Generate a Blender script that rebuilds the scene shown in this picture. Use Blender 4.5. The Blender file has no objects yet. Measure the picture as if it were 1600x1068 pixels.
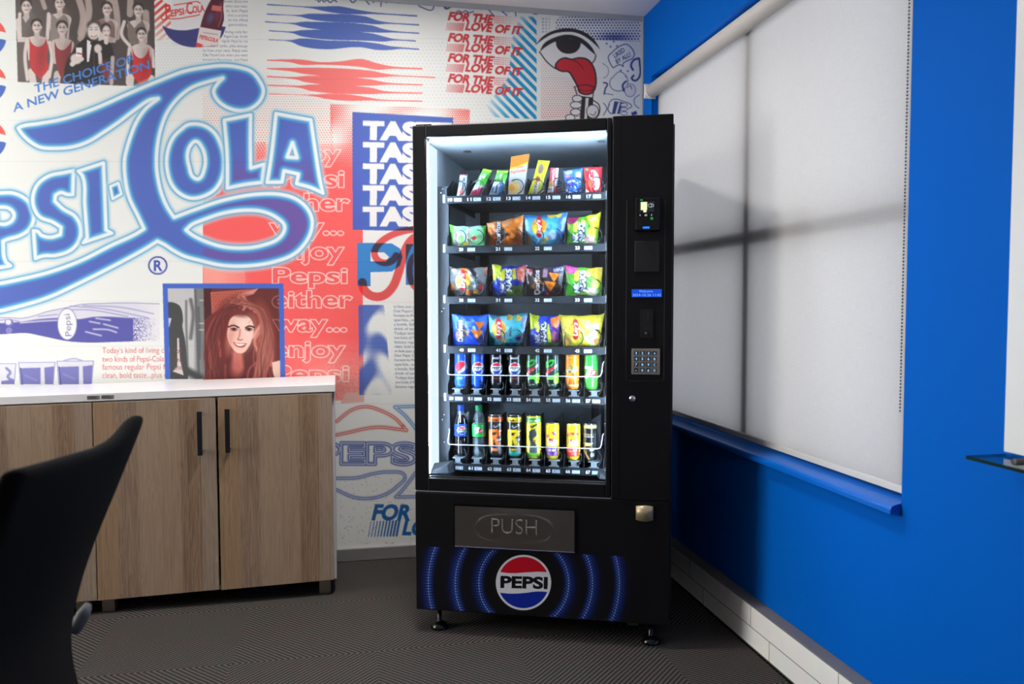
import bpy, bmesh, math, random
import numpy as np
from mathutils import Vector, Matrix
random.seed(7); rng = np.random.default_rng(7)
C = bpy.context.scene.collection
scene = bpy.context.scene

# ------------------------------------------------------------------ camera, sky, lamps, exposure
FOC, YAW, PITCH, ROLL = 1200.0, 0.19895, 0.0487, -0.0017
EYE = np.array([0.0, 0.0, 1.25])
def _cam_rows():
    c, s = math.cos, math.sin
    B = np.array([[1, 0, 0], [0, 0, -1], [0, 1, 0]], float)
    Rz = np.array([[c(YAW), -s(YAW), 0], [s(YAW), c(YAW), 0], [0, 0, 1]])
    Rx = np.array([[1, 0, 0], [0, c(PITCH), -s(PITCH)], [0, s(PITCH), c(PITCH)]])
    Rr = np.array([[c(ROLL), -s(ROLL), 0], [s(ROLL), c(ROLL), 0], [0, 0, 1]])
    return Rr @ Rx @ B @ Rz
CM = _cam_rows()
cam_data = bpy.data.cameras.new('camera'); cam = bpy.data.objects.new('camera', cam_data); C.objects.link(cam)
cam_data.sensor_width = 36.0; cam_data.lens = FOC * 36.0 / 1600.0; cam_data.clip_start = 0.02
rot = Matrix(((CM[0][0], -CM[1][0], -CM[2][0]), (CM[0][1], -CM[1][1], -CM[2][1]), (CM[0][2], -CM[1][2], -CM[2][2])))
cam.matrix_world = Matrix.Translation(Vector(EYE)) @ rot.to_4x4()
cam_data.dof.use_dof = True; cam_data.dof.focus_distance = 3.1; cam_data.dof.aperture_fstop = 4.0
scene.camera = cam

world = bpy.data.worlds.new('daylight'); scene.world = world; world.use_nodes = True
world.node_tree.nodes['Background'].inputs[0].default_value = (0.92, 0.96, 1.0, 1)
world.node_tree.nodes['Background'].inputs[1].default_value = 4.6
scene.view_settings.view_transform = 'Standard'; scene.view_settings.look = 'None'
scene.view_settings.exposure = 0.0; scene.view_settings.gamma = 1.0; scene.view_settings.use_curve_mapping = False
scene.cycles.use_denoising = True
scene.cycles.max_bounces = 10; scene.cycles.transparent_max_bounces = 16
scene.cycles.sample_clamp_indirect = 6.0

YW, XR, ZC = 3.786, 1.4512, 2.7135            # mural wall, window wall, ceiling
XL, YB = -4.2, -3.2                             # the far sides of the room, behind the camera
MTH = -0.36583                                  # the machine stands at an angle in the corner
UA = np.array([math.cos(MTH), math.sin(MTH), 0]); NA = np.array([-math.sin(MTH), math.cos(MTH), 0])
MO = UA * (-0.8427) + NA * 2.78199

def lamp_area(name, loc, aim, size, watts, col=(1, 0.95, 0.88), shape='DISK', spread=math.pi, size_y=None):
    l = bpy.data.lights.new(name, 'AREA'); l.shape = shape; l.size = size; l.energy = watts; l.color = col; l.spread = spread
    if size_y: l.size_y = size_y
    o = bpy.data.objects.new(name, l); C.objects.link(o); o.location = loc
    o.rotation_euler = Vector(aim).to_track_quat('-Z', 'Y').to_euler()
    return o
DOWNLIGHTS = [(0.25, 3.05, 11.5, 180), (0.22, 2.70, 15, 135), (0.22, 2.70, 2.5, 72), (-2.25, 2.72, 12, 180), (-1.10, 2.72, 2, 140), (-1.85, -1.56, 2, 70), (-1.32, -1.77, 2, 70)]
for x, y, w, sp in DOWNLIGHTS:
    lamp_area('downlight_lamp', (x, y, ZC - 0.03), (0, 0, -1), 0.13, w, (1, 0.965, 0.93), spread=math.radians(sp))
# broad fill from the far left; the lamp and its window are added
lamp_area('left_fill_lamp', (XL + 0.06, 2.6, 1.7), (1, 0, 0), 1.2, 120, (1.0, 0.99, 0.935), 'RECTANGLE', size_y=1.5)
portal = bpy.data.lights.new('window_portal', 'AREA'); portal.shape = 'RECTANGLE'; portal.size = 1.9; portal.size_y = 1.7
portal.cycles.is_portal = True
po = bpy.data.objects.new('window_portal', portal); C.objects.link(po); po.location = (XR + 0.19, 2.75, 1.54)
po.rotation_euler = Vector((-1, 0, 0)).to_track_quat('-Z', 'Y').to_euler()

# ------------------------------------------------------------------ measuring helpers
def ray(px, py):
    d = CM.T @ np.array([px - 800.0, py - 534.0, FOC]); return d / np.linalg.norm(d)
def on_plane(px, py, n, c):
    n = np.array(n, float); d = ray(px, py); return EYE + d * ((c - n @ EYE) / (n @ d))
def on_wall(px, py, off=0.0): return on_plane(px, py, (0, 1, 0), YW - off)
def on_right(px, py, off=0.0): return on_plane(px, py, (1, 0, 0), XR - off)
def in_machine(px, py, b):
    v = on_plane(px, py, NA, 2.78199 + b) - MO; return np.array([v @ UA, v @ NA, v[2]])
def grid_on_plane(px, py, n, c):
    P = np.stack([px - 800.0, py - 534.0, np.full_like(px, FOC)], -1) @ CM
    n = np.array(n, float); t = (c - n @ EYE) / (P @ n); return EYE + P * t[..., None]

# ------------------------------------------------------------------ object helpers
def tag(o, label=None, cat=None, group=None, kind=None):
    if label: o['label'] = label
    if cat: o['category'] = cat
    if group: o['group'] = group
    if kind: o['kind'] = kind
    return o
def empty(name, loc=(0, 0, 0), rz=0.0):
    o = bpy.data.objects.new(name, None); C.objects.link(o); o.location = loc; o.rotation_euler = (0, 0, rz); o.empty_display_size = 0.05
    return o
class MB:
    def __init__(s): s.v = []; s.f = []; s.m = []; s.cur = 0; s.sm = []
    def add(s, vs, fs, smooth=False):
        n = len(s.v); s.v += [tuple(float(c) for c in p) for p in vs]
        for f in fs: s.f.append([n + i for i in f]); s.m.append(s.cur); s.sm.append(smooth)
        return s
    def mat(s, i): s.cur = i; return s
    def box(s, x0, x1, y0, y1, z0, z1):
        vs = [(x, y, z) for x in (x0, x1) for y in (y0, y1) for z in (z0, z1)]
        return s.add(vs, [(0, 1, 3, 2), (4, 6, 7, 5), (0, 4, 5, 1), (2, 3, 7, 6), (0, 2, 6, 4), (1, 5, 7, 3)])
    def hexa(s, b, t):                      # bottom loop of 4, top loop of 4
        return s.add(list(b) + list(t), [(3, 2, 1, 0), (4, 5, 6, 7), (0, 1, 5, 4), (1, 2, 6, 5), (2, 3, 7, 6), (3, 0, 4, 7)])
    def lathe(s, prof, seg=24, at=(0, 0, 0), axis='z', smooth=True):
        vs = []; fs = []; n = len(prof)
        for k in range(seg):
            a = 2 * math.pi * k / seg; ca, sa = math.cos(a), math.sin(a)
            for r, h in prof:
                p = {'z': (r * ca, r * sa, h), 'y': (r * ca, h, r * sa), 'x': (h, r * ca, r * sa)}[axis]
                vs.append((p[0] + at[0], p[1] + at[1], p[2] + at[2]))
        for k in range(seg):
            k2 = (k + 1) % seg
            for j in range(n - 1): fs.append((k * n + j, k2 * n + j, k2 * n + j + 1, k * n + j + 1))
        fs.append([k * n for k in range(seg)][::-1]); fs.append([k * n + n - 1 for k in range(seg)])
        return s.add(vs, fs, smooth)
    def tube(s, pts, r, seg=6, caps=True):
        pts = [np.array(p, float) for p in pts]; vs = []; fs = []; n = len(pts); up = None
        for i, p in enumerate(pts):
            t = pts[min(i + 1, n - 1)] - pts[max(i - 1, 0)]; t = t / (np.linalg.norm(t) + 1e-12)
            if up is None: up = np.array([0, 0, 1.0]) if abs(t[2]) < 0.9 else np.array([1.0, 0, 0])
            a = np.cross(t, up); a /= np.linalg.norm(a) + 1e-12; b = np.cross(a, t); up = b
            rr = r[i] if hasattr(r, '__len__') else r
            for k in range(seg):
                w = 2 * math.pi * k / seg; vs.append(p + a * math.cos(w) * rr + b * math.sin(w) * rr)
        for i in range(n - 1):
            for k in range(seg):
                k2 = (k + 1) % seg; fs.append((i * seg + k, i * seg + k2, (i + 1) * seg + k2, (i + 1) * seg + k))
        if caps: fs.append(list(range(seg))[::-1]); fs.append([(n - 1) * seg + k for k in range(seg)])
        return s.add(vs, fs, True)
    def prism(s, poly, y0, y1):             # outline in (x, z) pushed along y
        n = len(poly); vs = [(p[0], y0, p[1]) for p in poly] + [(p[0], y1, p[1]) for p in poly]
        return s.add(vs, [list(range(n)), list(range(n, 2 * n))[::-1]] + [(i, n + i, n + (i + 1) % n, (i + 1) % n) for i in range(n)])
    def build(s, name, mats, parent=None, bevel=0.0, seg=2, fix=True):
        me = bpy.data.meshes.new(name); me.from_pydata(s.v, [], s.f); me.update()
        for m in (mats if isinstance(mats, (list, tuple)) else [mats]): me.materials.append(m)
        me.polygons.foreach_set('material_index', s.m); me.polygons.foreach_set('use_smooth', s.sm)
        if fix:
            bm = bmesh.new(); bm.from_mesh(me); bmesh.ops.recalc_face_normals(bm, faces=bm.faces); bm.to_mesh(me); bm.free()
        o = bpy.data.objects.new(name, me); C.objects.link(o)
        if parent is not None: o.parent = parent
        if bevel > 0:
            b = o.modifiers.new('bevel', 'BEVEL'); b.width = bevel; b.segments = seg; b.limit_method = 'ANGLE'; b.angle_limit = 0.7
        return o
def set_print(me, cols):
    a = me.color_attributes.new('print', 'FLOAT_COLOR', 'POINT')
    rgba = np.ones((len(me.vertices), 4), np.float32); rgba[:, :3] = cols
    a.data.foreach_set('color', rgba.ravel())
def grid_mesh(name, co, cols, mat, parent=None, smooth=False):
    H, W = co.shape[:2]; me = bpy.data.meshes.new(name)
    idx = np.arange(H * W, dtype=np.int32).reshape(H, W)
    q = np.stack([idx[:-1, :-1], idx[1:, :-1], idx[1:, 1:], idx[:-1, 1:]], -1).reshape(-1, 4)
    me.vertices.add(H * W); me.vertices.foreach_set('co', co.reshape(-1).astype(np.float32))
    me.loops.add(q.size); me.loops.foreach_set('vertex_index', q.ravel())
    me.polygons.add(len(q)); me.polygons.foreach_set('loop_start', np.arange(0, q.size, 4, dtype=np.int32))
    me.update(calc_edges=True); me.validate()
    set_print(me, cols.reshape(-1, 3)); me.materials.append(mat)
    o = bpy.data.objects.new(name, me); C.objects.link(o)
    if parent is not None: o.parent = parent
    return o

# ------------------------------------------------------------------ materials
def lin(c):
    c = np.asarray(c, float) / 255.0
    return np.where(c <= 0.04045, c / 12.92, ((c + 0.055) / 1.055) ** 2.4)
def new_mat(name):
    m = bpy.data.materials.new(name); m.use_nodes = True
    return m, m.node_tree.nodes, m.node_tree.links, m.node_tree.nodes['Principled BSDF']
def plain(name, rgb, rough=0.5, metal=0.0, noise=0.0, scale=40.0, bump=0.0, spec=0.5, coat=0.0):
    m, n, l, b = new_mat(name); c = lin(rgb)
    b.inputs['Roughness'].default_value = rough; b.inputs['Metallic'].default_value = metal
    b.inputs['Specular IOR Level'].default_value = spec; b.inputs['Coat Weight'].default_value = coat
    tc = n.new('ShaderNodeTexCoord'); nz = n.new('ShaderNodeTexNoise'); nz.inputs['Scale'].default_value = scale; nz.inputs['Detail'].default_value = 4
    l.new(tc.outputs['Object'], nz.inputs['Vector'])
    mx = n.new('ShaderNodeMix'); mx.data_type = 'RGBA'
    mx.inputs['A'].default_value = (*(c * (1 - noise)), 1); mx.inputs['B'].default_value = (*np.minimum(c * (1 + noise), 1), 1)
    l.new(nz.outputs['Fac'], mx.inputs['Factor']); l.new(mx.outputs['Result'], b.inputs['Base Color'])
    if bump:
        bp = n.new('ShaderNodeBump'); bp.inputs['Strength'].default_value = bump; bp.inputs['Distance'].default_value = 0.001
        l.new(nz.outputs['Fac'], bp.inputs['Height']); l.new(bp.outputs['Normal'], b.inputs['Normal'])
    return m
def glow(name, rgb, strength):
    m, n, l, b = new_mat(name); n.remove(b); e = n.new('ShaderNodeEmission')
    e.inputs[0].default_value = (*lin(rgb), 1); e.inputs[1].default_value = strength
    l.new(e.outputs[0], n['Material Output'].inputs[0]); return m
def printed(name, rough=0.5, coat=0.0, metal=0.0, bump=0.0):
    m, n, l, b = new_mat(name); a = n.new('ShaderNodeAttribute'); a.attribute_name = 'print'
    b.inputs['Roughness'].default_value = rough; b.inputs['Coat Weight'].default_value = coat; b.inputs['Metallic'].default_value = metal
    l.new(a.outputs['Color'], b.inputs['Base Color'])
    if bump:
        tc = n.new('ShaderNodeTexCoord'); nz = n.new('ShaderNodeTexNoise'); nz.inputs['Scale'].default_value = 70
        l.new(tc.outputs['Object'], nz.inputs['Vector']); bp = n.new('ShaderNodeBump'); bp.inputs['Strength'].default_value = bump
        bp.inputs['Distance'].default_value = 0.004; l.new(nz.outputs['Fac'], bp.inputs['Height']); l.new(bp.outputs['Normal'], b.inputs['Normal'])
    return m
def clear(name, tint=(1, 1, 1), gloss=0.04, rough=0.0):
    m, n, l, b = new_mat(name); n.remove(b)
    t = n.new('ShaderNodeBsdfTransparent'); t.inputs[0].default_value = (*tint, 1)
    g = n.new('ShaderNodeBsdfGlossy'); g.inputs['Roughness'].default_value = rough
    fr = n.new('ShaderNodeLayerWeight'); fr.inputs[0].default_value = 0.5                 # same from both faces of the pane
    fac = math_node(n, l, 'MULTIPLY_ADD', math_node(n, l, 'POWER', fr.outputs['Facing'], 5.0), 0.9, gloss)
    mx = n.new('ShaderNodeMixShader'); l.new(fac, mx.inputs[0]); l.new(t.outputs[0], mx.inputs[1]); l.new(g.outputs[0], mx.inputs[2])
    l.new(mx.outputs[0], n['Material Output'].inputs[0]); return m
def math_node(n, l, op, a, b=None, c=None):
    k = n.new('ShaderNodeMath'); k.operation = op
    for i, v in enumerate((a, b, c)):
        if v is None: continue
        if hasattr(v, 'is_linked') or hasattr(v, 'links'): l.new(v, k.inputs[i])
        else: k.inputs[i].default_value = v
    return k.outputs[0]
M = {}
M['sill'] = plain('blue_gloss_sill', (0, 100, 200), 0.32, spec=0.5)
M['white_wall'] = plain('white_paint', (232, 230, 228), 0.6, noise=0.02, bump=0.1)
M['blue_wall'] = plain('blue_paint', (0, 93, 189), 0.6, noise=0.02, scale=18, bump=0.25, spec=0.05)
M['ceiling'] = plain('ceiling_paint', (240, 237, 237), 0.8, noise=0.02)
M['skirting'] = plain('grey_vinyl', (128, 126, 124), 0.5, noise=0.05)
M['trim_grey'] = plain('grey_trim', (176, 178, 184), 0.5)
M['black'] = plain('black_powder_coat', (12, 11, 14), 0.42, noise=0.15, scale=300, bump=0.05, spec=0.3)
M['black_gloss'] = plain('black_plastic', (9, 9, 11), 0.18)
M['dark'] = plain('dark_steel', (52, 56, 62), 0.4, noise=0.08)
M['liner'] = plain('grey_liner', (212, 220, 230), 0.42, noise=0.04)
M['liner_side'] = plain('pale_liner', (214, 224, 232), 0.35, noise=0.03)
M['steel'] = plain('brushed_steel', (168, 160, 150), 0.36, metal=1.0, noise=0.06, scale=8)
M['corner'] = plain('corner_plate_grey', (42, 47, 53), 0.45); M['chrome'] = plain('chrome', (215, 215, 218), 0.15, metal=1.0)
M['wire_white'] = plain('white_wire', (215, 218, 222), 0.35)
M['wire_dark'] = plain('dark_wire', (62, 64, 70), 0.28, metal=0.7)
M['divider'] = plain('divider_steel', (48, 52, 58), 0.35, metal=0.3)
M['grey_plastic'] = plain('grey_plastic', (120, 128, 134), 0.45)
M['relief'] = plain('embossed_steel', (176, 168, 158), 0.5, metal=0.75); M['white_top'] = plain('white_laminate', (238, 236, 236), 0.28, noise=0.01)
M['white_side'] = plain('white_carcass', (222, 218, 224), 0.3)
M['edge_light'] = plain('pale_edge', (196, 176, 150), 0.5)
M['handle'] = plain('dark_handle', (40, 40, 44), 0.3, metal=0.4)
M['chair_fabric'] = plain('black_fabric', (11, 10, 12), 0.9, noise=0.25, scale=500, bump=0.2, spec=0.15)
M['chair_plastic'] = plain('chair_plastic', (30, 30, 34), 0.45)
M['knob'] = plain('grey_knob', (92, 92, 96), 0.7)
M['cream'] = plain('cream_cup', (176, 160, 128), 0.35, metal=0.5)
M['roller'] = plain('roller_white', (206, 202, 198), 0.55)
M['plastic_white'] = plain('white_plastic', (236, 234, 230), 0.4)
M['frame_dark'] = plain('window_frame', (70, 66, 68), 0.5)
M['board'] = plain('white_board', (226, 224, 220), 0.35)
M['chain'] = plain('grey_chain', (118, 116, 116), 0.4)
M['glass'] = clear('clear_glass')
M['shelf_glass'] = clear('shelf_glass', (0.72, 0.9, 0.84))
M['shelf_edge'] = plain('green_glass_edge', (6, 40, 34), 0.1)
M['led'] = glow('led_white', (196, 226, 255), 165); M['led_top'] = glow('led_white_top', (196, 226, 255), 50)
M['diffuser'] = glow('led_diffuser', (214, 234, 250), 1.25)
M['lens'] = glow('lamp_lens', (255, 244, 228), 12)
M['num_white'] = plain('label_white', (235, 240, 244), 0.5)
M['tag_blue'] = plain('tag_pale', (86, 112, 126), 0.5)
M['label_black'] = plain('label_black', (16, 20, 26), 0.4)
M['mural'] = printed('mural_vinyl', 0.55)
M['pack'] = printed('foil_pack', 0.3, coat=0.15, bump=0.35)
M['card'] = printed('printed_card', 0.45)
M['tin'] = printed('printed_tin', 0.28, coat=0.25)
M['decal'] = printed('vinyl_decal', 0.42); M['decal'].node_tree.nodes['Principled BSDF'].inputs['Specular IOR Level'].default_value = 0.3
M['lid'] = plain('tin_lid', (190, 194, 198), 0.25, metal=0.9)

for m_ in ('steel',):
    b_ = M[m_].node_tree.nodes['Principled BSDF']; b_.inputs['Anisotropic'].default_value = 0.85
    tg_ = M[m_].node_tree.nodes.new('ShaderNodeTangent'); tg_.direction_type = 'RADIAL'; tg_.axis = 'Z'; M[m_].node_tree.links.new(tg_.outputs[0], b_.inputs['Tangent'])
def mat_wood():
    m, n, l, b = new_mat('ash_veneer'); tc = n.new('ShaderNodeTexCoord'); sx = n.new('ShaderNodeSeparateXYZ'); l.new(tc.outputs['Object'], sx.inputs[0])
    # vertical planks of unequal tone
    pl = math_node(n, l, 'MULTIPLY', sx.outputs[0], 12.5); fl = math_node(n, l, 'FLOOR', pl)
    wn = n.new('ShaderNodeTexWhiteNoise'); wn.noise_dimensions = '1D'; l.new(fl, wn.inputs['W'])
    mp = n.new('ShaderNodeMapping'); mp.inputs['Scale'].default_value = (26, 26, 1.3); l.new(tc.outputs['Object'], mp.inputs[0])
    off = n.new('ShaderNodeVectorMath'); off.operation = 'ADD'; l.new(mp.outputs[0], off.inputs[0])
    cb = n.new('ShaderNodeCombineXYZ'); l.new(math_node(n, l, 'MULTIPLY', wn.outputs['Value'], 37.0), cb.inputs[2]); l.new(cb.outputs[0], off.inputs[1])
    nz = n.new('ShaderNodeTexNoise'); nz.inputs['Scale'].default_value = 1.6; nz.inputs['Detail'].default_value = 3; nz.inputs['Distortion'].default_value = 0.6; l.new(off.outputs[0], nz.inputs['Vector'])
    ring = math_node(n, l, 'SINE', math_node(n, l, 'MULTIPLY', nz.outputs['Fac'], 60.0))
    fine = n.new('ShaderNodeTexNoise'); fine.inputs['Scale'].default_value = 1.0; fine.inputs['Detail'].default_value = 5
    mp2 = n.new('ShaderNodeMapping'); mp2.inputs['Scale'].default_value = (260, 260, 4); l.new(tc.outputs['Object'], mp2.inputs[0]); l.new(mp2.outputs[0], fine.inputs['Vector'])
    f1 = math_node(n, l, 'MULTIPLY_ADD', ring, 0.10, 0.30)
    f2 = math_node(n, l, 'MULTIPLY_ADD', wn.outputs['Value'], 0.28, f1)
    f3 = math_node(n, l, 'MULTIPLY_ADD', fine.outputs['Fac'], 0.62, math_node(n, l, 'SUBTRACT', f2, 0.24))
    cr = n.new('ShaderNodeValToRGB'); l.new(f3, cr.inputs[0]); e = cr.color_ramp.elements
    e[0].color = (*lin((110, 86, 72)), 1); e[1].color = (*lin((176, 151, 126)), 1); e[0].position = 0.1; e[1].position = 0.95
    k = cr.color_ramp.elements.new(0.5); k.color = (*lin((154, 130, 108)), 1)
    hs = n.new('ShaderNodeHueSaturation'); l.new(cr.outputs[0], hs.inputs['Color'])
    wn2 = n.new('ShaderNodeTexWhiteNoise'); wn2.noise_dimensions = '1D'; l.new(math_node(n, l, 'ADD', fl, 31.7), wn2.inputs['W'])
    l.new(math_node(n, l, 'MULTIPLY_ADD', wn2.outputs['Value'], 0.6, 0.85), hs.inputs['Saturation'])
    l.new(hs.outputs[0], b.inputs['Base Color']); b.inputs['Roughness'].default_value = 0.5
    return m
M['wood'] = mat_wood()
def mat_carpet():
    m, n, l, b = new_mat('ribbed_carpet_tiles'); tc = n.new('ShaderNodeTexCoord'); sx = n.new('ShaderNodeSeparateXYZ'); l.new(tc.outputs['Object'], sx.inputs[0])
    wob = n.new('ShaderNodeTexNoise'); wob.inputs['Scale'].default_value = 9; l.new(tc.outputs['Object'], wob.inputs['Vector'])
    u = math_node(n, l, 'PINGPONG', math_node(n, l, 'ADD', sx.outputs[0], 20.565), 0.503)
    v = math_node(n, l, 'PINGPONG', math_node(n, l, 'ADD', sx.outputs[1], 20.0 - 2.762 + 0.12), 0.503)
    s = math_node(n, l, 'ADD', math_node(n, l, 'ADD', u, v), math_node(n, l, 'MULTIPLY', wob.outputs['Fac'], 0.006))
    st = math_node(n, l, 'SINE', math_node(n, l, 'MULTIPLY', s, 2 * math.pi / 0.0208))
    nz = n.new('ShaderNodeTexNoise'); nz.inputs['Scale'].default_value = 260; nz.inputs['Detail'].default_value = 3; l.new(tc.outputs['Object'], nz.inputs['Vector'])
    hue = n.new('ShaderNodeTexNoise'); hue.inputs['Scale'].default_value = 14; l.new(tc.outputs['Object'], hue.inputs['Vector'])
    f = math_node(n, l, 'ADD', math_node(n, l, 'MULTIPLY_ADD', st, 0.34, 0.42), math_node(n, l, 'MULTIPLY_ADD', nz.outputs['Fac'], 1.1, -0.55))
    cr = n.new('ShaderNodeValToRGB'); l.new(f, cr.inputs[0]); e = cr.color_ramp.elements
    e[0].color = (*lin((22, 21, 20)), 1); e[1].color = (*lin((97, 93, 90)), 1)
    mx = n.new('ShaderNodeMix'); mx.data_type = 'RGBA'; mx.blend_type = 'MULTIPLY'; mx.inputs['Factor'].default_value = 0.5
    tint = n.new('ShaderNodeValToRGB'); l.new(hue.outputs['Fac'], tint.inputs[0])
    tint.color_ramp.elements[0].color = (0.86, 0.9, 0.84, 1); tint.color_ramp.elements[1].color = (1.0, 0.84, 0.84, 1)
    tint.color_ramp.elements[0].position = 0.4; tint.color_ramp.elements[1].position = 0.6
    l.new(cr.outputs[0], mx.inputs['A']); l.new(tint.outputs[0], mx.inputs['B']); l.new(mx.outputs['Result'], b.inputs['Base Color'])
    b.inputs['Roughness'].default_value = 0.95; b.inputs['Specular IOR Level'].default_value = 0.1
    bp = n.new('ShaderNodeBump'); bp.inputs['Strength'].default_value = 0.7; bp.inputs['Distance'].default_value = 0.004; l.new(f, bp.inputs['Height']); l.new(bp.outputs[0], b.inputs['Normal'])
    return m
M['carpet'] = mat_carpet()
def mat_blind():
    m, n, l, b = new_mat('blind_fabric'); n.remove(b); tc = n.new('ShaderNodeTexCoord')
    col = []
    for sc in ((1, 14, 420), (1, 420, 14)):
        mp = n.new('ShaderNodeMapping'); mp.inputs['Scale'].default_value = sc; l.new(tc.outputs['Object'], mp.inputs[0])
        nz = n.new('ShaderNodeTexNoise'); nz.inputs['Scale'].default_value = 1.6; nz.inputs['Detail'].default_value = 3; l.new(mp.outputs[0], nz.inputs['Vector']); col.append(nz.outputs['Fac'])
    w = math_node(n, l, 'ADD', col[0], col[1])
    cr = n.new('ShaderNodeValToRGB'); l.new(math_node(n, l, 'MULTIPLY', w, 0.5), cr.inputs[0])
    cr.color_ramp.elements[0].position = 0.3; cr.color_ramp.elements[1].position = 0.7
    cr.color_ramp.elements[0].color = (*lin((206, 204, 206)), 1); cr.color_ramp.elements[1].color = (*lin((220, 219, 221)), 1)
    d = n.new('ShaderNodeBsdfDiffuse'); t = n.new('ShaderNodeBsdfTranslucent'); sc_ = n.new('ShaderNodeMix'); sc_.data_type = 'RGBA'; sc_.blend_type = 'MULTIPLY'; sc_.inputs['Factor'].default_value = 1.0; sc_.inputs['B'].default_value = (0.60, 0.595, 0.585, 1); l.new(cr.outputs[0], sc_.inputs['A']); mx = n.new('ShaderNodeMixShader'); mx.inputs[0].default_value = 0.138
    l.new(sc_.outputs['Result'], d.inputs[0]); l.new(cr.outputs[0], t.inputs[0]); l.new(d.outputs[0], mx.inputs[1]); l.new(t.outputs[0], mx.inputs[2])
    l.new(mx.outputs[0], n['Material Output'].inputs[0]); return m
M['blind'] = mat_blind()
def mat_tile():
    m, n, l, b = new_mat('white_skirting_tiles'); tc = n.new('ShaderNodeTexCoord'); sx = n.new('ShaderNodeSeparateXYZ'); l.new(tc.outputs['Object'], sx.inputs[0])
    cb = n.new('ShaderNodeCombineXYZ'); l.new(math_node(n, l, 'ADD', sx.outputs[1], 0.08), cb.inputs[0]); l.new(sx.outputs[2], cb.inputs[1])
    br = n.new('ShaderNodeTexBrick'); l.new(cb.outputs[0], br.inputs['Vector']); br.inputs['Scale'].default_value = 1.0
    br.inputs['Brick Width'].default_value = 0.52; br.inputs['Row Height'].default_value = 0.077; br.inputs['Mortar Size'].default_value = 0.0018; br.offset = 0.25
    br.inputs['Color1'].default_value = (*lin((246, 244, 240)), 1); br.inputs['Color2'].default_value = (*lin((240, 237, 234)), 1); br.inputs['Mortar'].default_value = (*lin((120, 114, 108)), 1)
    nz = n.new('ShaderNodeTexNoise'); nz.inputs['Scale'].default_value = 14; l.new(tc.outputs['Object'], nz.inputs['Vector'])
    mx = n.new('ShaderNodeMix'); mx.data_type = 'RGBA'; mx.blend_type = 'MULTIPLY'; mx.inputs['Factor'].default_value = 0.12
    l.new(br.outputs['Color'], mx.inputs['A']); l.new(nz.outputs['Color'], mx.inputs['B'])
    l.new(mx.outputs['Result'], b.inputs['Base Color']); b.inputs['Roughness'].default_value = 0.35; return m
M['tile'] = mat_tile()

# ------------------------------------------------------------------ a small printing press (flat colours for printed surfaces)
def _glyph_run(s, bold):
    key = (s, round(bold, 4))
    if key in _glyph_run.cache: return _glyph_run.cache[key]
    cu = bpy.data.curves.new('lettering', 'FONT'); cu.body = s; cu.offset = bold; cu.resolution_u = 5
    ob = bpy.data.objects.new('lettering', cu); me = bpy.data.meshes.new_from_object(ob)
    me.calc_loop_triangles()
    v = np.array([x.co[:2] for x in me.vertices]); t = np.array([x.vertices[:] for x in me.loop_triangles])
    cnt = {}
    for tr in t:
        for a, b in ((0, 1), (1, 2), (2, 0)):
            k = tuple(sorted((int(tr[a]), int(tr[b])))); cnt[k] = cnt.get(k, 0) + 1
    e = np.array([k for k, c in cnt.items() if c == 1])
    bpy.data.objects.remove(ob); bpy.data.curves.remove(cu); bpy.data.meshes.remove(me)
    _glyph_run.cache[key] = (v, t, e); return v, t, e
_glyph_run.cache = {}
CAPH = 0.70
def text_layout(s, p0, p1, cap, shear=0.0, bold=0.0, up=None):
    v, t, e = _glyph_run(s, bold)
    p0 = np.array(p0, float); p1 = np.array(p1, float); d = p1 - p0; L = np.hypot(*d)
    if up is None: up = np.array([d[1], -d[0]]) / L
    else: up = np.array(up, float)
    x0, x1 = v[:, 0].min(), v[:, 0].max()
    u = (v[:, 0] - x0) / (x1 - x0); h = v[:, 1] / CAPH * cap
    P = p0 + u[:, None] * d + h[:, None] * up + (h * shear)[:, None] * (d / L)
    return P, t, e
def smooth(pts, closed=True, corner=48, n=7):
    P = [np.array(p, float) for p in pts]; N = len(P); out = []
    T = [None] * N
    for i in range(N):
        a = P[i - 1] if (closed or i > 0) else P[i]; b = P[(i + 1) % N] if (closed or i < N - 1) else P[i]
        d1, d2 = P[i] - a, b - P[i]; l1, l2 = np.hypot(*d1), np.hypot(*d2)
        if l1 < 1e-9 or l2 < 1e-9: T[i] = None; continue
        if (d1 @ d2) / (l1 * l2) < math.cos(math.radians(corner)): T[i] = None
        else:
            t = d1 / l1 + d2 / l2; T[i] = t / (np.hypot(*t) + 1e-9)
    for i in range(N if closed else N - 1):
        a, b = P[i], P[(i + 1) % N]; d = b - a; L = np.hypot(*d)
        m0 = (T[i] if T[i] is not None else d / L) * L; m1 = (T[(i + 1) % N] if T[(i + 1) % N] is not None else d / L) * L
        k = max(2, min(n, int(L / 2.5) + 1))
        for j in range(k):
            t = j / k
            out.append((2 * t**3 - 3 * t**2 + 1) * a + (t**3 - 2 * t**2 + t) * m0 + (-2 * t**3 + 3 * t**2) * b + (t**3 - t**2) * m1)
    if not closed: out.append(P[-1])
    return np.array(out)
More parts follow.
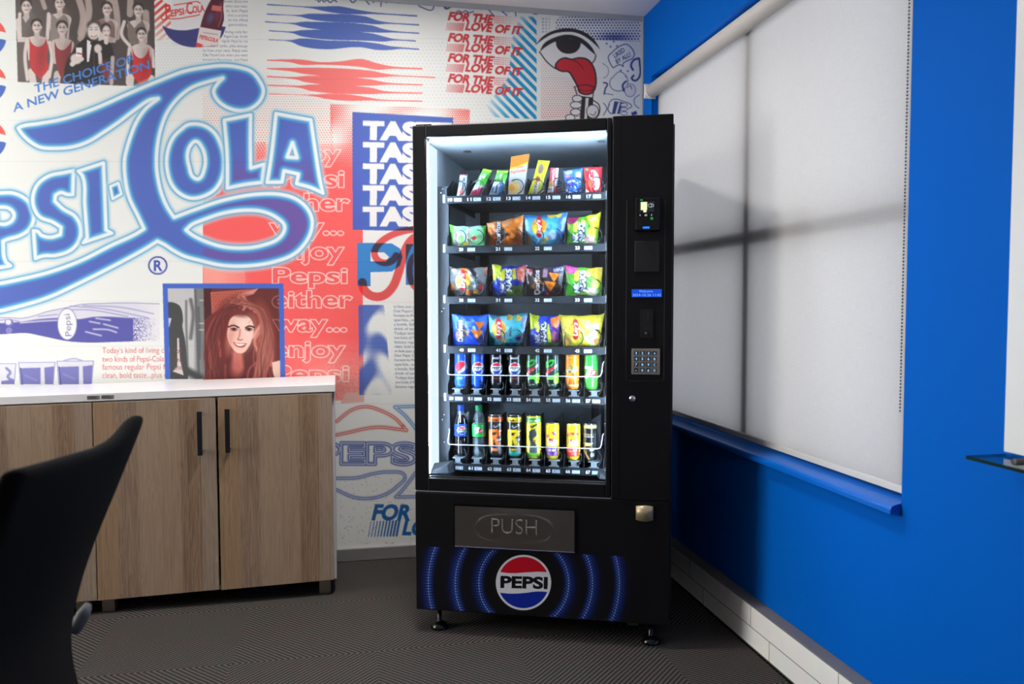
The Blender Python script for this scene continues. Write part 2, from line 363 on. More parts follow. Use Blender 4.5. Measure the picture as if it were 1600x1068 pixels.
class Press:
    def __init__(s, x0, y0, x1, y1, ss=3, base=(240, 239, 238)):
        s.x0, s.y0, s.ss = x0, y0, ss; s.W = int(round((x1 - x0) * ss)); s.H = int(round((y1 - y0) * ss))
        s.a = np.empty((s.H, s.W, 3), np.float32); s.a[:] = base; s.clip = None
    def _win(s, bx):
        c0 = max(0, int((bx[0] - s.x0) * s.ss)); r0 = max(0, int((bx[1] - s.y0) * s.ss))
        c1 = min(s.W, int((bx[2] - s.x0) * s.ss) + 2); r1 = min(s.H, int((bx[3] - s.y0) * s.ss) + 2)
        if c1 <= c0 or r1 <= r0: return None
        return r0, r1, c0, c1
    def _xy(s, w):
        r0, r1, c0, c1 = w
        return np.meshgrid((np.arange(c0, c1) + 0.5) / s.ss + s.x0, (np.arange(r0, r1) + 0.5) / s.ss + s.y0)
    def _put(s, w, m, col, mul=False):
        r0, r1, c0, c1 = w; m = m.astype(np.float32)
        if s.clip is not None: m = m * s.clip[r0:r1, c0:c1]
        m = m[..., None]; v = s.a[r0:r1, c0:c1]; col = np.asarray(col, np.float32)
        if mul: v *= (1 - m) + m * col / 255.0
        else: v *= (1 - m); v += m * col
    def _edges_mask(s, E, w):               # E: (n, 4) x0 y0 x1 y1, even-odd
        r0, r1, c0, c1 = w; buf = np.zeros((r1 - r0, c1 - c0 + 1), np.int16)
        for xa, ya, xb, yb in E:
            if ya == yb: continue
            if ya > yb: xa, ya, xb, yb = xb, yb, xa, ya
            ra = max(r0, int(math.ceil((ya - s.y0) * s.ss - 0.5))); rb = min(r1 - 1, int(math.ceil((yb - s.y0) * s.ss - 0.5)) - 1)
            if rb < ra: continue
            rr = np.arange(ra, rb + 1); yy = (rr + 0.5) / s.ss + s.y0
            xx = xa + (yy - ya) / (yb - ya) * (xb - xa)
            cc = np.clip(np.ceil((xx - s.x0) * s.ss - 0.5).astype(int), c0, c1) - c0
            np.add.at(buf, (rr - r0, cc), 1)
        return (np.cumsum(buf, axis=1)[:, :-1] & 1)
    def _loops(s, loops):
        E = []
        for L in loops:
            L = np.asarray(L, float); E.append(np.concatenate([L, np.roll(L, -1, 0)], 1))
        return np.concatenate(E)
    def mask(s, loops, pad=1):
        E = s._loops(loops); bx = (E[:, 0].min() - pad, E[:, 1].min() - pad, E[:, 0].max() + pad, E[:, 1].max() + pad)
        w = s._win(bx)
        return (None, None) if w is None else (w, s._edges_mask(E, w))
    def poly(s, pts, col, alpha=1.0, mul=False):
        loops = pts if (len(pts) and hasattr(pts[0][0], '__len__')) else [pts]
        w, m = s.mask(loops)
        if w is not None: s._put(w, m * alpha, col, mul)
    def blobpoly(s, pts, col, alpha=1.0, **k): s.poly(smooth(pts, True, 80, **k), col, alpha)
    def rect(s, x0, y0, x1, y1, col, alpha=1.0, mul=False): s.poly([(x0, y0), (x1, y0), (x1, y1), (x0, y1)], col, alpha, mul)
    def ellipse(s, cx, cy, rx, ry, col, alpha=1.0, ang=0.0, soft=0.0, mul=False):
        R = max(rx, ry) * (1 + soft) + 1; w = s._win((cx - R, cy - R, cx + R, cy + R))
        if w is None: return
        X, Y = s._xy(w); a = math.radians(ang); dx, dy = X - cx, Y - cy
        q = np.hypot((dx * math.cos(a) + dy * math.sin(a)) / rx, (-dx * math.sin(a) + dy * math.cos(a)) / ry)
        m = (q < 1).astype(np.float32) if soft <= 0 else np.clip((1 + soft - q) / (2 * soft), 0, 1)
        s._put(w, m * alpha, col, mul)
    def dist(s, pts, w, closed=False, rad=None):
        X, Y = s._xy(w); D = np.full(X.shape, 1e3, np.float32); r0, r1, c0, c1 = w
        P = np.asarray(pts, float); Q = np.roll(P, -1, 0) if closed else P[1:]; P = P if closed else P[:-1]
        for (ax, ay), (bx, by) in zip(P, Q):
            R = rad
            ww = s._win((min(ax, bx) - R, min(ay, by) - R, max(ax, bx) + R, max(ay, by) + R))
            if ww is None: continue
            q0, q1, k0, k1 = max(ww[0], r0), min(ww[1], r1), max(ww[2], c0), min(ww[3], c1)
            if q1 <= q0 or k1 <= k0: continue
            sl = (slice(q0 - r0, q1 - r0), slice(k0 - c0, k1 - c0)); x, y = X[sl], Y[sl]
            dx, dy = bx - ax, by - ay; t = np.clip(((x - ax) * dx + (y - ay) * dy) / (dx * dx + dy * dy + 1e-9), 0, 1)
            D[sl] = np.minimum(D[sl], np.hypot(x - ax - t * dx, y - ay - t * dy))
        return D
    def stroke(s, pts, width, col, alpha=1.0, closed=False, soft=0.0, curve=True, mul=False):
        if curve and len(pts) > 2: pts = smooth(pts, closed, 115)
        P = np.asarray(pts, float); R = width / 2 + soft + 0.6
        w = s._win((P[:, 0].min() - R, P[:, 1].min() - R, P[:, 0].max() + R, P[:, 1].max() + R))
        if w is None: return
        D = s.dist(P, w, closed, R); h = 0.5 / s.ss + soft
        s._put(w, np.clip((width / 2 + h - D) / (2 * h), 0, 1) * alpha, col, mul)
    def band(s, spec, col, alpha=1.0):       # (x, y, half thickness) along a ribbon
        up = smooth([(x, y - h) for x, y, h in spec], False, 90); dn = smooth([(x, y + h) for x, y, h in spec], False, 90)
        s.poly(np.concatenate([up, dn[::-1]]), col, alpha)
    def text(s, body, p0, p1, cap, col, shear=0.0, bold=0.0, alpha=1.0, up=None, outline=0.0, mul=False, condense=None):
        P, t, e = text_layout(body, p0, p1, cap, shear, bold, up)
        R = outline + 1; w = s._win((P[:, 0].min() - R, P[:, 1].min() - R, P[:, 0].max() + R, P[:, 1].max() + R))
        if w is None: return
        if outline > 0:
            D = np.full((w[1] - w[0], w[3] - w[2]), 1e3, np.float32)
            for a, b in e: D = s._dmin(D, w, P[a], P[b], outline)
            h = 0.5 / s.ss; m = np.clip((outline / 2 + h - D) / (2 * h), 0, 1)
        else:
            m = np.zeros((w[1] - w[0], w[3] - w[2]), np.float32); r0, r1, c0, c1 = w
            for tr in t:
                q = P[tr]; ww = s._win((q[:, 0].min(), q[:, 1].min(), q[:, 0].max(), q[:, 1].max()))
                if ww is None: continue
                X, Y = s._xy(ww); (x1, y1), (x2, y2), (x3, y3) = q
                d1 = (X - x2) * (y1 - y2) - (x1 - x2) * (Y - y2); d2 = (X - x3) * (y2 - y3) - (x2 - x3) * (Y - y3); d3 = (X - x1) * (y3 - y1) - (x3 - x1) * (Y - y1)
                ins = ~(((d1 < -1e-9) | (d2 < -1e-9) | (d3 < -1e-9)) & ((d1 > 1e-9) | (d2 > 1e-9) | (d3 > 1e-9)))
                m[ww[0] - r0:ww[1] - r0, ww[2] - c0:ww[3] - c0] = np.maximum(m[ww[0] - r0:ww[1] - r0, ww[2] - c0:ww[3] - c0], ins)
        s._put(w, m * alpha, col, mul)
    def _dmin(s, D, w, a, b, rad):
        r0, r1, c0, c1 = w; R = rad + 1
        ww = s._win((min(a[0], b[0]) - R, min(a[1], b[1]) - R, max(a[0], b[0]) + R, max(a[1], b[1]) + R))
        if ww is None: return D
        X, Y = s._xy(ww); dx, dy = b - a; t = np.clip(((X - a[0]) * dx + (Y - a[1]) * dy) / (dx * dx + dy * dy + 1e-9), 0, 1)
        sl = (slice(ww[0] - r0, ww[1] - r0), slice(ww[2] - c0, ww[3] - c0))
        D[sl] = np.minimum(D[sl], np.hypot(X - a[0] - t * dx, Y - a[1] - t * dy)); return D
    def dots(s, region, pitch, radius, col, alpha=1.0, invert=False, jitter=0.0):   # halftone; radius may be a function of the dot centre
        w, m = s.mask([region])
        if w is None: return
        X, Y = s._xy(w); ph = pitch * 0.866; row = np.round((Y - s.y0) / ph); off = (np.mod(row, 2)) * pitch / 2
        col_i = np.round((X - s.x0 - off) / pitch); cx = col_i * pitch + off + s.x0; cy = row * ph + s.y0
        r = radius(cx, cy) if callable(radius) else radius
        q = np.clip((r - np.hypot(X - cx, Y - cy)) * s.ss + 0.5, 0, 1)
        if invert: q = 1 - q
        s._put(w, q * m * alpha, col)
    def shade(s, region, fn, col, mul=False):   # coverage given by a function
        w, m = s.mask([region])
        if w is None: return
        X, Y = s._xy(w); s._put(w, m * np.clip(fn(X, Y), 0, 1), col, mul)
    def neon(s, loops, deep, keys, rad=13):
        E = s._loops(loops); w = s._win((E[:, 0].min() - rad, E[:, 1].min() - rad, E[:, 0].max() + rad, E[:, 1].max() + rad))
        D = np.full((w[1] - w[0], w[3] - w[2]), 1e3, np.float32)
        for L in loops: D = np.minimum(D, s.dist(L, w, True, rad))
        ins = s._edges_mask(E, w); sd = np.where(ins > 0, -D, D); sd = np.clip(sd, -rad, rad + 1)
        xs = [k[0] for k in keys]; r0, r1, c0, c1 = w; v = s.a[r0:r1, c0:c1]
        X, Y = s._xy(w); dp = deep(X, Y) if callable(deep) else np.broadcast_to(np.asarray(deep, np.float32), X.shape + (3,))
        al = np.interp(sd, xs, [k[2] for k in keys])[..., None]; fx = np.interp(sd, xs, [k[3] for k in keys])[..., None]
        cl = np.stack([np.interp(sd, xs, [k[1][i] for k in keys]) for i in range(3)], -1)
        v *= (1 - al); v += al * (cl * (1 - fx) + dp * fx)
    def out(s, k):                           # average k x k
        H, W = s.H // k * k, s.W // k * k
        return s.a[:H, :W].reshape(H // k, k, W // k, k, 3).mean((1, 3))
    def sample(s, px, py):
        x = np.clip((np.asarray(px) - s.x0) * s.ss - 0.5, 0, s.W - 1.001); y = np.clip((np.asarray(py) - s.y0) * s.ss - 0.5, 0, s.H - 1.001)
        i, j = x.astype(int), y.astype(int); fx, fy = (x - i)[..., None], (y - j)[..., None]
        return (s.a[j, i] * (1 - fx) + s.a[j, i + 1] * fx) * (1 - fy) + (s.a[j + 1, i] * (1 - fx) + s.a[j + 1, i + 1] * fx) * fy
def box2(a):                                 # soften by one sample
    b = a.copy(); b[1:-1, 1:-1] = (a[:-2, 1:-1] + a[2:, 1:-1] + a[1:-1, :-2] + a[1:-1, 2:] + 2 * a[1:-1, 1:-1]) / 6; return b

# ------------------------------------------------------------------ the mural printed on the wall behind
def paint_mural(P):
    navy, blue, red, cyan = (46, 62, 130), (84, 113, 192), (252, 122, 118), (14, 150, 208)
    # quiet dot fields
    P.dots([(585, 60), (700, 66), (700, 165), (560, 160)], 6.2, 1.0, (214, 214, 216), 0.8)
    P.dots([(244, 62), (330, 75), (330, 130), (244, 140)], 5.0, 1.1, (222, 222, 228))
    P.dots([(700, 120), (770, 120), (770, 195), (700, 195)], 6.2, 0.9, (214, 212, 212))
    # red panel and its halftone edges
    P.dots([(317, 140), (412, 110), (520, 160), (520, 300), (317, 320)], 4.3, lambda x, y: 0.45 + np.clip((y - 110) / 190, 0, 1) * 1.1, (250, 130, 120))
    hexr = lambda x, y: np.clip(2.3 - 1.5 * np.clip((np.sin(x / 26.0 + 1.2) * np.sin(y / 15.0 + x / 60) + 0.9) / 1.7, 0, 1) - np.clip((y - 215) / 70, 0, 1.2), 0.0, 2.4)
    P.dots([(516, 162), (734, 171), (734, 215), (560, 290), (516, 290)], 3.6, hexr, (248, 92, 82), 0.9, invert=True)
    P.shade([(397, 224), (551, 224), (551, 300), (345, 330), (345, 262)], lambda X, Y: np.clip((Y - 218) / 55, 0.0, 1) ** 0.8, (252, 98, 96))
    P.dots([(340, 224), (415, 222), (415, 250), (340, 262)], 4.6, 1.5, (250, 120, 112))
    P.poly([(317, 318), (345, 300), (400, 268), (551, 262), (551, 358), (567, 359), (568, 625), (317, 625)], (253, 99, 98))
    P.dots([(318, 400), (382, 415), (384, 445), (318, 445)], 3.8, 1.25, (255, 196, 178), 0.75)
    P.shade([(318, 405), (400, 415), (400, 445), (318, 445)], lambda X, Y: np.clip((395 - X) / 110, 0, 0.5), (255, 200, 180))
    n1 = rng.random((P.H // 3 + 2, P.W // 3 + 2)).astype(np.float32)
    nz = lambda X, Y: n1[np.clip(((Y - P.y0)).astype(int), 0, n1.shape[0] - 1), np.clip(((X - P.x0)).astype(int), 0, n1.shape[1] - 1)]
    P.shade([(450, 520), (569, 500), (569, 626), (440, 626)], lambda X, Y: (np.clip((Y - 525) / 75, 0, 1) * (0.35 + 0.5 * (nz(X, Y) > 0.5)) * np.clip((X - 440) / 70, 0, 1)) * 0.9, (244, 196, 184))
    P.poly([(540, 613), (569, 612), (569, 628), (532, 630)], (234, 186, 176))
    # small ads column, red hatch, little script mark
    hatch = [(165, -4), (248, -4), (266, 10), (268, 60), (243, 64), (240, 8), (190, 3)]
    w, m = P.mask([hatch]); X, Y = P._xy(w)
    P._put(w, m * ((np.mod(X + Y * 1.15, 13.2) < 6.6) * np.clip(1.25 - Y / 62, 0.25, 1)), (228, 74, 70))
    P.rect(268, 0, 330, 72, (236, 234, 234), 1)
    P.rect(244, 0, 330, 14, (238, 236, 236), 0.0)
    P.poly(smooth([(253, 40), (266, 45), (286, 47.5), (310, 44), (335, 40), (353, 42), (346, 58), (330, 70), (305, 74), (282, 70), (264, 58)], True, 40), (64, 68, 130))
    mk = (224, 66, 62)
    P.text('P', (259, 30), (268, 28), 22, mk, 0.15, 0.02); P.text('EPSI', (267.5, 26), (288, 22.5), 10, mk, 0.05, 0.03); P.rect(289, 16, 291.5, 17.6, mk); P.rect(289, 19.4, 291.5, 21, mk)
    P.text('C', (292, 22.5), (302, 20.5), 18, mk, 0.1, 0.02); P.text('OLA', (301.5, 20.5), (320, 17.5), 10.5, mk, 0.05, 0.03)
    P.stroke([(272, 8), (284, 6), (296, 4.5), (308, 2.5), (313, 5)], 1.6, mk); P.stroke([(262, 28), (255, 31), (252, 27), (256, 24)], 1.8, mk); P.stroke([(264, 29.5), (280, 29), (296, 26), (306, 24.5), (312, 22.5)], 1.7, mk)
    P.poly(smooth([(336, -6), (350, -6), (349, 14), (350, 30), (346, 44), (344, 58), (336, 73), (318, 73), (306, 72), (312, 46), (316, 30), (322, 14)], True, 60), (94, 40, 58))
    P.ellipse(329, 28, 5, 8, (96, 116, 170), 0.6, 20, 0.5); P.ellipse(340, 22, 4, 12, (150, 60, 70), 0.6, 10, 0.5); P.stroke([(345, 5), (346, 25), (341, 42)], 1.2, (210, 150, 150), 0.7)
    P.poly([(332, 8), (347, 10), (345, 18), (330, 16)], (226, 120, 112))
    P.poly([(312, 42), (346, 48), (341, 72), (306, 73)], (240, 226, 222)); P.poly([(307, 66), (318, 70), (314, 74), (306, 74)], (226, 76, 70))
    P.text('PEPSI:COLA', (311, 60), (340, 66.5), 6, (220, 60, 58), 0.1, 0.03); P.stroke([(318, 51), (340, 54)], 0.8, (120, 120, 140))
    for i, s_ in enumerate(('honest. Enjoy new', 'when you want', 'in. Inch Pepsi', 'than a calorie', 'its the official', 'generation.', 'living calls for', 'Pepsi-Cola. Drink', 'regular Pepsi for the', 'bold taste...plus energy', 'to liven your pace. Enjoy new', 'Diet Pepsi-Cola when you want', 'honest-to-Pepsi taste. Inch Pepsi')):
        y = 4 + i * 7.25 + (4 if i > 5 else 0); x = (350, 352, 354, 356, 357, 357, 352, 350, 346, 330, 317, 317, 317)[i]
        P.text(s_, (x, y), (387, y + 0.4), 4.2, (132, 134, 160), 0, 0.004, 0.85)
    # group photograph
    ph = [(23.6, -10), (241, -4), (242.6, 135.5), (27.8, 128)]
    P.clip = np.zeros((P.H, P.W), np.float32); w, m = P.mask([ph]); P.clip[w[0]:w[1], w[2]:w[3]] = m
    P.poly(ph, (86, 77, 74)); P.ellipse(40, 70, 40, 90, (128, 120, 116), 0.55, soft=0.7)
    skin, pale, hair = (230, 217, 211), (206, 188, 182), (62, 52, 50)
    def limb(pts, wd, c, a=1.0): P.stroke(pts, wd, c, a, soft=0.7)
    for pts in ([(122, -5), (130, 25), (126, 52)], [(137, -5), (139, 22), (126, 60)], [(178, -5), (183, 28), (182, 58)], [(64, -6), (70, 12)], [(228, 20), (229, 45)], [(204, -5), (203, 22)], [(172, -4), (170, 6)]):
        limb(pts, 10 if pts[0][0] > 100 else 7, (196, 178, 170), 0.9)
    def woman(hx, hy, hr, suit, body, arms, legs, face=skin):
        for a_ in arms: limb(a_, hr * 0.62, face)
        for l_ in legs: limb(l_, hr * 1.25, face)
        tx = [(hx - 1.1 * hr, hy + 1.9 * hr), (hx + 1.1 * hr, hy + 1.9 * hr), (hx + 2.0 * hr, hy + 2.5 * hr), (hx + 1.75 * hr, hy + 4.2 * hr), (hx + 1.6 * hr, hy + 6.2 * hr), (hx - 1.5 * hr, hy + 6.2 * hr), (hx - 1.7 * hr, hy + 4.2 * hr), (hx - 2.0 * hr, hy + 2.5 * hr)]
        P.poly(smooth(tx, True, 80), face, 0.96); P.ellipse(hx + 0.6 * hr, hy + 3.2 * hr, hr, 1.6 * hr, (168, 148, 142), 0.45, 0, 0.8)
        P.poly(smooth(body, True, 70), suit); P.ellipse(hx + 0.9 * hr, hy + 5.4 * hr, 0.7 * hr, 2.4 * hr, (60, 40, 40), 0.28, 8, 0.9)
        limb([(hx, hy + hr * 0.7), (hx + 0.5, hy + hr * 1.9)], hr * 0.95, (206, 190, 184))
        P.ellipse(hx - 0.3, hy - hr * 0.45, hr * 1.0, hr * 0.95, hair, 1, soft=0.15); P.ellipse(hx, hy + 0.12 * hr, hr * 0.80, hr * 1.08, face, 1, soft=0.15); P.ellipse(hx + 0.5 * hr, hy + 0.3 * hr, hr * 0.32, hr * 0.7, (176, 156, 150), 0.6, 0, 0.8)
        for sx in (-0.32, 0.3): P.stroke([(hx + sx * hr - 1.3, hy - 0.12 * hr), (hx + sx * hr + 1.3, hy - 0.1 * hr)], 1.5, (70, 54, 52), 0.9); P.stroke([(hx + sx * hr - 1.6, hy - 0.35 * hr), (hx + sx * hr + 1.6, hy - 0.35 * hr)], 0.8, (80, 64, 60), 0.8)
        P.stroke([(hx, hy), (hx - 0.6, hy + 0.35 * hr)], 0.8, (180, 150, 140), 0.7)
        P.stroke([(hx - 0.3 * hr, hy + 0.62 * hr), (hx + 0.25 * hr, hy + 0.62 * hr)], 1.3, (176, 88, 88), 0.9); P.ellipse(hx + hr * 0.85, hy + hr * 0.2, 1.0, 2, face, 0.9)
    woman(41, 10, 9, (120, 110, 106), [(33, 22), (40, 36), (50, 20), (60, 34), (58, 58), (34, 58)], [[(31, 22), (30, 58)]], [])
    woman(93, 5, 9, (150, 138, 132), [(80, 20), (90, 30), (100, 22), (106, 30), (104, 62), (78, 64)], [[(76, 22), (74, 60)]], [])
    woman(167, 14, 8.5, (150, 124, 116), [(150, 32), (165, 30), (176, 34), (180, 60), (158, 50)], [], [])
    woman(216, 16, 8.5, (136, 122, 114), [(199, 30), (210, 44), (222, 30), (228, 50), (214, 72), (204, 68)], [[(194, 34), (190, 54), (203, 72)]], [])
    woman(57.3, 41, 8.6, (204, 62, 66), [(45.5, 58), (50, 68), (60, 73), (68, 69), (72, 60), (75, 76), (73, 92), (76, 106), (63, 124), (48, 106), (46, 90), (46.5, 75)], [[(42, 62), (39, 88), (43, 124)], [(77, 66), (81, 88), (77, 120)]], [[(49, 112), (52, 130)], [(73, 114), (70, 130)]])
    woman(97, 44, 9, (150, 60, 62), [(85, 64), (91, 76), (99, 78), (107, 71), (113, 61), (110, 88), (104, 112), (97, 124), (91, 112), (87, 94)], [[(84, 66), (84, 92)]], [[(90, 116), (88, 130)]], (214, 198, 192))
    woman(221, 54, 8.2, (212, 56, 60), [(206, 74), (212, 87), (221, 91), (229, 84), (232.5, 74), (235, 96), (236, 116), (220, 135), (206, 113), (208, 96)], [[(202, 76), (200, 100), (199, 130)], [(238, 78), (240, 104)]], [[(205, 120), (203, 136)], [(236, 122), (237, 136)]])
    P.poly(smooth([(100, 118), (106, 92), (112, 82), (128, 63), (140, 57), (152, 64), (166, 62), (176, 76), (177, 100), (170, 122), (140, 130), (104, 128)], True, 70), (50, 45, 45))
    P.poly([(136, 62), (144, 66), (141, 82), (139, 96), (136, 97), (135.5, 80)], (240, 236, 234))
    limb([(165, 56), (166, 66)], 7, skin); P.ellipse(165, 44, 8, 8, hair, 1, soft=0.2); P.ellipse(166, 49, 6, 9, skin, 1, soft=0.2); P.stroke([(162, 48), (164.5, 48)], 1, (90, 70, 66)); P.stroke([(168, 48), (170, 48)], 1, (90, 70, 66)); P.stroke([(164, 55), (168, 55)], 1.3, (200, 80, 80))
    P.ellipse(147, 40, 11, 9, (86, 74, 68), 1, soft=0.2); P.ellipse(146.5, 49, 9.6, 13, (238, 226, 218), 1, 6, 0.15)
    for q in (142.5, 150.5): P.stroke([(q - 1.8, 46.5), (q + 1.8, 46)], 1.2, (120, 96, 90)); P.stroke([(q - 2.2, 43), (q + 2, 42.4)], 1, (120, 96, 90))
    P.stroke([(142, 56), (147, 58), (151, 55)], 1.2, (170, 100, 96)); P.poly([(141, 65), (146, 67.5), (151, 65), (151, 70), (146, 68.5), (141, 70)], (40, 36, 36))
    P.ellipse(119, 92, 9, 8, skin, 1, 20, 0.15); limb([(113, 100), (119, 94)], 8, skin); P.rect(119, 74.5, 128.5, 88, (246, 244, 244)); P.stroke([(121, 83), (128, 84.5)], 2.4, (214, 60, 60)); P.ellipse(126, 92, 5, 4, skin)
    P.ellipse(153, 76, 6, 7, skin, 1, soft=0.2); limb([(156, 84), (157, 98)], 6, skin)
    P.stroke([(147, 72), (147, 120)], 0.8, (120, 110, 108), 0.7); P.ellipse(168, 112, 10, 16, (170, 70, 70), 0.7, -20, 0.4); limb([(176, 90), (174, 130)], 6, (200, 184, 176))
    P.clip = None
    P.text('THE CHOICE OF', (54.5, 145.5), (208, 98), 12.8, (78, 134, 216), 0.2, 0.018); P.text('A NEW GENERATION', (21, 175), (234, 107), 12.8, (78, 134, 216), 0.2, 0.018)
    # globes running off to the left
    for cy in (58, 130, 218):
        P.clip = np.zeros((P.H, P.W), np.float32); c = (-21, cy); w, m = P.mask([[(c[0] + 31 * math.cos(t), c[1] + 31 * math.sin(t)) for t in np.linspace(0, 2 * math.pi, 40)]]); P.clip[w[0]:w[1], w[2]:w[3]] = m
        P.poly(smooth([(-60, cy - 40), (20, cy - 40), (20, cy - 2), (0, cy - 9), (-20, cy - 4), (-40, cy + 2), (-60, cy - 2)], True, 60), (242, 96, 90)); P.poly(smooth([(-60, cy + 40), (20, cy + 40), (20, cy + 10), (2, cy + 3), (-20, cy + 6), (-40, cy + 12), (-60, cy + 10)], True, 60), (70, 108, 196)); P.clip = None
    # waves
    for b in ([(417, 7, 1), (485, 11.5, 1.2), (505, 13.5, 3.5), (530, 15.5, 5.7), (560, 19, 3.5), (582, 20.5, 1.5), (652, 25, 1.2)],
              [(417, 22, 1), (468, 24.5, 1.3), (482, 25.5, 4), (500, 27, 5.5), (570, 31, 5.5), (590, 35, 3), (605, 36, 1.3), (655, 39, 1.1)],
              [(414, 34, .9), (460, 37, 1.3), (472, 38, 4), (490, 39.5, 5.5), (580, 45, 5.5), (598, 48, 3), (615, 49.5, 1.3), (655, 52, 1)],
              [(420, 48, .8), (458, 50.5, 1.6), (472, 52, 5), (580, 58, 6), (600, 61, 4), (615, 62, 1.4), (650, 64, 1)],
              [(420, 62, .6), (455, 64, 1.5), (470, 66, 6), (510, 70, 7), (560, 69, 4.5), (590, 73, 5), (610, 75, 3), (625, 75, 1.4), (655, 77, 1)]): P.band(b, blue)
    for b in ([(417, 94, .8), (455, 95, 2.5), (470, 97, 4.2), (500, 99, 2), (530, 99, 3), (565, 98.5, 6.4), (590, 104, 5), (612, 105.5, 2), (660, 107.5, 1.2)],
              [(417, 107, .8), (458, 109, 3), (475, 110.5, 5), (580, 116, 5.5), (600, 117.5, 3), (615, 118, 1.4), (680, 121, 1)],
              [(417, 119.5, 1), (462, 122, 2), (478, 123.5, 5), (580, 129, 5), (602, 130.5, 2), (660, 132.5, 1)],
              [(417, 133, 1), (470, 135.5, 2), (485, 137, 5), (580, 142, 5), (600, 144, 2), (660, 145.5, 1)],
              [(420, 146.5, .8), (490, 149, 1.2), (510, 150.5, 4), (545, 152.5, 5), (575, 154.5, 2.5), (590, 156, 1.3), (660, 158, 1)]): P.band(b, red)
    # slogan four times over and the cyan stripes
    reg = [(838.5, 26), (838.5, 186), (772, 183), (760, 165), (795, 120), (800, 60), (812, 26)]
    w, m = P.mask([reg]); X, Y = P._xy(w); P._put(w, m * (np.mod(X - Y * 0.98 + 4, 14.6) < 7.6) * np.clip((X - 758) / 40, 0.15, 1) * np.clip(0.35 + (Y - 60) / 60 + (X - 800) / 30, 0.1, 1), cyan)
    for y in (0, 33, 64.5, 96.5):
        f = 1 + 0.0 * y
        P.text('FOR THE', (699.5, 31 + y), (769, 36 + y), 12.4, (214, 60, 64), 0.22, 0.052)
        P.text('LOVE OF IT', (726.5, 46.5 + y), (814, 53.5 + y), 12.0, (214, 60, 64), 0.22, 0.052)
        for k in range(11):
            x = 698 + k * 2.5; P.stroke([(x - 0.6, 47 + y + k * 0.1), (x + 1.8, 35.5 + y + k * 0.1)], 0.6 + k * 0.11, (214, 60, 64), 0.95)
        for r in range(4):
            for k in range(14):
                P.rect(772 + k * 2.9, 24.2 + y + r * 3.3 + k * 0.18, 773.9 + k * 2.9 - 0.06 * k, 26.2 + y + r * 3.3 + k * 0.18, (222, 100, 108), max(0.1, 1 - k / 15))
    # the eye with its tongue
    P.dots([(845, 88), (905, 112), (908, 184), (845, 186)], 3.9, lambda x, y: 0.5 + np.clip((y - 90) / 100, 0, 1) * 0.65, (226, 110, 110))
    P.dots([(880, 24), (1000.5, 32), (1000.5, 65), (925, 63), (912, 54), (868, 44), (868, 30)], 4.9, lambda x, y: 1.15 + 1.35 * np.exp(-((x - 960) / 30.0) ** 2 - ((y - 58) / 8.0) ** 2) + 0.5 * np.exp(-((x - 925) / 28.0) ** 2 - ((y - 32) / 7.0) ** 2), (46, 62, 140))
    for r in range(5):
        for k in range(3): P.rect(847 + k * 5, 28 + r * 5, 849.8 + k * 5, 31 + r * 5, (176, 172, 214), 0.9 - 0.25 * k)
    ink = (50, 46, 48)
    P.poly(smooth([(836, 71), (848, 57), (862, 49), (880, 44.5), (900, 45.5), (918, 53), (930, 64), (938, 77.5), (926, 66), (912, 56), (898, 50.5), (880, 50), (864, 53), (850, 60.5)], True, 70), ink)
    P.poly(smooth([(843, 81), (850, 69), (868, 59), (888, 55), (909, 62), (924, 75), (931, 87), (925, 99), (905, 110), (880, 111), (868, 107), (855, 97)], True, 70), (238, 236, 236))
    P.poly(smooth([(868, 60), (888, 60), (908, 64), (906, 74), (899, 81.5), (888, 84), (877, 81), (870, 73)], True, 70), ink)
    P.poly(smooth([(843, 81), (850, 68), (868, 58), (888, 54), (909, 60), (924, 73), (932, 87), (922, 79), (909, 68), (890, 60), (870, 64), (853, 73)], True, 70), ink)
    P.stroke([(843, 81), (855, 97), (868, 107), (880, 111)], 1.8, ink); P.stroke([(931, 87), (929, 94), (925, 99)], 1.8, ink)
    tongue = smooth([(868, 104), (872.5, 95), (882, 90.5), (893, 92.5), (904, 90.5), (917, 92.5), (926, 102), (931, 119), (930, 137), (925, 145), (915.5, 147.5), (906, 144), (902, 134), (896, 123), (888, 112), (877, 111)], True, 80)
    P.poly(tongue, (206, 46, 56)); P.stroke(tongue, 2.4, ink, closed=True, curve=False); P.stroke([(893, 92), (904, 99), (912, 108)], 1.3, (110, 24, 34)); P.stroke([(903, 134), (915, 132.5), (929, 136)], 1.5, ink); P.stroke([(904, 140), (916, 142), (927, 140)], 1.2, (110, 24, 34))
    P.poly([(909, 152), (927, 152), (926, 186), (906, 186)], ink); P.poly([(915, 153), (920, 153), (917, 186), (913, 186)], (236, 232, 232))
    P.stroke([(898, 136), (902, 150), (926, 153), (928, 138)], 1.6, ink, curve=False); P.stroke([(897, 136), (903, 134)], 1.5, ink)
    for cx, cy, rx, ry in ((902, 154, 8.5, 6), (900, 164, 9.5, 6), (899.5, 175, 8.5, 6), (891, 184, 8, 6), (926, 174, 10, 11)):
        P.ellipse(cx, cy, rx, ry, ink); P.ellipse(cx, cy, rx - 1.3, ry - 1.3, (238, 236, 236))
    P.stroke([(926, 156), (936, 164), (936, 178), (930, 186)], 1.6, ink); P.stroke([(922, 178), (928, 180), (931, 174)], 1.0, ink)
    # doodles in navy
    d = (58, 72, 138)
    P.stroke(smooth([(950.5, 89), (955, 83), (978, 69), (984, 72), (991, 84), (989, 90), (978, 96), (974, 98.5), (973.5, 104), (969, 101), (958, 106), (954, 100)], True, 60), 1.4, d, closed=True, curve=False)
    P.text('LIKED', (961, 91), (977, 80), 7, d, 0.1, 0.02); P.text('BY ALL!', (964, 100), (986, 87.5), 7, d, 0.1, 0.02)
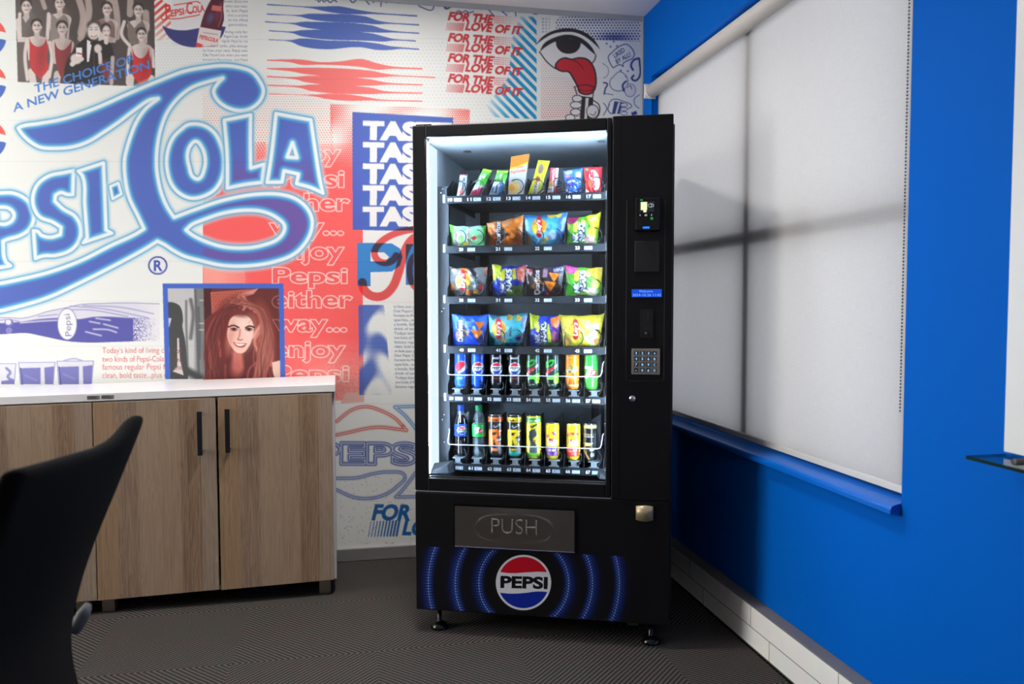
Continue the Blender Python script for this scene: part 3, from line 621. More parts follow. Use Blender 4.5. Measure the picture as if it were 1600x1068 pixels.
    P.stroke([(998, 91), (990, 94), (986, 103), (989, 109)], 3.2, d); P.stroke([(999, 92), (999, 120), (992, 126), (987, 122), (990, 118)], 3.0, d)
    P.stroke([(960, 118), (968, 112), (977, 117), (981, 128), (974, 140), (964, 142), (955, 137), (953, 127)], 1.0, d, closed=True); P.stroke([(975, 142), (973, 133), (978, 127)], 3, d)
    P.ellipse(984.5, 141, 9, 10.5, d); P.ellipse(984.5, 141, 8.2, 9.7, (234, 233, 236)); P.stroke([(979, 137), (985, 134), (987, 139)], 1.2, d)
    P.stroke([(951, 163), (956, 156), (964, 155), (973, 158), (984, 162), (987, 166), (980, 170)], 1.2, d); P.stroke([(952, 163), (950, 172), (955, 178)], 1.4, d)
    P.poly([(960, 158), (974, 160), (968, 178), (956, 178)], d); P.poly([(966, 160), (969, 160), (964, 178), (961, 178)], (234, 233, 236))
    for cy in (164, 170.5, 177): P.ellipse(975, cy, 6, 3.2, d); P.ellipse(975, cy, 5.0, 2.3, (236, 234, 236))
    P.stroke([(942, 99), (950, 106), (949, 118), (943, 122)], 1.1, (150, 152, 170)); P.stroke([(943, 129), (949, 131), (946, 138), (944, 147)], 2.2, d); P.stroke([(945, 146), (958, 148)], 0.9, d); P.stroke([(943, 161), (948, 168), (943, 180)], 1.2, d)
    P.stroke([(999, 148), (991, 155), (993, 165), (999, 169)], 1.0, d); P.poly([(986, 176), (994, 173), (996, 178), (988, 181)], d)
    for x, y in ((948, 68), (954, 73), (959, 65), (964, 72), (970, 110), (978, 119), (981, 111)): P.ellipse(x, y, 1.5, 1.5, d); P.ellipse(x, y, 0.7, 0.7, (234, 233, 236))
    top = (84, 98, 156)
    for pts in ([(493, 0), (496, -1), (498, 3), (503, -1), (506, 3), (511, 0), (516, 4), (522, 0), (526, 3)], [(546, -2), (551, 4), (556, 1)], [(570, -1), (577, 7)], [(583, 4), (588, -2), (594, 2)], [(596, 1), (595, 10)], [(603, 4), (615, 0)], [(615, 2), (625, 5), (635, 3), (640, 6)], [(654, 8), (656, 1), (667, 2), (677, 1)], [(655, 10), (676, 15), (678, 8)], [(697, 8), (697, 3), (705, 5), (704, 11), (698, 13), (696, 10)], [(712, 20), (717, 17), (722, 20), (727, 17), (733, 20), (740, 18)], [(745, 12), (757, 9)], [(758, 10), (764, 16), (771, 24)], [(758, 10), (775, 12), (792, 24)], [(805, 14), (806, 25)], [(812, 19), (825, 16)], [(828, 17), (836, 22), (843, 20), (851, 18)]):
        P.stroke(pts, 1.8, top)
    P.ellipse(698, 10, 5, 5, top); P.ellipse(699, 10, 2, 2, (236, 235, 236)); P.ellipse(838, 19, 3, 3, top); P.text('TODAY!', (776, 16.5), (796, 21), 8, top, 0.2, 0.0)
    for x, y in ((724, 8), (734, 12), (728, 3)): P.ellipse(x, y, 1.6, 1.6, top); P.ellipse(x, y, 0.8, 0.8, (236, 235, 236))
    # TASTE panel
    P.poly([(550.5, 174.8), (708, 183.8), (708, 362), (551, 358.8)], (70, 102, 190)); P.poly([(550.5, 174.8), (567, 175.8), (567, 359), (551, 358.8)], (80, 96, 190), 0.6)
    for k, (yt, yb) in enumerate(((190, 216), (223.5, 250.5), (257, 284.7), (291, 318), (324.5, 351))):
        dy = 3.4 - k * 0.75; P.text('TASTE', (566.5, yb), (706, yb + dy), yb - yt, (243, 241, 241), 0.0, 0.066)
    # script P and i in red over a blue slab
    P.rect(567, 360, 650, 476, (242, 240, 239)); P.poly([(558, 379), (612, 380), (625, 388), (629, 401), (625, 415), (612, 424), (579, 425), (579, 447), (558.5, 446)], (58, 134, 206)); P.poly([(579, 394), (600, 394), (608, 401), (603, 408), (579, 408)], (242, 240, 239))
    P.poly([(634, 381), (650, 381), (650, 445), (634, 445)], (58, 134, 206))
    rr = (238, 84, 84)
    for pts, wd in (([(654, 357), (630, 361), (608, 369), (592, 381), (585, 394), (589, 405), (601, 410.5), (613, 407), (619, 399)], 10.5), ([(654, 367), (641, 377), (631, 396), (623, 425), (613, 449), (598, 462), (581, 462), (569, 452), (566, 441)], 13.5), ([(654, 394), (644, 404), (640, 425), (645, 444), (656, 455)], 9.5)):
        P.stroke(pts, wd, (240, 88, 86), 0.96, mul=True)
    # halftone strip and small type
    P.dots([(560, 476), (600, 476), (612, 616), (561.5, 617)], 2.7, lambda x, y: 0.25 + 1.4 * np.clip(0.5 - 0.95 * np.sin(y / 10.5 + 1.7 * np.sin(x / 13.0) + 2.2) * np.cos(x / 17.0 - y / 40.0) + (x - 588) / 46, 0, 1), (72, 100, 184), 0.95, invert=True)
    for i, s_ in enumerate(('to liven your pace', 'Diet Pepsi-Cola', 'honest-to-Pepsi', 'sparkle...with', 'a bottle. Either', 'drink of today', 'Todays kind of', 'two kinds of Pepsi', 'famous regular', 'clean, bold taste', 'to liven your pace', 'Diet Pepsi-Cola', 'honest-to-Pepsi', 'sparkle...with', 'a bottle. Either', 'drink of today', 'Todays kind of', 'two kinds of Pepsi', 'famous regular')):
        P.text(s_, (615 + i * 0.15, 480.5 + i * 6.95), (655, 480.8 + i * 6.95), 4.2, (108, 118, 156), 0, 0.006, 0.9)
    # outlined lines on the red
    for s_, x0, x1, yb, cap in (('enjoy', 425, 533, 251, 25), ('Pepsi', 428, 538, 291.5, 26), ('either', 420, 547, 328.5, 26), ('way...', 420, 537, 366, 26), ('enjoy', 424, 538, 404, 26), ('Pepsi', 425.5, 543, 441.5, 23.5), ('either', 425, 551, 479.5, 25.5), ('way...', 426, 542, 517, 26), ('enjoy', 426, 540, 557, 25), ('Pepsi', 426, 545.5, 594.5, 24)):
        P.text(s_, (x0, yb), (x1, yb), cap, (255, 226, 220), 0, 0.035, 1.0, outline=1.5)
    # the bottle, glasses and serif copy low on the left
    bt = (92, 92, 172)
    up = [(-60, 498), (0, 496), (15, 496), (32, 497), (50, 494), (72, 487), (101, 481), (126, 475.5), (152, 474), (202, 473), (249, 474.5)]
    lo = [(249, 532), (208, 533), (177, 534), (143, 535), (118, 534), (101, 532), (67, 525), (40, 520), (17, 521), (0, 522), (-60, 522)]
    mid = [(-60, 505), (0, 505), (32, 503), (60, 499), (95, 497), (120, 499), (150, 495), (208, 497)]
    P.poly(np.concatenate([smooth(up, False, 80), smooth(lo, False, 80)]), (226, 224, 236)); P.poly(np.concatenate([smooth(mid, False, 80), [(208, 533)], smooth([q for q in lo if q[0] < 205], False, 80)]), bt)
    P.shade([(208, 496), (250, 496), (250, 532), (208, 533)], lambda X, Y: (nz(X * 1.0, Y * 1.0) > 0.45 + (X - 208) / 80.0) * 1.0, bt); P.shade([(208, 474), (250, 474), (250, 535), (208, 535)], lambda X, Y: np.clip((X - 215) / 40, 0, 0.75), (242, 240, 240))
    P.stroke(up, 1.2, (150, 148, 200)); P.stroke(mid, 1.4, (120, 118, 190))
    for pts in ([(100, 484), (140, 484), (200, 494)], [(110, 478), (160, 482), (230, 496)], [(130, 477), (190, 480), (240, 490)], [(60, 494), (90, 491)], [(0, 500), (14, 499), (30, 502)]): P.stroke(pts, 1.4, (146, 144, 198), 0.9, soft=0.6)
    for pts in ([(140, 502), (156, 505)], [(146, 514), (170, 515), (182, 519)], [(134, 518), (158, 524)], [(162, 506), (184, 512)], [(150, 497), (172, 500)], [(32, 504), (70, 501), (90, 500)], [(2, 503), (10, 503), (18, 503)]): P.stroke(pts, 2.2, (226, 224, 238), 0.9, soft=0.8)
    P.ellipse(14, 504, 7, 6, (120, 118, 188)); P.ellipse(13, 503, 4.5, 4, (232, 230, 240)); P.ellipse(14, 516, 5, 5, (140, 138, 200))
    P.ellipse(105, 506, 15.5, 25, (150, 148, 200)); P.ellipse(105, 506, 14.3, 23.6, (246, 245, 245)); P.text('Pepsi', (111.5, 524.5), (109, 490), 9.5, (130, 128, 180), 0, 0.0)
    gl = (126, 126, 192)
    for x0, x1, yt in ((-22, 25, 568), (29, 86, 566), (89, 146, 564)):
        P.poly([(x0, yt), (x1, yt - 0.5), (x1 - 3, 600), (x0 + 3, 600)], (228, 228, 238)); P.stroke([(x0, yt), (x1, yt - 0.5)], 1.2, (160, 160, 208)); P.stroke([(x0, yt), (x0 + 3, 600)], 1.3, (150, 150, 206)); P.stroke([(x1, yt), (x1 - 3, 600)], 1.3, (150, 150, 206))
        if x0 > 0:
            xm = x0 + (x1 - x0) * 0.6; P.poly([(x0 + 2, yt + 9), (xm, yt + 8), (xm, 600), (x0 + 4, 600)], gl); P.poly([(xm + 6, yt + 8), (x1 - 1.5, yt + 6), (x1 - 3.5, 600), (xm + 7, 600)], gl); P.stroke([(x0 + 10, yt + 20), (x0 + 28, yt + 28)], 2, (150, 150, 208), soft=1); P.stroke([(x0 + 3, yt + 9), (x0 + 6, 600)], 2.2, (92, 92, 170))
        else: P.stroke([(10, 575), (16, 582), (12, 588), (20, 594)], 3.5, gl, soft=1); P.poly([(2, 595), (22, 592), (22, 600), (2, 600)], gl)
    P.stroke([(100, 563), (116, 560), (128, 563)], 2, (170, 170, 212), soft=0.8)
    for s_, y, x1 in (("Today's kind of living calls for", 551.5, 285), ('two kinds of Pepsi-Cola. Drink', 565, 285), ('famous regular Pepsi for the', 577.3, 285), ('clean, bold taste...plus energy', 590.3, 285)):
        P.text(s_, (160, y), (x1, y - 0.8), 9, (222, 96, 96), 0, -0.004)
    # framed portrait
    P.poly([(254, 442.8), (443, 442.8), (446, 590), (258, 592)], (70, 106, 204))
    fr = [(262, 450.5), (435.5, 450.5), (438, 592), (266, 592)]
    P.clip = np.zeros((P.H, P.W), np.float32); w, m = P.mask([fr]); P.clip[w[0]:w[1], w[2]:w[3]] = m
    P.poly(fr, (200, 200, 200)); P.shade([(290, 450), (320, 450), (322, 592), (288, 592)], lambda X, Y: np.clip((X - 302) / 6, 0, 1), (126, 130, 130)); P.stroke([(305, 452), (308, 520), (311, 590)], 3, (90, 94, 95), soft=1)
    P.stroke([(291, 470), (291, 500), (292, 535), (294, 585)], 3.2, (116, 118, 118), soft=1); P.stroke([(298, 468), (302, 490), (300, 512), (298, 528)], 5.5, (110, 112, 112), soft=1.5); P.stroke([(310, 480), (312, 520), (312, 560)], 3, (90, 94, 96), soft=1)
    P.poly(smooth([(258, 472), (270, 472), (281, 478), (286, 500), (285, 508), (289, 530), (292, 560), (294, 594), (262, 594), (265, 545), (262, 520)], True, 70), (72, 74, 76)); P.poly([(277, 528), (279.5, 528), (281, 560), (287, 586), (270, 580), (277, 572)], (226, 210, 204)); P.poly([(262, 496), (268, 497), (264, 512)], (220, 216, 214)); P.stroke([(294, 580), (312, 590)], 12, (70, 72, 74), soft=3)
    for y in (469, 505, 515): P.stroke([(312, y), (326, y)], 1.6, (214, 196, 192), soft=0.6)
    P.poly([(318, 450), (440, 450), (440, 594), (320.5, 594)], (106, 46, 44)); P.poly([(318, 450), (331, 450), (330, 490), (319, 500)], (76, 34, 34))
    P.poly([(329, 456), (402, 451), (380, 463), (352, 476), (331, 491)], (196, 100, 84)); P.dots([(331, 457), (380, 455), (372, 464), (350, 473), (333, 482)], 4.4, 1.2, (140, 66, 58)); P.poly([(372, 460), (404, 450), (396, 459), (376, 466)], (222, 146, 128))
    P.ellipse(383, 492, 38, 30, (116, 48, 44), 1, 10, 0.2); P.ellipse(347, 535, 25, 58, (112, 42, 40), 1, 8, 0.25); P.ellipse(412, 528, 17, 54, (150, 70, 62), 1, -6, 0.25); P.ellipse(380, 590, 50, 30, (96, 38, 38), 1, 0, 0.3)
    for pts, wd, cl in (([(372, 464), (377, 470), (374, 480)], 3, (206, 128, 112)), ([(380, 463), (386, 472), (380, 484)], 3, (226, 156, 138)), ([(366, 468), (370, 476), (366, 484)], 2.4, (170, 88, 78)), ([(392, 480), (405, 482), (412, 498), (402, 516), (396, 526)], 6, (236, 170, 150)), ([(398, 486), (412, 492), (416, 506), (404, 522), (398, 532), (402, 548)], 4, (222, 146, 128)), ([(412, 496), (422, 516), (425, 545), (423, 570)], 5, (206, 122, 106)), ([(406, 530), (414, 552), (418, 574), (408, 584)], 3.6, (196, 104, 92)), ([(344, 486), (330, 506), (326, 530)], 3, (150, 66, 60)), ([(338, 520), (343, 540), (344, 556)], 2.6, (184, 96, 86)), ([(330, 556), (338, 576), (334, 592)], 3, (136, 56, 52)), ([(352, 570), (352, 592)], 3, (150, 66, 60)), ([(362, 478), (350, 492), (342, 512)], 3, (96, 36, 36)), ([(400, 566), (390, 576), (386, 592)], 2, (190, 96, 86)), ([(398, 540), (404, 548), (402, 554)], 1.6, (226, 150, 132))): P.stroke(pts, wd, cl, 0.9, soft=1.4)
    for k in range(110):
        t = rng.random(); side = -1 if rng.random() < 0.5 else 1; x0 = 374 + rng.normal() * 7; y0 = 466 + rng.random() * 10
        if side < 0: pts = [(x0, y0), (352 - 14 * t, 488 + 8 * rng.random()), (340 - 14 * t + 4 * rng.normal(), 525), (336 - 6 * t + 5 * rng.normal(), 560), (346 - 16 * t + 6 * rng.normal(), 593)]
        else: pts = [(x0, y0), (398 + 10 * t, 480 + 6 * rng.random()), (409 + 13 * t + 2 * rng.normal(), 515), (404 + 18 * t + 4 * rng.normal(), 552), (402 + 14 * t + 6 * rng.normal(), 592)]
        b_ = rng.random() ** (1.6 if side < 0 else 0.8); c0, c1 = np.array((78, 28, 28)), np.array((226, 142, 124) if side > 0 else (186, 96, 86)); P.stroke(pts, 0.9 + rng.random() * 1.3, c0 + (c1 - c0) * b_, 0.55, soft=0.5)
    P.stroke([(371, 552), (372, 572)], 16, (206, 120, 106), soft=3); P.ellipse(370, 575, 9, 14, (190, 100, 90), 0.8, soft=0.5); P.poly(smooth([(425, 566), (440, 562), (440, 594), (430, 590)], True, 70), (240, 202, 186))
    P.poly(smooth([(356, 512), (360, 498), (368, 492), (380, 491), (390, 496), (396, 508), (395, 525), (389, 541), (380, 551), (371, 551), (361, 541), (355, 526)], True, 100), (246, 202, 186)); P.ellipse(379, 505, 9, 8, (255, 224, 212), 0.7, 0, 0.8); P.ellipse(366, 531, 5, 5, (255, 220, 208), 0.5, 0, 0.8); P.ellipse(360, 528, 6, 20, (222, 148, 132), 0.7, 8, 0.7); P.ellipse(374, 490, 17, 4.5, (120, 54, 50), 0.8, 6, 0.6); P.ellipse(387, 520, 8, 20, (255, 226, 214), 0.6, 8, 0.8)
    for ex in (365.5, 389): P.ellipse(ex, 514.5, 5, 2.6, (150, 78, 72), 0.8, 4, 0.5); P.ellipse(ex, 514.5, 2.6, 1.9, (52, 20, 22)); P.stroke([(ex - 5, 513.6), (ex, 512.2), (ex + 5, 514)], 1.1, (60, 24, 26))
    P.stroke([(357, 510.5), (365, 508), (373, 511.5)], 2.4, (70, 28, 30)); P.stroke([(384, 511.5), (390, 509), (397, 511)], 2.4, (70, 28, 30)); P.stroke([(375, 515), (374, 524), (372, 529)], 2.8, (206, 126, 112), 0.8, soft=1); P.stroke([(371, 530), (375, 531), (379, 530)], 1.3, (150, 76, 70))
    P.poly(smooth([(364, 534), (373, 536), (386, 536), (381, 542), (374, 542.5), (368, 540)], True, 60), (184, 70, 70)); P.poly(smooth([(366, 535.2), (374, 537), (384, 537), (378, 540), (372, 540)], True, 60), (255, 244, 240)); P.stroke([(388, 505), (392, 500)], 1, (210, 140, 126), 0.6)
    P.text('way...', (426, 517), (542, 517), 26, (206, 150, 142), 0, 0.035, 0.8, outline=1.1); P.text('either', (425, 479.5), (551, 479.5), 25.5, (206, 150, 142), 0, 0.035, 0.8, outline=1.1)
    for s_, y in (('for', 551.5), ('rink', 565), ('the', 577.3)): P.text(s_, (272, y), (285, y), 8, (120, 70, 74), 0, 0.0, 0.8)
    P.clip = None
    # big script lettering like neon tube
    keys = [(-13, (84, 108, 194), 1, 1.0), (-10.5, (84, 108, 194), 1, 0.85), (-8, (78, 134, 206), 1, 0.15), (-5.4, (86, 172, 224), 1, 0), (-3.8, (128, 194, 230), 1, 0), (-2.7, (216, 238, 248), 1, 0), (-1.2, (244, 249, 252), 1, 0), (1.2, (244, 249, 252), 1, 0), (2.3, (212, 234, 245), 1, 0), (3.3, (96, 166, 206), 1, 0), (4.2, (128, 190, 220), 0.95, 0), (6.5, (190, 224, 240), 0.6, 0), (11, (228, 238, 244), 0, 0), (14, (240, 240, 240), 0, 0)]
    def deep(X, Y):
        k = np.clip((X - 316) / 4, 0, 1) * np.clip((Y - (236 + 60 * (X < 345))) / 45, 0, 1)
        return (1 - k[..., None]) * np.array((84, 108, 194)) + k[..., None] * np.array((112, 90, 168))
    big = [(28, 200), (33, 197), (60, 192.5), (100, 185), (150, 168), (200, 146), (250, 125), (287, 111), (325, 104), (350, 102), (375, 105), (394, 112), (407, 128), (412, 142), (407, 157), (395, 168), (380, 173), (357, 169), (339, 156), (333.5, 142), (340, 130), (348, 122), (325, 128), (300, 137), (280, 152), (262, 175), (252, 200), (246, 230), (245, 262), (246.5, 275), (252, 300), (261, 322), (272, 339), (300, 328.5), (350, 312), (400, 303), (437, 303), (462, 310), (480, 325), (488, 343), (486, 362.5), (475, 382.5), (458, 398), (425, 410), (387.5, 415.5), (350, 415), (312, 407), (287, 400), (270, 391), (257, 382.5), (246, 377), (225, 390), (175, 417), (125, 442), (75, 465), (25, 480), (0, 486), (-60, 497), (-130, 505), (-130, 452), (-60, 450), (0, 442), (25, 437), (75, 425), (125, 407), (175, 382), (212, 365), (224.5, 357), (215, 337), (202, 310), (196, 285), (194, 250), (197, 235), (204, 212), (213, 190), (228, 169), (247, 154), (235, 156), (212, 171), (187, 190), (162, 207), (137, 222), (112, 230), (87, 232), (62, 230), (45, 220), (33, 208)]
    hole = [(291, 359), (300, 351), (315, 344.5), (350, 333), (387, 328.5), (412, 331), (432, 340), (444, 352), (443, 362), (434, 373), (412, 382), (387, 386.5), (350, 385), (320, 376), (300, 366)]
    P.neon([smooth(big, True, 58), smooth(hole, True, 70)], deep, keys)
    O_ = [(285, 200), (292, 195), (304, 193), (320, 196), (335, 207), (345, 225), (351, 248), (348, 275), (337, 295), (320, 306), (300, 310), (283, 304), (269, 290), (261, 266), (261, 240), (270, 215)]
    o_ = [(306, 221), (315, 230), (320, 245), (319, 263), (310, 279), (301, 275), (296, 261), (293, 242), (298, 227)]
    P.neon([smooth(O_, True, 75), smooth(o_, True, 100)], deep, keys)
    P.neon([smooth([(350, 187.5), (392, 179), (391.5, 220), (392, 262), (413, 256), (410, 285), (383, 288.5), (355, 294), (354.5, 240)], True, 40)], deep, keys)
    P.neon([smooth([(431, 177), (486, 187), (493, 235), (500, 280), (505, 302), (485, 293), (463, 287), (466, 272), (444, 267), (441, 284.5), (417, 285), (423, 248)], True, 40), smooth([(457, 223), (464, 246), (449, 245)], True, 40)], deep, keys)
    P.neon([smooth([(-60, 306), (0, 301), (20, 301), (37, 308), (50, 322), (53, 340), (47, 357), (32, 368), (12, 374), (5, 377), (9, 408), (17, 415), (-30, 424), (-24, 330)], True, 50), smooth([(-6, 324), (12, 325), (21, 333), (20, 342), (10, 349), (-4, 349)], True, 60)], deep, keys)
    P.neon([smooth([(115, 266), (114, 304), (105, 304), (95, 301), (87, 305), (86, 314), (99, 326), (117, 337), (126, 354), (124, 375), (112, 390), (88, 399), (67, 400), (55, 404), (52, 360), (59, 361), (65, 367), (80, 370), (94, 366), (95, 355), (82, 347), (62, 339), (53, 325), (51, 307), (59, 287), (77, 274), (100, 269)], True, 45)], deep, keys)
    P.neon([smooth([(122, 267), (162, 254), (164, 305), (166, 359), (175, 364), (130, 379), (136, 371), (132, 320), (129, 276)], True, 40)], deep, keys)
    P.neon([smooth([(172, 291), (185, 285.5), (190, 303), (176, 311)], True, 40)], deep, [(k[0] * 0.75, k[1], k[2], k[3]) for k in keys])
    P.ellipse(246.5, 414.5, 15.2, 14.6, (70, 92, 176)); P.ellipse(246.5, 414.5, 12.6, 12, (240, 239, 238)); P.text('R', (240.5, 422.5), (254, 422.5), 16, (66, 90, 180), 0, 0.03)
    # neon outline globe behind the machine
    for pts, c0, c1 in (([(526, 658), (550, 640), (572, 635), (595, 641), (617, 653), (630, 666)], (198, 62, 56), (246, 214, 208)), ([(526, 679), (550, 674), (572, 669), (595, 667), (617, 669.5), (635, 672), (630, 666)], (198, 62, 56), (246, 214, 208)),
                        ([(526, 747), (558, 746), (584, 739.5), (606, 737), (632.5, 743), (620, 760), (600, 773), (572, 778.5), (550, 775.5), (526, 765)], (56, 90, 166), (214, 222, 240)), ([(700, 633), (617, 635.5), (634, 650), (660, 684)], (52, 112, 188), (214, 228, 244)), ([(660, 724), (628, 766), (618.5, 776), (700, 775)], (56, 90, 166), (214, 222, 240))):
        P.stroke(pts, 5.5, c0, 0.35, soft=2.2); P.stroke(pts, 4.2, c0, 0.9, soft=0.5); P.stroke(pts, 1.7, c1)
    P.text('PEPSI', (491, 723), (666, 724), 31, (90, 110, 176), 0, 0.03, 0.35, outline=7); P.text('PEPSI', (491, 723), (666, 724), 31, (74, 94, 164), 0, 0.03, 1, outline=4.6); P.text('PEPSI', (491, 723), (666, 724), 31, (216, 222, 238), 0, 0.03, 1, outline=1.7); P.text('PEPSI', (494, 721), (663, 722), 27, (110, 128, 184), 0, -0.005, 0.8, outline=1.2)
    for i in range(170):
        x, y = 532 + rng.random() * 115, 745 + rng.random() * 105; P.ellipse(x, y, 0.8, 0.7, (190, 160, 150) if i % 3 else (120, 110, 110), 0.7)
    db = (24, 104, 176)
    P.text('FOR THE', (580.5, 811), (704, 812.5), 23, db, 0.22, 0.045); P.text('LOVE OF IT', (628, 834.5), (775, 836), 22, db, 0.22, 0.045)
    for k in range(10): P.stroke([(575.5 + k * 4.9, 838 - k * 0.2), (579.8 + k * 4.9, 814.5 - k * 0.1)], 1.0 + k * 0.26, db)
    # faint plank lines of the wall under the vinyl
    for y0, y1 in ((62, 59), (124, 122), (188, 192), (252, 262), (408, 412), (470, 474), (540, 560), (628, 634), (700, 704)):
        P.stroke([(-130, y0), (300, y0 * 0.98 + y1 * 0.02), (1003, y1)], 0.8, (226, 224, 224), 0.5, curve=False, mul=True)

mural_white = (242, 244, 240)
pressA = Press(-130, -24, 1003, 884, 3, mural_white)
paint_mural(pressA)
img = pressA.out(3)                                   # one colour per small square of the print
del pressA
def mural_patch(name, x0, y0, x1, y1):
    xs = np.arange(x0, x1 + 1) + 0.5; ys = np.arange(y0, y1 + 1) + 0.5; X, Y = np.meshgrid(xs, ys)
    co = grid_on_plane(X, Y, (0, 1, 0), YW - 0.0015)
    c = lin(img[y0 + 24:y1 + 25, x0 + 130:x1 + 131]) * MURAL_ALBEDO
    return co, c

# ------------------------------------------------------------------ the room
def structure(o): o['kind'] = 'structure'; return o
mb = MB().box(XL, XR + 0.2, YB, YW + 0.1, -0.08, 0); structure(mb.build('floor', M['carpet']))
mb = MB().box(XL, XR + 0.2, YB, YW + 0.1, ZC, ZC + 0.08); structure(mb.build('ceiling', M['ceiling']))
wall_back = structure(MB().box(XL, XR + 0.2, YW, YW + 0.1, 0, ZC).build('wall_back', M['white_wall']))
structure(MB().box(XL - 0.1, XL, YB, YW + 0.1, 0, ZC).build('wall_left', M['white_wall']))
structure(MB().box(XL, XR + 0.2, YB - 0.1, YB, 0, ZC).build('wall_front', M['white_wall']))
WY0, WY1, WZ0, WZ1, WT = 1.822, 3.668, 0.70, 2.384, 0.22       # window recess
mb = MB()
mb.box(XR, XR + WT, YB, WY0, 0, ZC); mb.box(XR, XR + WT, WY1, YW, 0, ZC); mb.box(XR, XR + WT, WY0, WY1, WZ1, ZC); mb.box(XR, XR + WT, WY0, WY1, 0, WZ0)
structure(mb.build('wall_right', M['blue_wall']))
structure(MB().box(XR - 0.010, XR - 0.001, YW - 0.014, YW - 0.002, 0.09, ZC).build('trim_1', M['trim_grey']))
structure(MB().box(XL, XR - 0.002, YW - 0.012, YW - 0.002, ZC - 0.024, ZC).build('trim_2', M['trim_grey']))
structure(MB().box(XL, XR - 0.06, YW - 0.016, YW - 0.0005, 0, 0.062).build('baseboard_back', M['skirting'], bevel=0.003))
structure(MB().box(XR - 0.058, XR - 0.0005, YB, YW - 0.0005, 0, 0.155).build('baseboard_right', M['tile'], bevel=0.004))
structure(MB().box(XR - 0.064, XR - 0.058, YB, YW - 0.02, 0, 0.008).build('trim_3', M['black_gloss']))
# window sill with a rounded nose
pr = [(XR - 0.034, 0.676), (XR - 0.034, 0.690), (XR - 0.030, 0.698), (XR - 0.020, 0.7025), (XR + 0.03, 0.7125), (XR + 0.12, 0.722), (XR + 0.12, 0.702), (XR - 0.0005, 0.7005), (XR - 0.0005, 0.676)]
mb = MB(); n = len(pr); mb.add([(x, WY0, z) for x, z in pr] + [(x, WY1, z) for x, z in pr], [list(range(n)), list(range(n, 2 * n))[::-1]] + [(i, n + i, n + (i + 1) % n, (i + 1) % n) for i in range(n)])
structure(mb.build('trim_4', M['sill'], bevel=0.002))
lw = structure(empty('added_window', (XL, 2.6, 1.7)))  # made-up window: a frame added around the fill lamp, no opening behind
f = MB()
for y0, y1, z0, z1 in ((-0.82, -0.75, -0.67, 0.67), (0.75, 0.82, -0.67, 0.67), (-0.75, 0.75, 0.60, 0.67), (-0.75, 0.75, -0.67, -0.60), (-0.02, 0.02, -0.6, 0.6)): f.box(0.0005, 0.07, y0, y1, z0, z1)
structure(f.build('window_frame', M['plastic_white'], lw))
# window: frame bars close behind the blind, then the pane
win = structure(empty('window_1', (XR + 0.1, (WY0 + WY1) / 2, WZ0)))
fx0, fx1 = XR + 0.044, XR + 0.10
f = MB(); iv = win.location
for y0, y1, z0, z1 in ((WY0, WY0 + 0.045, WZ0 + 0.022, WZ1), (WY1 - 0.045, WY1, WZ0 + 0.022, WZ1), (WY0, WY1, WZ1 - 0.045, WZ1), (WY0, WY1, WZ0 + 0.022, WZ0 + 0.05), (2.730, 2.780, WZ0 + 0.03, WZ1 - 0.02), (WY0, WY1, 1.475, 1.535)):
    f.box(fx0 - iv[0], fx1 - iv[0], y0 - iv[1], y1 - iv[1], z0 - iv[2], z1 - iv[2])
structure(f.build('window_frame', M['frame_dark'], win))
structure(MB().box(0.028, 0.032, WY0 - iv[1] + 0.01, WY1 - iv[1] - 0.01, 0.02, WZ1 - WZ0 - 0.01).build('window_pane', M['glass'], win))

# roller blind
bl = empty('roller_blind', (XR, (WY0 + WY1) / 2, WZ1)); tag(bl, 'white roller blind pulled down over the window in the blue wall', 'roller blind')
ox, oy, oz = XR, (WY0 + WY1) / 2, WZ1
NY, NZ = 60, 40
vs = []; fs = []
for i in range(NZ + 1):
    for j in range(NY + 1):
        z = 2.300 + (0.7245 - 2.300) * i / NZ; y = 1.830 + (3.648 - 1.830) * j / NY
        vs.append((XR + 0.028 + 0.0015 * math.sin(y * 5.0 + 1) * i / NZ + 0.001 * math.sin(y * 17) * i / NZ - ox, y - oy, z - oz))
for i in range(NZ):
    for j in range(NY): a = i * (NY + 1) + j; fs.append((a, a + 1, a + NY + 2, a + NY + 1))
fab = MB().add(vs, fs, True).build('blind_fabric', M['blind'], bl, fix=False)
MB().box(0.024, 0.034, 1.832 - oy, 3.646 - oy, 0.7235 - oz, 0.745 - oz).build('bottom_bar', M['roller'], bl, bevel=0.003)
MB().lathe([(0.0335, 1.832 - oy), (0.0335, 3.650 - oy)], 28, (-0.004, 0, 2.307 - oz), 'y').build('roller_tube', M['roller'], bl)
MB().lathe([(0.035, 3.652 - oy), (0.035, 3.667 - oy)], 20, (-0.004, 0, 2.307 - oz), 'y').box(-0.042, 0.02, 3.657 - oy, 3.667 - oy, 2.270 - oz, 2.342 - oz).build('end_bracket', M['plastic_white'], bl, bevel=0.004)
ch = MB()
for k in range(150):
    z = 2.33 - k * 0.0092
    ch.lathe([(0.0001, -0.0032), (0.0026, -0.002), (0.0026, 0.002), (0.0001, 0.0032)], 6, (-0.006, 1.829 - oy, z - oz))
ch.build('bead_chain', M['chain'], bl, fix=False)

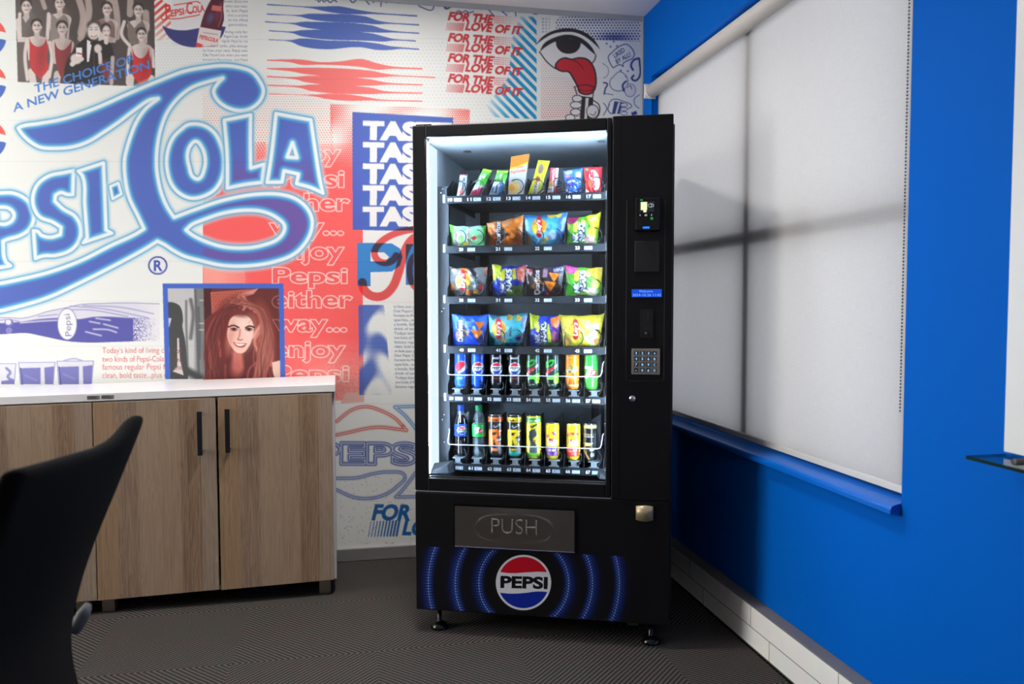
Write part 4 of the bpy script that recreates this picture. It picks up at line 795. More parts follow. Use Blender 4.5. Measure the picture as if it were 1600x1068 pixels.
# white panel on the window wall with a glass ledge in front of it
bd = empty('wall_board', (XR, 0.7, 0.915)); tag(bd, 'white wall board on the blue wall at the right edge of the photo', 'wall board')
MB().box(-0.016, -0.0005, -0.80, 0.775, 0, 1.35).build('board_panel', M['board'], bd, bevel=0.002)
sh = empty('glass_shelf', (XR, 0.7, 0.90)); tag(sh, 'green edged glass shelf on the blue wall below the white board', 'shelf')
MB().box(-0.105, -0.0005, -0.8, 0.783, 0.0, 0.0075).build('shelf_plate', M['shelf_glass'], sh, bevel=0.003)
MB().box(-0.107, -0.105, -0.8, 0.783, 0.0, 0.0075).box(-0.105, -0.0005, 0.783, 0.785, 0.0, 0.0075).build('polished_edge', M['shelf_edge'], sh)
for y in (0.70, -0.5): MB().lathe([(0.011, -0.060), (0.011, -0.0005)], 14, (0, y, 0.004), 'x').build('shelf_bracket', M['frame_dark'], sh)

# ceiling downlights
for x, y in sorted({(l[0], l[1]) for l in DOWNLIGHTS}):
    d = empty('ceiling_downlight', (x, y, ZC)); tag(d, 'round recessed ceiling downlight over the room', 'downlight', 'ceiling downlights')
    MB().lathe([(0.062, -0.002), (0.082, -0.006), (0.085, -0.0005)], 28).build('trim_ring', M['plastic_white'], d)
    MB().lathe([(0.060, -0.0015), (0.060, -0.0005)], 28).build('lens', M['lens'], d)

# mural print carried by the wall
MURAL_ALBEDO = 0.95
for x0, y0, x1, y1 in ((-128, -22, 760, 882), (760, -22, 1001, 260)):
    co, c = mural_patch('mural_print', x0, y0, x1, y1)
    grid_mesh('mural_print', co, c, M['mural'], wall_back)['label'] = 'vinyl mural of cola lettering, portraits and slogans in red, blue and white'

# ------------------------------------------------------------------ sideboard
def sideboard():
    ORG, RZ = (-0.0945, 3.345, 0), math.radians(1.4)
    units = []
    for lab in ('two door wood veneer cabinet under the right end of the white worktop', 'wood veneer cabinet behind the black chair under the left part of the white worktop'):
        units.append(tag(empty('storage_cabinet', ORG, RZ), lab, 'cabinet', 'wood veneer cabinets along the mural wall'))
    top = tag(empty('worktop', ORG, RZ), 'long white worktop over the wood veneer cabinets against the mural wall', 'worktop')
    S = 0.0145                                          # the long run stands very slightly out of level
    def slab(x0, x1, y0, y1, z0, z1):
        return ([(x0, y0, z0 + S * x0), (x1, y0, z0 + S * x1), (x1, y1, z0 + S * x1), (x0, y1, z0 + S * x0)], [(x0, y0, z1 + S * x0), (x1, y0, z1 + S * x1), (x1, y1, z1 + S * x1), (x0, y1, z1 + S * x0)])
    m_ = MB(); m_.hexa(*slab(-1.90, 0, -0.012, 0.425, 0.882, 0.913)); m_.build('top_panel', M['white_top'], top, bevel=0.0015)
    xs = [-0.014, -0.477, -0.944, -1.41, -1.87]
    for k, (xa, xb) in enumerate(((-0.944, -0.004), (-1.884, -0.9445))):
        r = units[k]; m_ = MB()
        m_.hexa(*slab(xb - 0.018, xb, 0.012, 0.42, 0.068, 0.8815)); m_.hexa(*slab(xa, xa + 0.018, 0.012, 0.42, 0.068, 0.8815)); m_.hexa(*slab(xa + 0.018, xb - 0.018, 0.40, 0.42, 0.068, 0.8815)); m_.hexa(*slab(xa + 0.018, xb - 0.018, 0.014, 0.40, 0.068, 0.086)); m_.hexa(*slab(xa + 0.018, xb - 0.018, 0.014, 0.40, 0.863, 0.8815))
        m_.build('carcass', M['white_side'], r)
        for i in (2 * k, 2 * k + 1):
            x1, x0 = xs[i] - ((0.0045 if i == 1 else 0.002) if i else 0), xs[i + 1] + (0.0045 if i == 0 else 0.002)
            b = MB(); b.hexa(*slab(0, x1 - x0, -0.010, 0.010, 0.068 + S * x0 * 0.55, 0.874 + S * x0))
            dr = b.build('cabinet_door', M['wood'], r, bevel=0.001); dr.location = (x0, 0, 0)
            MB().hexa(*slab(0.001, x1 - x0 - 0.001, -0.0098, 0.0095, 0.8742 + S * x0, 0.8765 + S * x0)).build('edge_band', M['edge_light'], dr)
            hx = 0.040 if i % 2 == 0 else x1 - x0 - 0.058
            z1_, z0_ = 0.832 + S * x0, 0.652 + S * x0
            h = MB().box(hx - 0.0095, hx + 0.0095, -0.044, -0.036, z0_, z1_).box(hx - 0.005, hx + 0.005, -0.037, -0.0102, z0_ + 0.006, z0_ + 0.016).box(hx - 0.005, hx + 0.005, -0.037, -0.0102, z1_ - 0.016, z1_ - 0.006)
            h.build('handle', M['handle'], dr, bevel=0.001)
            MB().lathe([(0.0045, -0.031), (0.0045, -0.012)], 10, (hx + 0.008, 0, z0_ + 0.018), 'y').build('handle_screw', M['chrome'], dr)
        for x in ((-0.030, -0.889), (-0.985, -1.82))[k]:
            for y in (0.020, 0.36): MB().box(x - 0.048, x, y, y + 0.045, 0, 0.067 + S * x * 0.4).build('foot', M['steel'], r, bevel=0.002)
    lb = MB()
    for x0, w_ in ((-0.961, 0.046), (-0.909, 0.046)):
        lb.mat(0).box(x0, x0 + w_, -0.0128, -0.012, 0.884 + S * x0 + 0.006, 0.899 + S * x0 + 0.006)
        for k in range(3): lb.mat(1).box(x0 + 0.004, x0 + w_ - 0.006 - 0.005 * k, -0.0131, -0.0128, 0.8885 + S * x0 + 0.0044 * k + 0.004, 0.8902 + S * x0 + 0.0044 * k + 0.004)
    lb.build('asset_label', [plain('label_grey', (128, 124, 120), 0.4), plain('label_ink', (44, 42, 42), 0.5)], top)
sideboard()

# ------------------------------------------------------------------ vending machine
VM = empty('vending_machine', MO, MTH); tag(VM, 'tall black glass fronted vending machine standing angled in the room corner', 'vending machine')
WM, HM, DM, Z0 = 0.9500, 1.9125, 0.84, 0.088
def text_faces(mb, body, x0, x1, z, cap, y, bold=0.0, shear=0.0, depth=0.0):   # flat lettering on the machine front
    P, t, e = text_layout(body, (x0, -z), (x1, -z), cap, shear, bold, (0, -1))
    mb.add([(p[0], y, -p[1]) for p in P], [tuple(int(i) for i in tr) for tr in t])
    if depth:
        n = len(P); mb.add([(p[0], y, -p[1]) for p in P] + [(p[0], y + depth, -p[1]) for p in P], [(int(a), int(b), int(b) + n, int(a) + n) for a, b in e])
GX0, GX1, GZ0, GZ1, CX = 0.0488, 0.7175, 0.5965, 1.8685, 0.7365      # glass opening; edge between door and control column
# outer case
m_ = MB(); m_.box(0.004, 0.034, 0.045, DM, Z0, HM - 0.012); m_.box(WM - 0.026, WM + 0.006, 0.040, DM, Z0, HM - 0.022); m_.box(0.034, WM - 0.026, 0.05, DM, HM - 0.04, HM - 0.012)
m_.box(0.034, WM - 0.026, DM - 0.03, DM, Z0, HM - 0.04); m_.box(0.034, WM - 0.026, 0.05, DM - 0.03, Z0, Z0 + 0.03)
m_.build('outer_case', M['black'], VM, bevel=0.003)
MB().box(0.01, 0.07, 0.01, 0.06, HM, HM + 0.006).build('top_hinge', M['black_gloss'], VM, bevel=0.002)
# inner liner
m_ = MB(); m_.mat(1).box(0.036, 0.044, 0.06, 0.70, 0.575, 1.872); m_.box(0.722, 0.730, 0.06, 0.70, 0.575, 1.872); m_.mat(1).box(0.036, 0.730, 0.06, 0.70, 1.864, 1.872)
m_.mat(0).box(0.036, 0.730, 0.692, 0.70, 0.575, 1.872); m_.mat(2).box(0.036, 0.730, 0.06, 0.70, 0.565, 0.575)
m_.build('inner_liner', [M['liner'], M['liner_side'], M['dark']], VM)
m_ = MB()
for x in (0.150, 0.168): pass
m_.box(0.118, 0.152, 0.655, 0.691, 0.576, 1.863).box(0.625, 0.655, 0.655, 0.691, 0.576, 1.863)
m_.build('rear_post', M['divider'], VM)
for rx0, rx1, rx in ((0.0445, 0.090, 0.068), (0.705, 0.7215, 0.714)):
    tr_ = MB().box(rx0, rx1, 0.186, 0.204, 0.600, 1.715).build('tray_rail', M['divider'], VM)
    for z in (1.705, 1.690, 1.235, 1.222, 0.81, 0.79, 0.70):
        MB().lathe([(0.0035, -0.0025), (0.0035, 0)], 8, (rx - (0.008 if z in (1.690, 1.222, 0.79) else 0), 0.186, z), 'y').build('rail_screw', M['chrome'], tr_)
# sloping plates in the two bottom corners
for sx, xs, w_, h_ in ((1, 0.0445, 0.070, 0.045), (-1, 0.7215, 0.030, 0.030)):
    MB().hexa([(xs, 0.06, 0.5985), (xs + sx * w_, 0.072, 0.5985), (xs + sx * (w_ + 0.012), 0.115, 0.5985), (xs, 0.115, 0.5985)], [(xs, 0.06, 0.606), (xs + sx * w_ * 0.9, 0.078, 0.5985 + h_ * 0.75), (xs + sx * (w_ + 0.006), 0.115, 0.5985 + h_), (xs, 0.115, 0.5985 + h_ * 0.7)]).build('corner_plate', M['corner'], VM, bevel=0.002)
# door frame
m_ = MB(); m_.box(0, GX0, 0, 0.05, 0.5475, HM); m_.box(GX1, CX - 0.001, 0, 0.05, 0.5475, HM); m_.box(GX0, GX1, 0, 0.05, GZ1, HM); m_.box(GX0, GX1, 0, 0.05, 0.5475, GZ0)
door = m_.build('door_frame', M['black'], VM, bevel=0.004)
MB().box(0.003, CX + 0.006, 0.006, 0.048, 0.5428, 0.5462).build('door_gap', M['trim_grey'], VM)
MB().box(GX0, GX1, 0.010, 0.016, GZ0, GZ0 + 0.006).box(GX0, GX0 + 0.003, 0.010, 0.016, GZ0, GZ1).build('glazing_bead', M['chrome'], door)
MB().box(GX0 - 0.004, GX1 + 0.004, 0.018, 0.023, GZ0 - 0.004, GZ1 + 0.004).build('glass_pane', M['glass'], door)
# led strips inside the frame
MB().box(GX0, GX0 + 0.0015, 0.027, 0.042, GZ0 + 0.012, GZ1 - 0.012).build('led_strip', M['led'], VM)
MB().box(GX1 - 0.0005, GX1, 0.027, 0.042, GZ0 + 0.012, GZ1 - 0.012).build('led_strip', M['led'], VM)
MB().box(GX0 + 0.012, GX1 - 0.006, 0.030, 0.044, GZ1 - 0.0030, GZ1 - 0.0012).build('led_strip', M['led_top'], VM)
MB().box(0.0442, 0.0452, 0.056, 0.184, 0.602, 1.858).build('led_diffuser', M['diffuser'], VM)
MB().lathe([(0.016, -0.001), (0.016, 0.001)], 16, (0.150, 0.26, 1.862)).build('cable_grommet', M['grey_plastic'], VM)
MB().lathe([(0.016, -0.001), (0.016, 0.001)], 16, (0.690, 0.16, 1.862)).build('cable_grommet', M['grey_plastic'], VM)
# lower panel and control column
lower = MB().box(0, WM - 0.0015, 0, 0.05, Z0, 0.5418).build('lower_panel', M['black'], VM, bevel=0.004)
column = MB().box(CX + 0.001, WM, -0.003, 0.05, 0.5425, HM + 0.004).build('control_panel', M['black'], VM, bevel=0.004)
MB().box(0.7655, 0.767, -0.0036, -0.003, 0.56, HM).build('panel_seam', M['black_gloss'], column)
# fine bright outline of the recessed console
o = MB(); pts = [(0.789, 1.62), (0.789, 0.984), (0.797, 0.976), (0.915, 0.976), (0.923, 0.984), (0.923, 1.62)]
o.tube([(x, -0.0032, z) for x, z in pts], 0.0008, 4); o.build('console_outline', plain('console_line', (70, 68, 70), 0.3, metal=0.5), column)
# card reader
cr = MB().box(0.8175, 0.907, -0.022, -0.0035, 1.506, 1.626).build('card_reader', M['black_gloss'], column, bevel=0.006)
g_w, g_g = glow('screen_white', (206, 214, 220), 0.6), glow('green_lamp', (40, 220, 120), 0.9)
sc = MB(); sc.mat(0).box(0.832, 0.885, -0.0224, -0.022, 1.574, 1.610); sc.mat(1).box(0.838, 0.860, -0.0227, -0.0224, 1.581, 1.609).box(0.847, 0.858, -0.0227, -0.0224, 1.573, 1.581)
sc.mat(2); sc.tube([(0.862 + 0.011 + 0.010 * math.cos(a), -0.0227, 1.5965 + 0.006 * math.sin(a)) for a in np.linspace(0, 6.28, 20)], 0.0011, 4); sc.tube([(0.872 + 0.005 * math.cos(a), -0.0227, 1.5965 + 0.0028 * math.sin(a)) for a in np.linspace(-1.5, 1.5, 9)], 0.001, 4)
sc.build('reader_screen', [plain('screen_grey', (46, 58, 70), 0.2), glow('screen_cream', (236, 244, 190), 1.1), g_w], cr)
MB().box(0.836, 0.845, -0.0227, -0.022, 1.615, 1.6175).build('status_light', g_g, cr)
MB().tube([(0.8765 + 0.0036 * math.cos(a), -0.0227, 1.551 + 0.0036 * math.sin(a)) for a in np.linspace(0, 6.28, 14)], 0.0009, 4).build('status_light', g_g, cr)
for x0, x1, z0, z1 in ((0.8345, 0.8375, 1.5605, 1.566), (0.852, 0.860, 1.560, 1.566), (0.874, 0.877, 1.560, 1.566)): MB().box(x0, x1, -0.0225, -0.022, z0, z1).build('touch_button', g_w, cr)
MB().box(0.846, 0.869, -0.0228, -0.022, 1.516, 1.523).build('blue_light', glow('blue_lamp', (30, 120, 255), 1.6), cr)
MB().box(0.818, 0.904, -0.0075, -0.0035, 1.3640, 1.4735).build('banknote_cover', plain('charcoal_plate', (22, 20, 22), 0.5), column, bevel=0.002)
# lcd
lc = MB(); lc.mat(0).box(0.808, 0.9135, -0.006, -0.0035, 1.2755, 1.3035); lc.mat(1)
text_faces(lc, 'Welcome', 0.834, 0.882, 1.2925, 0.0082, -0.0064); text_faces(lc, '2024-10-26 11:42', 0.811, 0.911, 1.2790, 0.0085, -0.0064)
lc.build('lcd_display', [glow('lcd_blue', (30, 86, 232), 0.9), glow('lcd_text', (150, 196, 255), 0.9)], column)
# coin slot
cs = MB().mat(0).box(0.838, 0.8835, -0.0065, -0.0035, 1.132, 1.232); cs.mat(1).box(0.856, 0.864, -0.0069, -0.0065, 1.176, 1.219); cs.mat(0).tube([(0.8662, -0.007, 1.172), (0.8662, -0.007, 1.221)], 0.0013, 5)
cs.mat(1).box(0.8475, 0.8735, -0.0069, -0.0065, 1.137, 1.157); cs.mat(2).lathe([(0.0055, -0.011), (0.0055, -0.0065)], 10, (0.860, 0, 1.146), 'y')
cs.build('coin_slot', [plain('slot_plate', (20, 19, 21), 0.35), plain('slot_hole', (3, 3, 4), 0.6), plain('slot_button', (48, 46, 48), 0.3, metal=0.4)], column)
# keypad with its keys
kp = MB().box(0.809, 0.9085, -0.0075, -0.0035, 0.9995, 1.0925).build('keypad', M['steel'], column, bevel=0.001)
kb, ks = plain('key_dark', (22, 30, 46), 0.3), glow('key_light', (150, 205, 255), 0.9)
for r_, row in enumerate(('123A', '456B', '789C', '*0#D')):
    for c_, chs in enumerate(row):
        x, z = 0.8255 + c_ * 0.0215, 1.0765 - r_ * 0.0205
        k = MB(); k.mat(0).box(x - 0.0068, x + 0.0068, -0.010, -0.0075, z - 0.0068, z + 0.0068); k.mat(1)
        w_ = 0.0022 if chs == '1' else 0.0036; zb = z - 0.0043 - (0.004 if chs == '*' else 0); text_faces(k, chs, x - w_, x + w_, zb, 0.0086, -0.0104, 0.03)
        k.build('key', [kb, ks], kp)
lk = MB().lathe([(0.0105, -0.009), (0.012, -0.0035)], 20, (0.8125, 0, 0.9125), 'y').box(0.8085, 0.8165, -0.0095, -0.009, 0.9115, 0.9135).build('door_lock', M['chrome'], column)
# coin return cup
rc = MB(); pts = []
for i in range(9):
    t = -1 + i / 4; pts.append((0.8585 + 0.031 * t, -0.016 + 0.010 * t * t))
vs = [(x, y, 0.4735 - 0.003 * (1 - ((x - 0.8585) / 0.031) ** 2)) for x, y in pts] + [(x, y, 0.5225 + 0.003 * (1 - ((x - 0.8585) / 0.031) ** 2)) for x, y in pts]
vs += [(x, -0.0005, z) for x, y, z in vs]
fs = [(i, i + 1, i + 10, i + 9) for i in range(8)] + [(i, i + 1, i + 19, i + 18) for i in range(8)] + [(9 + i, 10 + i, 28 + i, 27 + i) for i in range(8)] + [(0, 9, 27, 18), (8, 17, 35, 26)]
rc.add(vs, fs, True); rc.build('coin_return', M['cream'], lower)
# delivery flap
fl = MB(); NX_, NZ_ = 24, 4; vs = []; fs = []
for j in range(NZ_ + 1):
    for i in range(NX_ + 1): u, w_ = i / NX_, j / NZ_; vs.append((0.156 + 0.4495 * u, -0.0055 - 0.004 * math.sin(math.pi * u) * math.sin(math.pi * w_ * 0.9 + 0.15), 0.3425 + 0.1535 * w_))
for j in range(NZ_):
    for i in range(NX_): a = j * (NX_ + 1) + i; fs.append((a, a + 1, a + NX_ + 2, a + NX_ + 1))
fl.add(vs, fs, True); flap = fl.build('delivery_flap', M['steel'], lower)
MB().box(0.150, 0.612, -0.004, -0.0005, 0.336, 0.502).build('flap_surround', M['black_gloss'], lower)
tx = MB(); text_faces(tx, 'PUSH', 0.2975, 0.4680, 0.4005, 0.057, -0.0125, -0.018, 0, 0.006); tx.build('flap_lettering', M['relief'], flap, bevel=0.0)
MB().box(0.156, 0.607, -0.009, -0.0035, 0.3405, 0.3425).build('flap_lip', plain('flap_lip', (120, 128, 170), 0.3, metal=0.6), flap)
# printed rings and roundel on the lower panel
PR = Press(648, 826, 1008, 986, 5, (12, 11, 14))
for R0, half in ((68.5, 1.0), (105.5, 1.0), (147.5, 1.0)):
    w, m = PR.mask([[(646, 826), (648, 990), (1010, 990), (1010, 826)]]); X, Y = PR._xy(w); D = np.hypot((X - 818.5), (Y - 910.5)) - R0
    PR._put(w, np.exp(-np.where(D > 0, (D / 13.0) ** 2, (D / 5.5) ** 2)) * np.clip((Y - 828) / 9, 0, 1) * 0.95, (10, 28, 100))
    for q, (dr, rad, cl) in enumerate(((-4.6, 1.0, (20, 50, 134)), (-1.6, 1.3, (60, 94, 176)), (1.8, 1.55, (120, 146, 206)), (5.4, 1.2, (42, 80, 164)), (8.6, 1.0, (24, 58, 140)), (11.6, 0.8, (16, 40, 116)))):
        r_ = R0 + dr; nn = int(2 * math.pi * r_ / 4.3)
        for k in range(nn):
            a = 2 * math.pi * (k + (q % 2) * 0.5) / nn; x, y = 818.5 + r_ * math.cos(a), 910.5 + r_ * math.sin(a)
            if 834 < y < 985 and 650 < x < 1006: PR.ellipse(x, y, rad * 0.95, rad, cl, 0.95)
def roundel(P, cx, cy, r, white=(222, 222, 226), red=(196, 10, 36), bl=(10, 40, 150), ink=(12, 12, 14), word=True, k=1.0):
    P.ellipse(cx, cy, r, r, white); c = P.clip; P.clip = np.zeros((P.H, P.W), np.float32); ri = r * 0.925
    w, m = P.mask([[(cx + ri * math.cos(t), cy + ri * math.sin(t)) for t in np.linspace(0, 2 * math.pi, 60)]]); P.clip[w[0]:w[1], w[2]:w[3]] = m if c is None else m * c[w[0]:w[1], w[2]:w[3]]
    P.poly(smooth([(cx - r * 1.1, cy - r * 1.2), (cx + r * 1.1, cy - r * 1.2), (cx + r * 1.1, cy - r * 0.36), (cx + r * 0.55, cy - r * 0.39), (cx, cy - r * 0.36), (cx - r * 0.5, cy - r * 0.34), (cx - r * 1.1, cy - r * 0.43)], True, 60), red)
    P.poly(smooth([(cx - r * 1.1, cy + r * 1.2), (cx + r * 1.1, cy + r * 1.2), (cx + r * 1.1, cy + r * 0.37), (cx + r * 0.55, cy + r * 0.32), (cx, cy + r * 0.38), (cx - r * 0.5, cy + r * 0.40), (cx - r * 1.1, cy + r * 0.33)], True, 60), bl); P.clip = c
    if word: P.text('PEPSI', (cx - r * 0.84, cy + r * 0.17), (cx + r * 0.87, cy + r * 0.215), r * 0.40, ink, 0, 0.042)
roundel(PR, 818, 909.5, 43.2)
for i in range(60):                                    # scuffed lower edge
    x = 870 + rng.random() ** 0.7 * 95; y = 964 + (x - 870) * 0.05 + abs(rng.normal()) * -3.2 + 3; PR.ellipse(x, y, 0.5 + rng.random(), 0.5, (104, 96, 92), 0.5 * rng.random())
PR.stroke([(868, 847), (885, 848), (893, 853), (898, 858)], 0.8, (110, 116, 150), 0.5)
nx_, nz_ = 760, 300; xs = np.linspace(0.006, 0.86, nx_); zs = np.linspace(0.335, 0.094, nz_)
XX, ZZ = np.meshgrid(xs, zs); W3 = MO + XX[..., None] * UA + ZZ[..., None] * np.array([0, 0, 1.0]); q = (W3 - EYE) @ CM.T
px, py = 800 + FOC * q[..., 0] / q[..., 2], 534 + FOC * q[..., 1] / q[..., 2]
grid_mesh('printed_rings', np.stack([XX, np.full_like(XX, -0.0007), ZZ], -1), lin(PR.sample(px, py)), M['decal'], lower)['label'] = 'round red, white and blue cola badge with blue dotted rings'
# feet
for x, y in ((0.078, 0.055), (0.884, 0.055), (0.078, 0.78), (0.884, 0.78)):
    MB().lathe([(0.034, 0.0), (0.034, 0.006), (0.028, 0.018), (0.012, 0.026), (0.009, 0.03), (0.009, Z0 + 0.002)], 20, (x, y, 0)).build('levelling_foot', M['black_gloss'], VM)
MB().box(0.80, 0.838, 0.02, 0.05, 0.074, 0.0875).build('cable_clip', M['dark'], VM)

# trays with coils, tags and guards
TX0, TX1, TY0, TY1 = 0.098, 0.706, 0.120, 0.630
ROWS = [(1.668, [8, 1], [str(k) for k in range(10, 18)]), (1.4775, [4, 2], ['20', '21', '22', '23']), (1.2825, [4, 2], ['30', '31', '32', '33']), (1.0905, [4, 2], ['40', '41', '42', '43']), (0.9015, [8, 1], [str(k) for k in range(50, 58)]), (0.6300, [8, 1], [str(k) for k in range(60, 68)])]
def coil_mesh(rad, turns, pitch):
    pts = [(rad * math.sin(t), pitch * t / (2 * math.pi), -rad * math.cos(t)) for t in np.linspace(0.35, 2 * math.pi * turns, int(28 * turns))]
    return MB().tube(pts, 0.0021, 6)
coil_cache = {}
def digits(k): random.seed(k); return random.choice(['8888', '0888', '8880', '8388', '0808', '8808'])
for ri, (tz, (lanes, coils), nums) in enumerate(ROWS):
    t_ = MB(); t_.box(TX0, TX1, TY0, TY1, tz - 0.006, tz - 0.002); t_.box(TX0, TX0 + 0.002, TY0, TY1, tz - 0.03, tz + 0.03); t_.box(TX1 - 0.002, TX1, TY0, TY1, tz - 0.03, tz + 0.03); t_.box(TX0 - 0.003, TX1 + 0.003, TY0 - 0.004, TY0, tz - 0.030, tz - 0.001)
    t_.box(TX0, TX1, TY1 - 0.003, TY1, tz, tz + 0.04)
    tr = t_.build('shelf_tray', M['divider'], VM)
    pitch = (TX1 - TX0) / lanes
    sn = MB()
    for k in range(int(38 * 1)): x = TX0 + 0.008 + k * (TX1 - TX0 - 0.016) / 37; sn.box(x, x + 0.006, TY0 - 0.0046, TY0 - 0.004, tz - 0.004, tz - 0.001)
    sn.build('front_lip', M['wire_dark'], tr)
    for ex in (TX0 - 0.012, TX1 + 0.004): MB().box(ex, ex + 0.008, TY0 - 0.008, TY0 + 0.004, tz - 0.026, tz + 0.004).build('tray_hook', M['trim_grey'], tr)
    for k in range(lanes + 1):
        hgt = 0.075 if lanes == 8 and ri == 0 else (0.085 if lanes == 4 else 0.10)
        x = TX0 + k * pitch
        MB().add([(x - 0.0007, TY0 + 0.004, tz - 0.002), (x - 0.0007, TY1, tz - 0.002), (x - 0.0007, TY1, tz + hgt), (x - 0.0007, TY0 + 0.10, tz + hgt), (x - 0.0007, TY0 + 0.004, tz + hgt * 0.35),
                  (x + 0.0007, TY0 + 0.004, tz - 0.002), (x + 0.0007, TY1, tz - 0.002), (x + 0.0007, TY1, tz + hgt), (x + 0.0007, TY0 + 0.10, tz + hgt), (x + 0.0007, TY0 + 0.004, tz + hgt * 0.35)],
                 [(0, 1, 2, 3, 4), (9, 8, 7, 6, 5)] + [(i, (i + 1) % 5, 5 + (i + 1) % 5, 5 + i) for i in range(5)]).build('lane_divider', M['divider'], tr)
    for k, num in enumerate(nums):
        xc = TX0 + (k + 0.5) * pitch
        x0 = TX0 + k * pitch + (0.006 if lanes == 8 else (0.040 if k else 0.048))
        g = MB(); g.mat(0).box(x0 - 0.004, x0 + 0.064, TY0 - 0.0062, TY0 - 0.0046, tz - 0.0265, tz - 0.006); g.mat(1); text_faces(g, num, x0 + 0.002, x0 + 0.019, tz - 0.0215, 0.0118, TY0 - 0.0068, 0.03)
        x1 = x0 + (0.026 if lanes == 8 else 0.036)
        g.mat(2).box(x1 - 0.001, x1 + 0.031, TY0 - 0.0066, TY0 - 0.0062, tz - 0.0245, tz - 0.0085); g.mat(1); text_faces(g, digits(int(num)), x1 + 0.0005, x1 + 0.0295, tz - 0.0225, 0.0122, TY0 - 0.0071, 0.01)
        g.build('price_tag', [M['label_black'], M['num_white'], M['tag_blue']], tr)
        rad = 0.0305 if ri < 4 else 0.0285
        for c_ in range(coils):
            key = rad
            if key not in coil_cache: coil_cache[key] = coil_mesh(rad, 7, 0.066)
            xx = xc + (0 if coils == 1 else (-0.036, 0.034)[c_])
            co_ = coil_cache[key].build('spiral_coil', M['wire_dark'], tr, fix=False) if isinstance(coil_cache[key], MB) else coil_cache[key].copy()
            if isinstance(coil_cache[key], MB): coil_cache[key] = co_
            else: C.objects.link(co_); co_.parent = tr
            co_.location = (xx, TY0 + 0.010, tz + rad + 0.002)
        if ri >= 4:
            pl = MB().box(xc - 0.011, xc + 0.011, TY0 + 0.006, TY0 + 0.010, tz - 0.001, tz + 0.020).box(xc - 0.021, xc + 0.021, TY0 + 0.006, TY0 + 0.085, tz + 0.019, tz + 0.022).box(xc - 0.019, xc - 0.010, TY0 + 0.004, TY0 + 0.008, tz - 0.001, tz + 0.003).box(xc + 0.010, xc + 0.019, TY0 + 0.004, TY0 + 0.008, tz - 0.001, tz + 0.003)
            pl.build('can_platform', M['grey_plastic'], tr)
            MB().hexa([(xc - 0.02, 0.24, tz), (xc + 0.02, 0.24, tz), (xc + 0.02, 0.26, tz), (xc - 0.02, 0.26, tz)], [(xc - 0.02, 0.25, tz + 0.16), (xc + 0.02, 0.25, tz + 0.19), (xc + 0.02, 0.26, tz + 0.19), (xc - 0.02, 0.26, tz + 0.16)]).build('product_pusher', M['divider'], tr)
    if ri >= 4:
        zg = tz + 0.078
        MB().tube([(TX0 + 0.008, TY0 - 0.006, zg + 0.058), (TX0 + 0.010, TY0 - 0.010, zg + 0.05), (TX0 + 0.006, TY0 - 0.022, zg + 0.012), (TX0 + 0.009, TY0 - 0.024, zg + 0.003), (TX0 + 0.018, TY0 - 0.024, zg), (TX1 - 0.022, TY0 - 0.024, zg), (TX1 - 0.013, TY0 - 0.024, zg + 0.004), (TX1 - 0.009, TY0 - 0.020, zg + 0.014), (TX1 - 0.004, TY0 - 0.010, zg + 0.05), (TX1 + 0.0, TY0 - 0.004, zg + 0.056)], 0.0019, 7).build('guard_rail', M['wire_white'], tr)

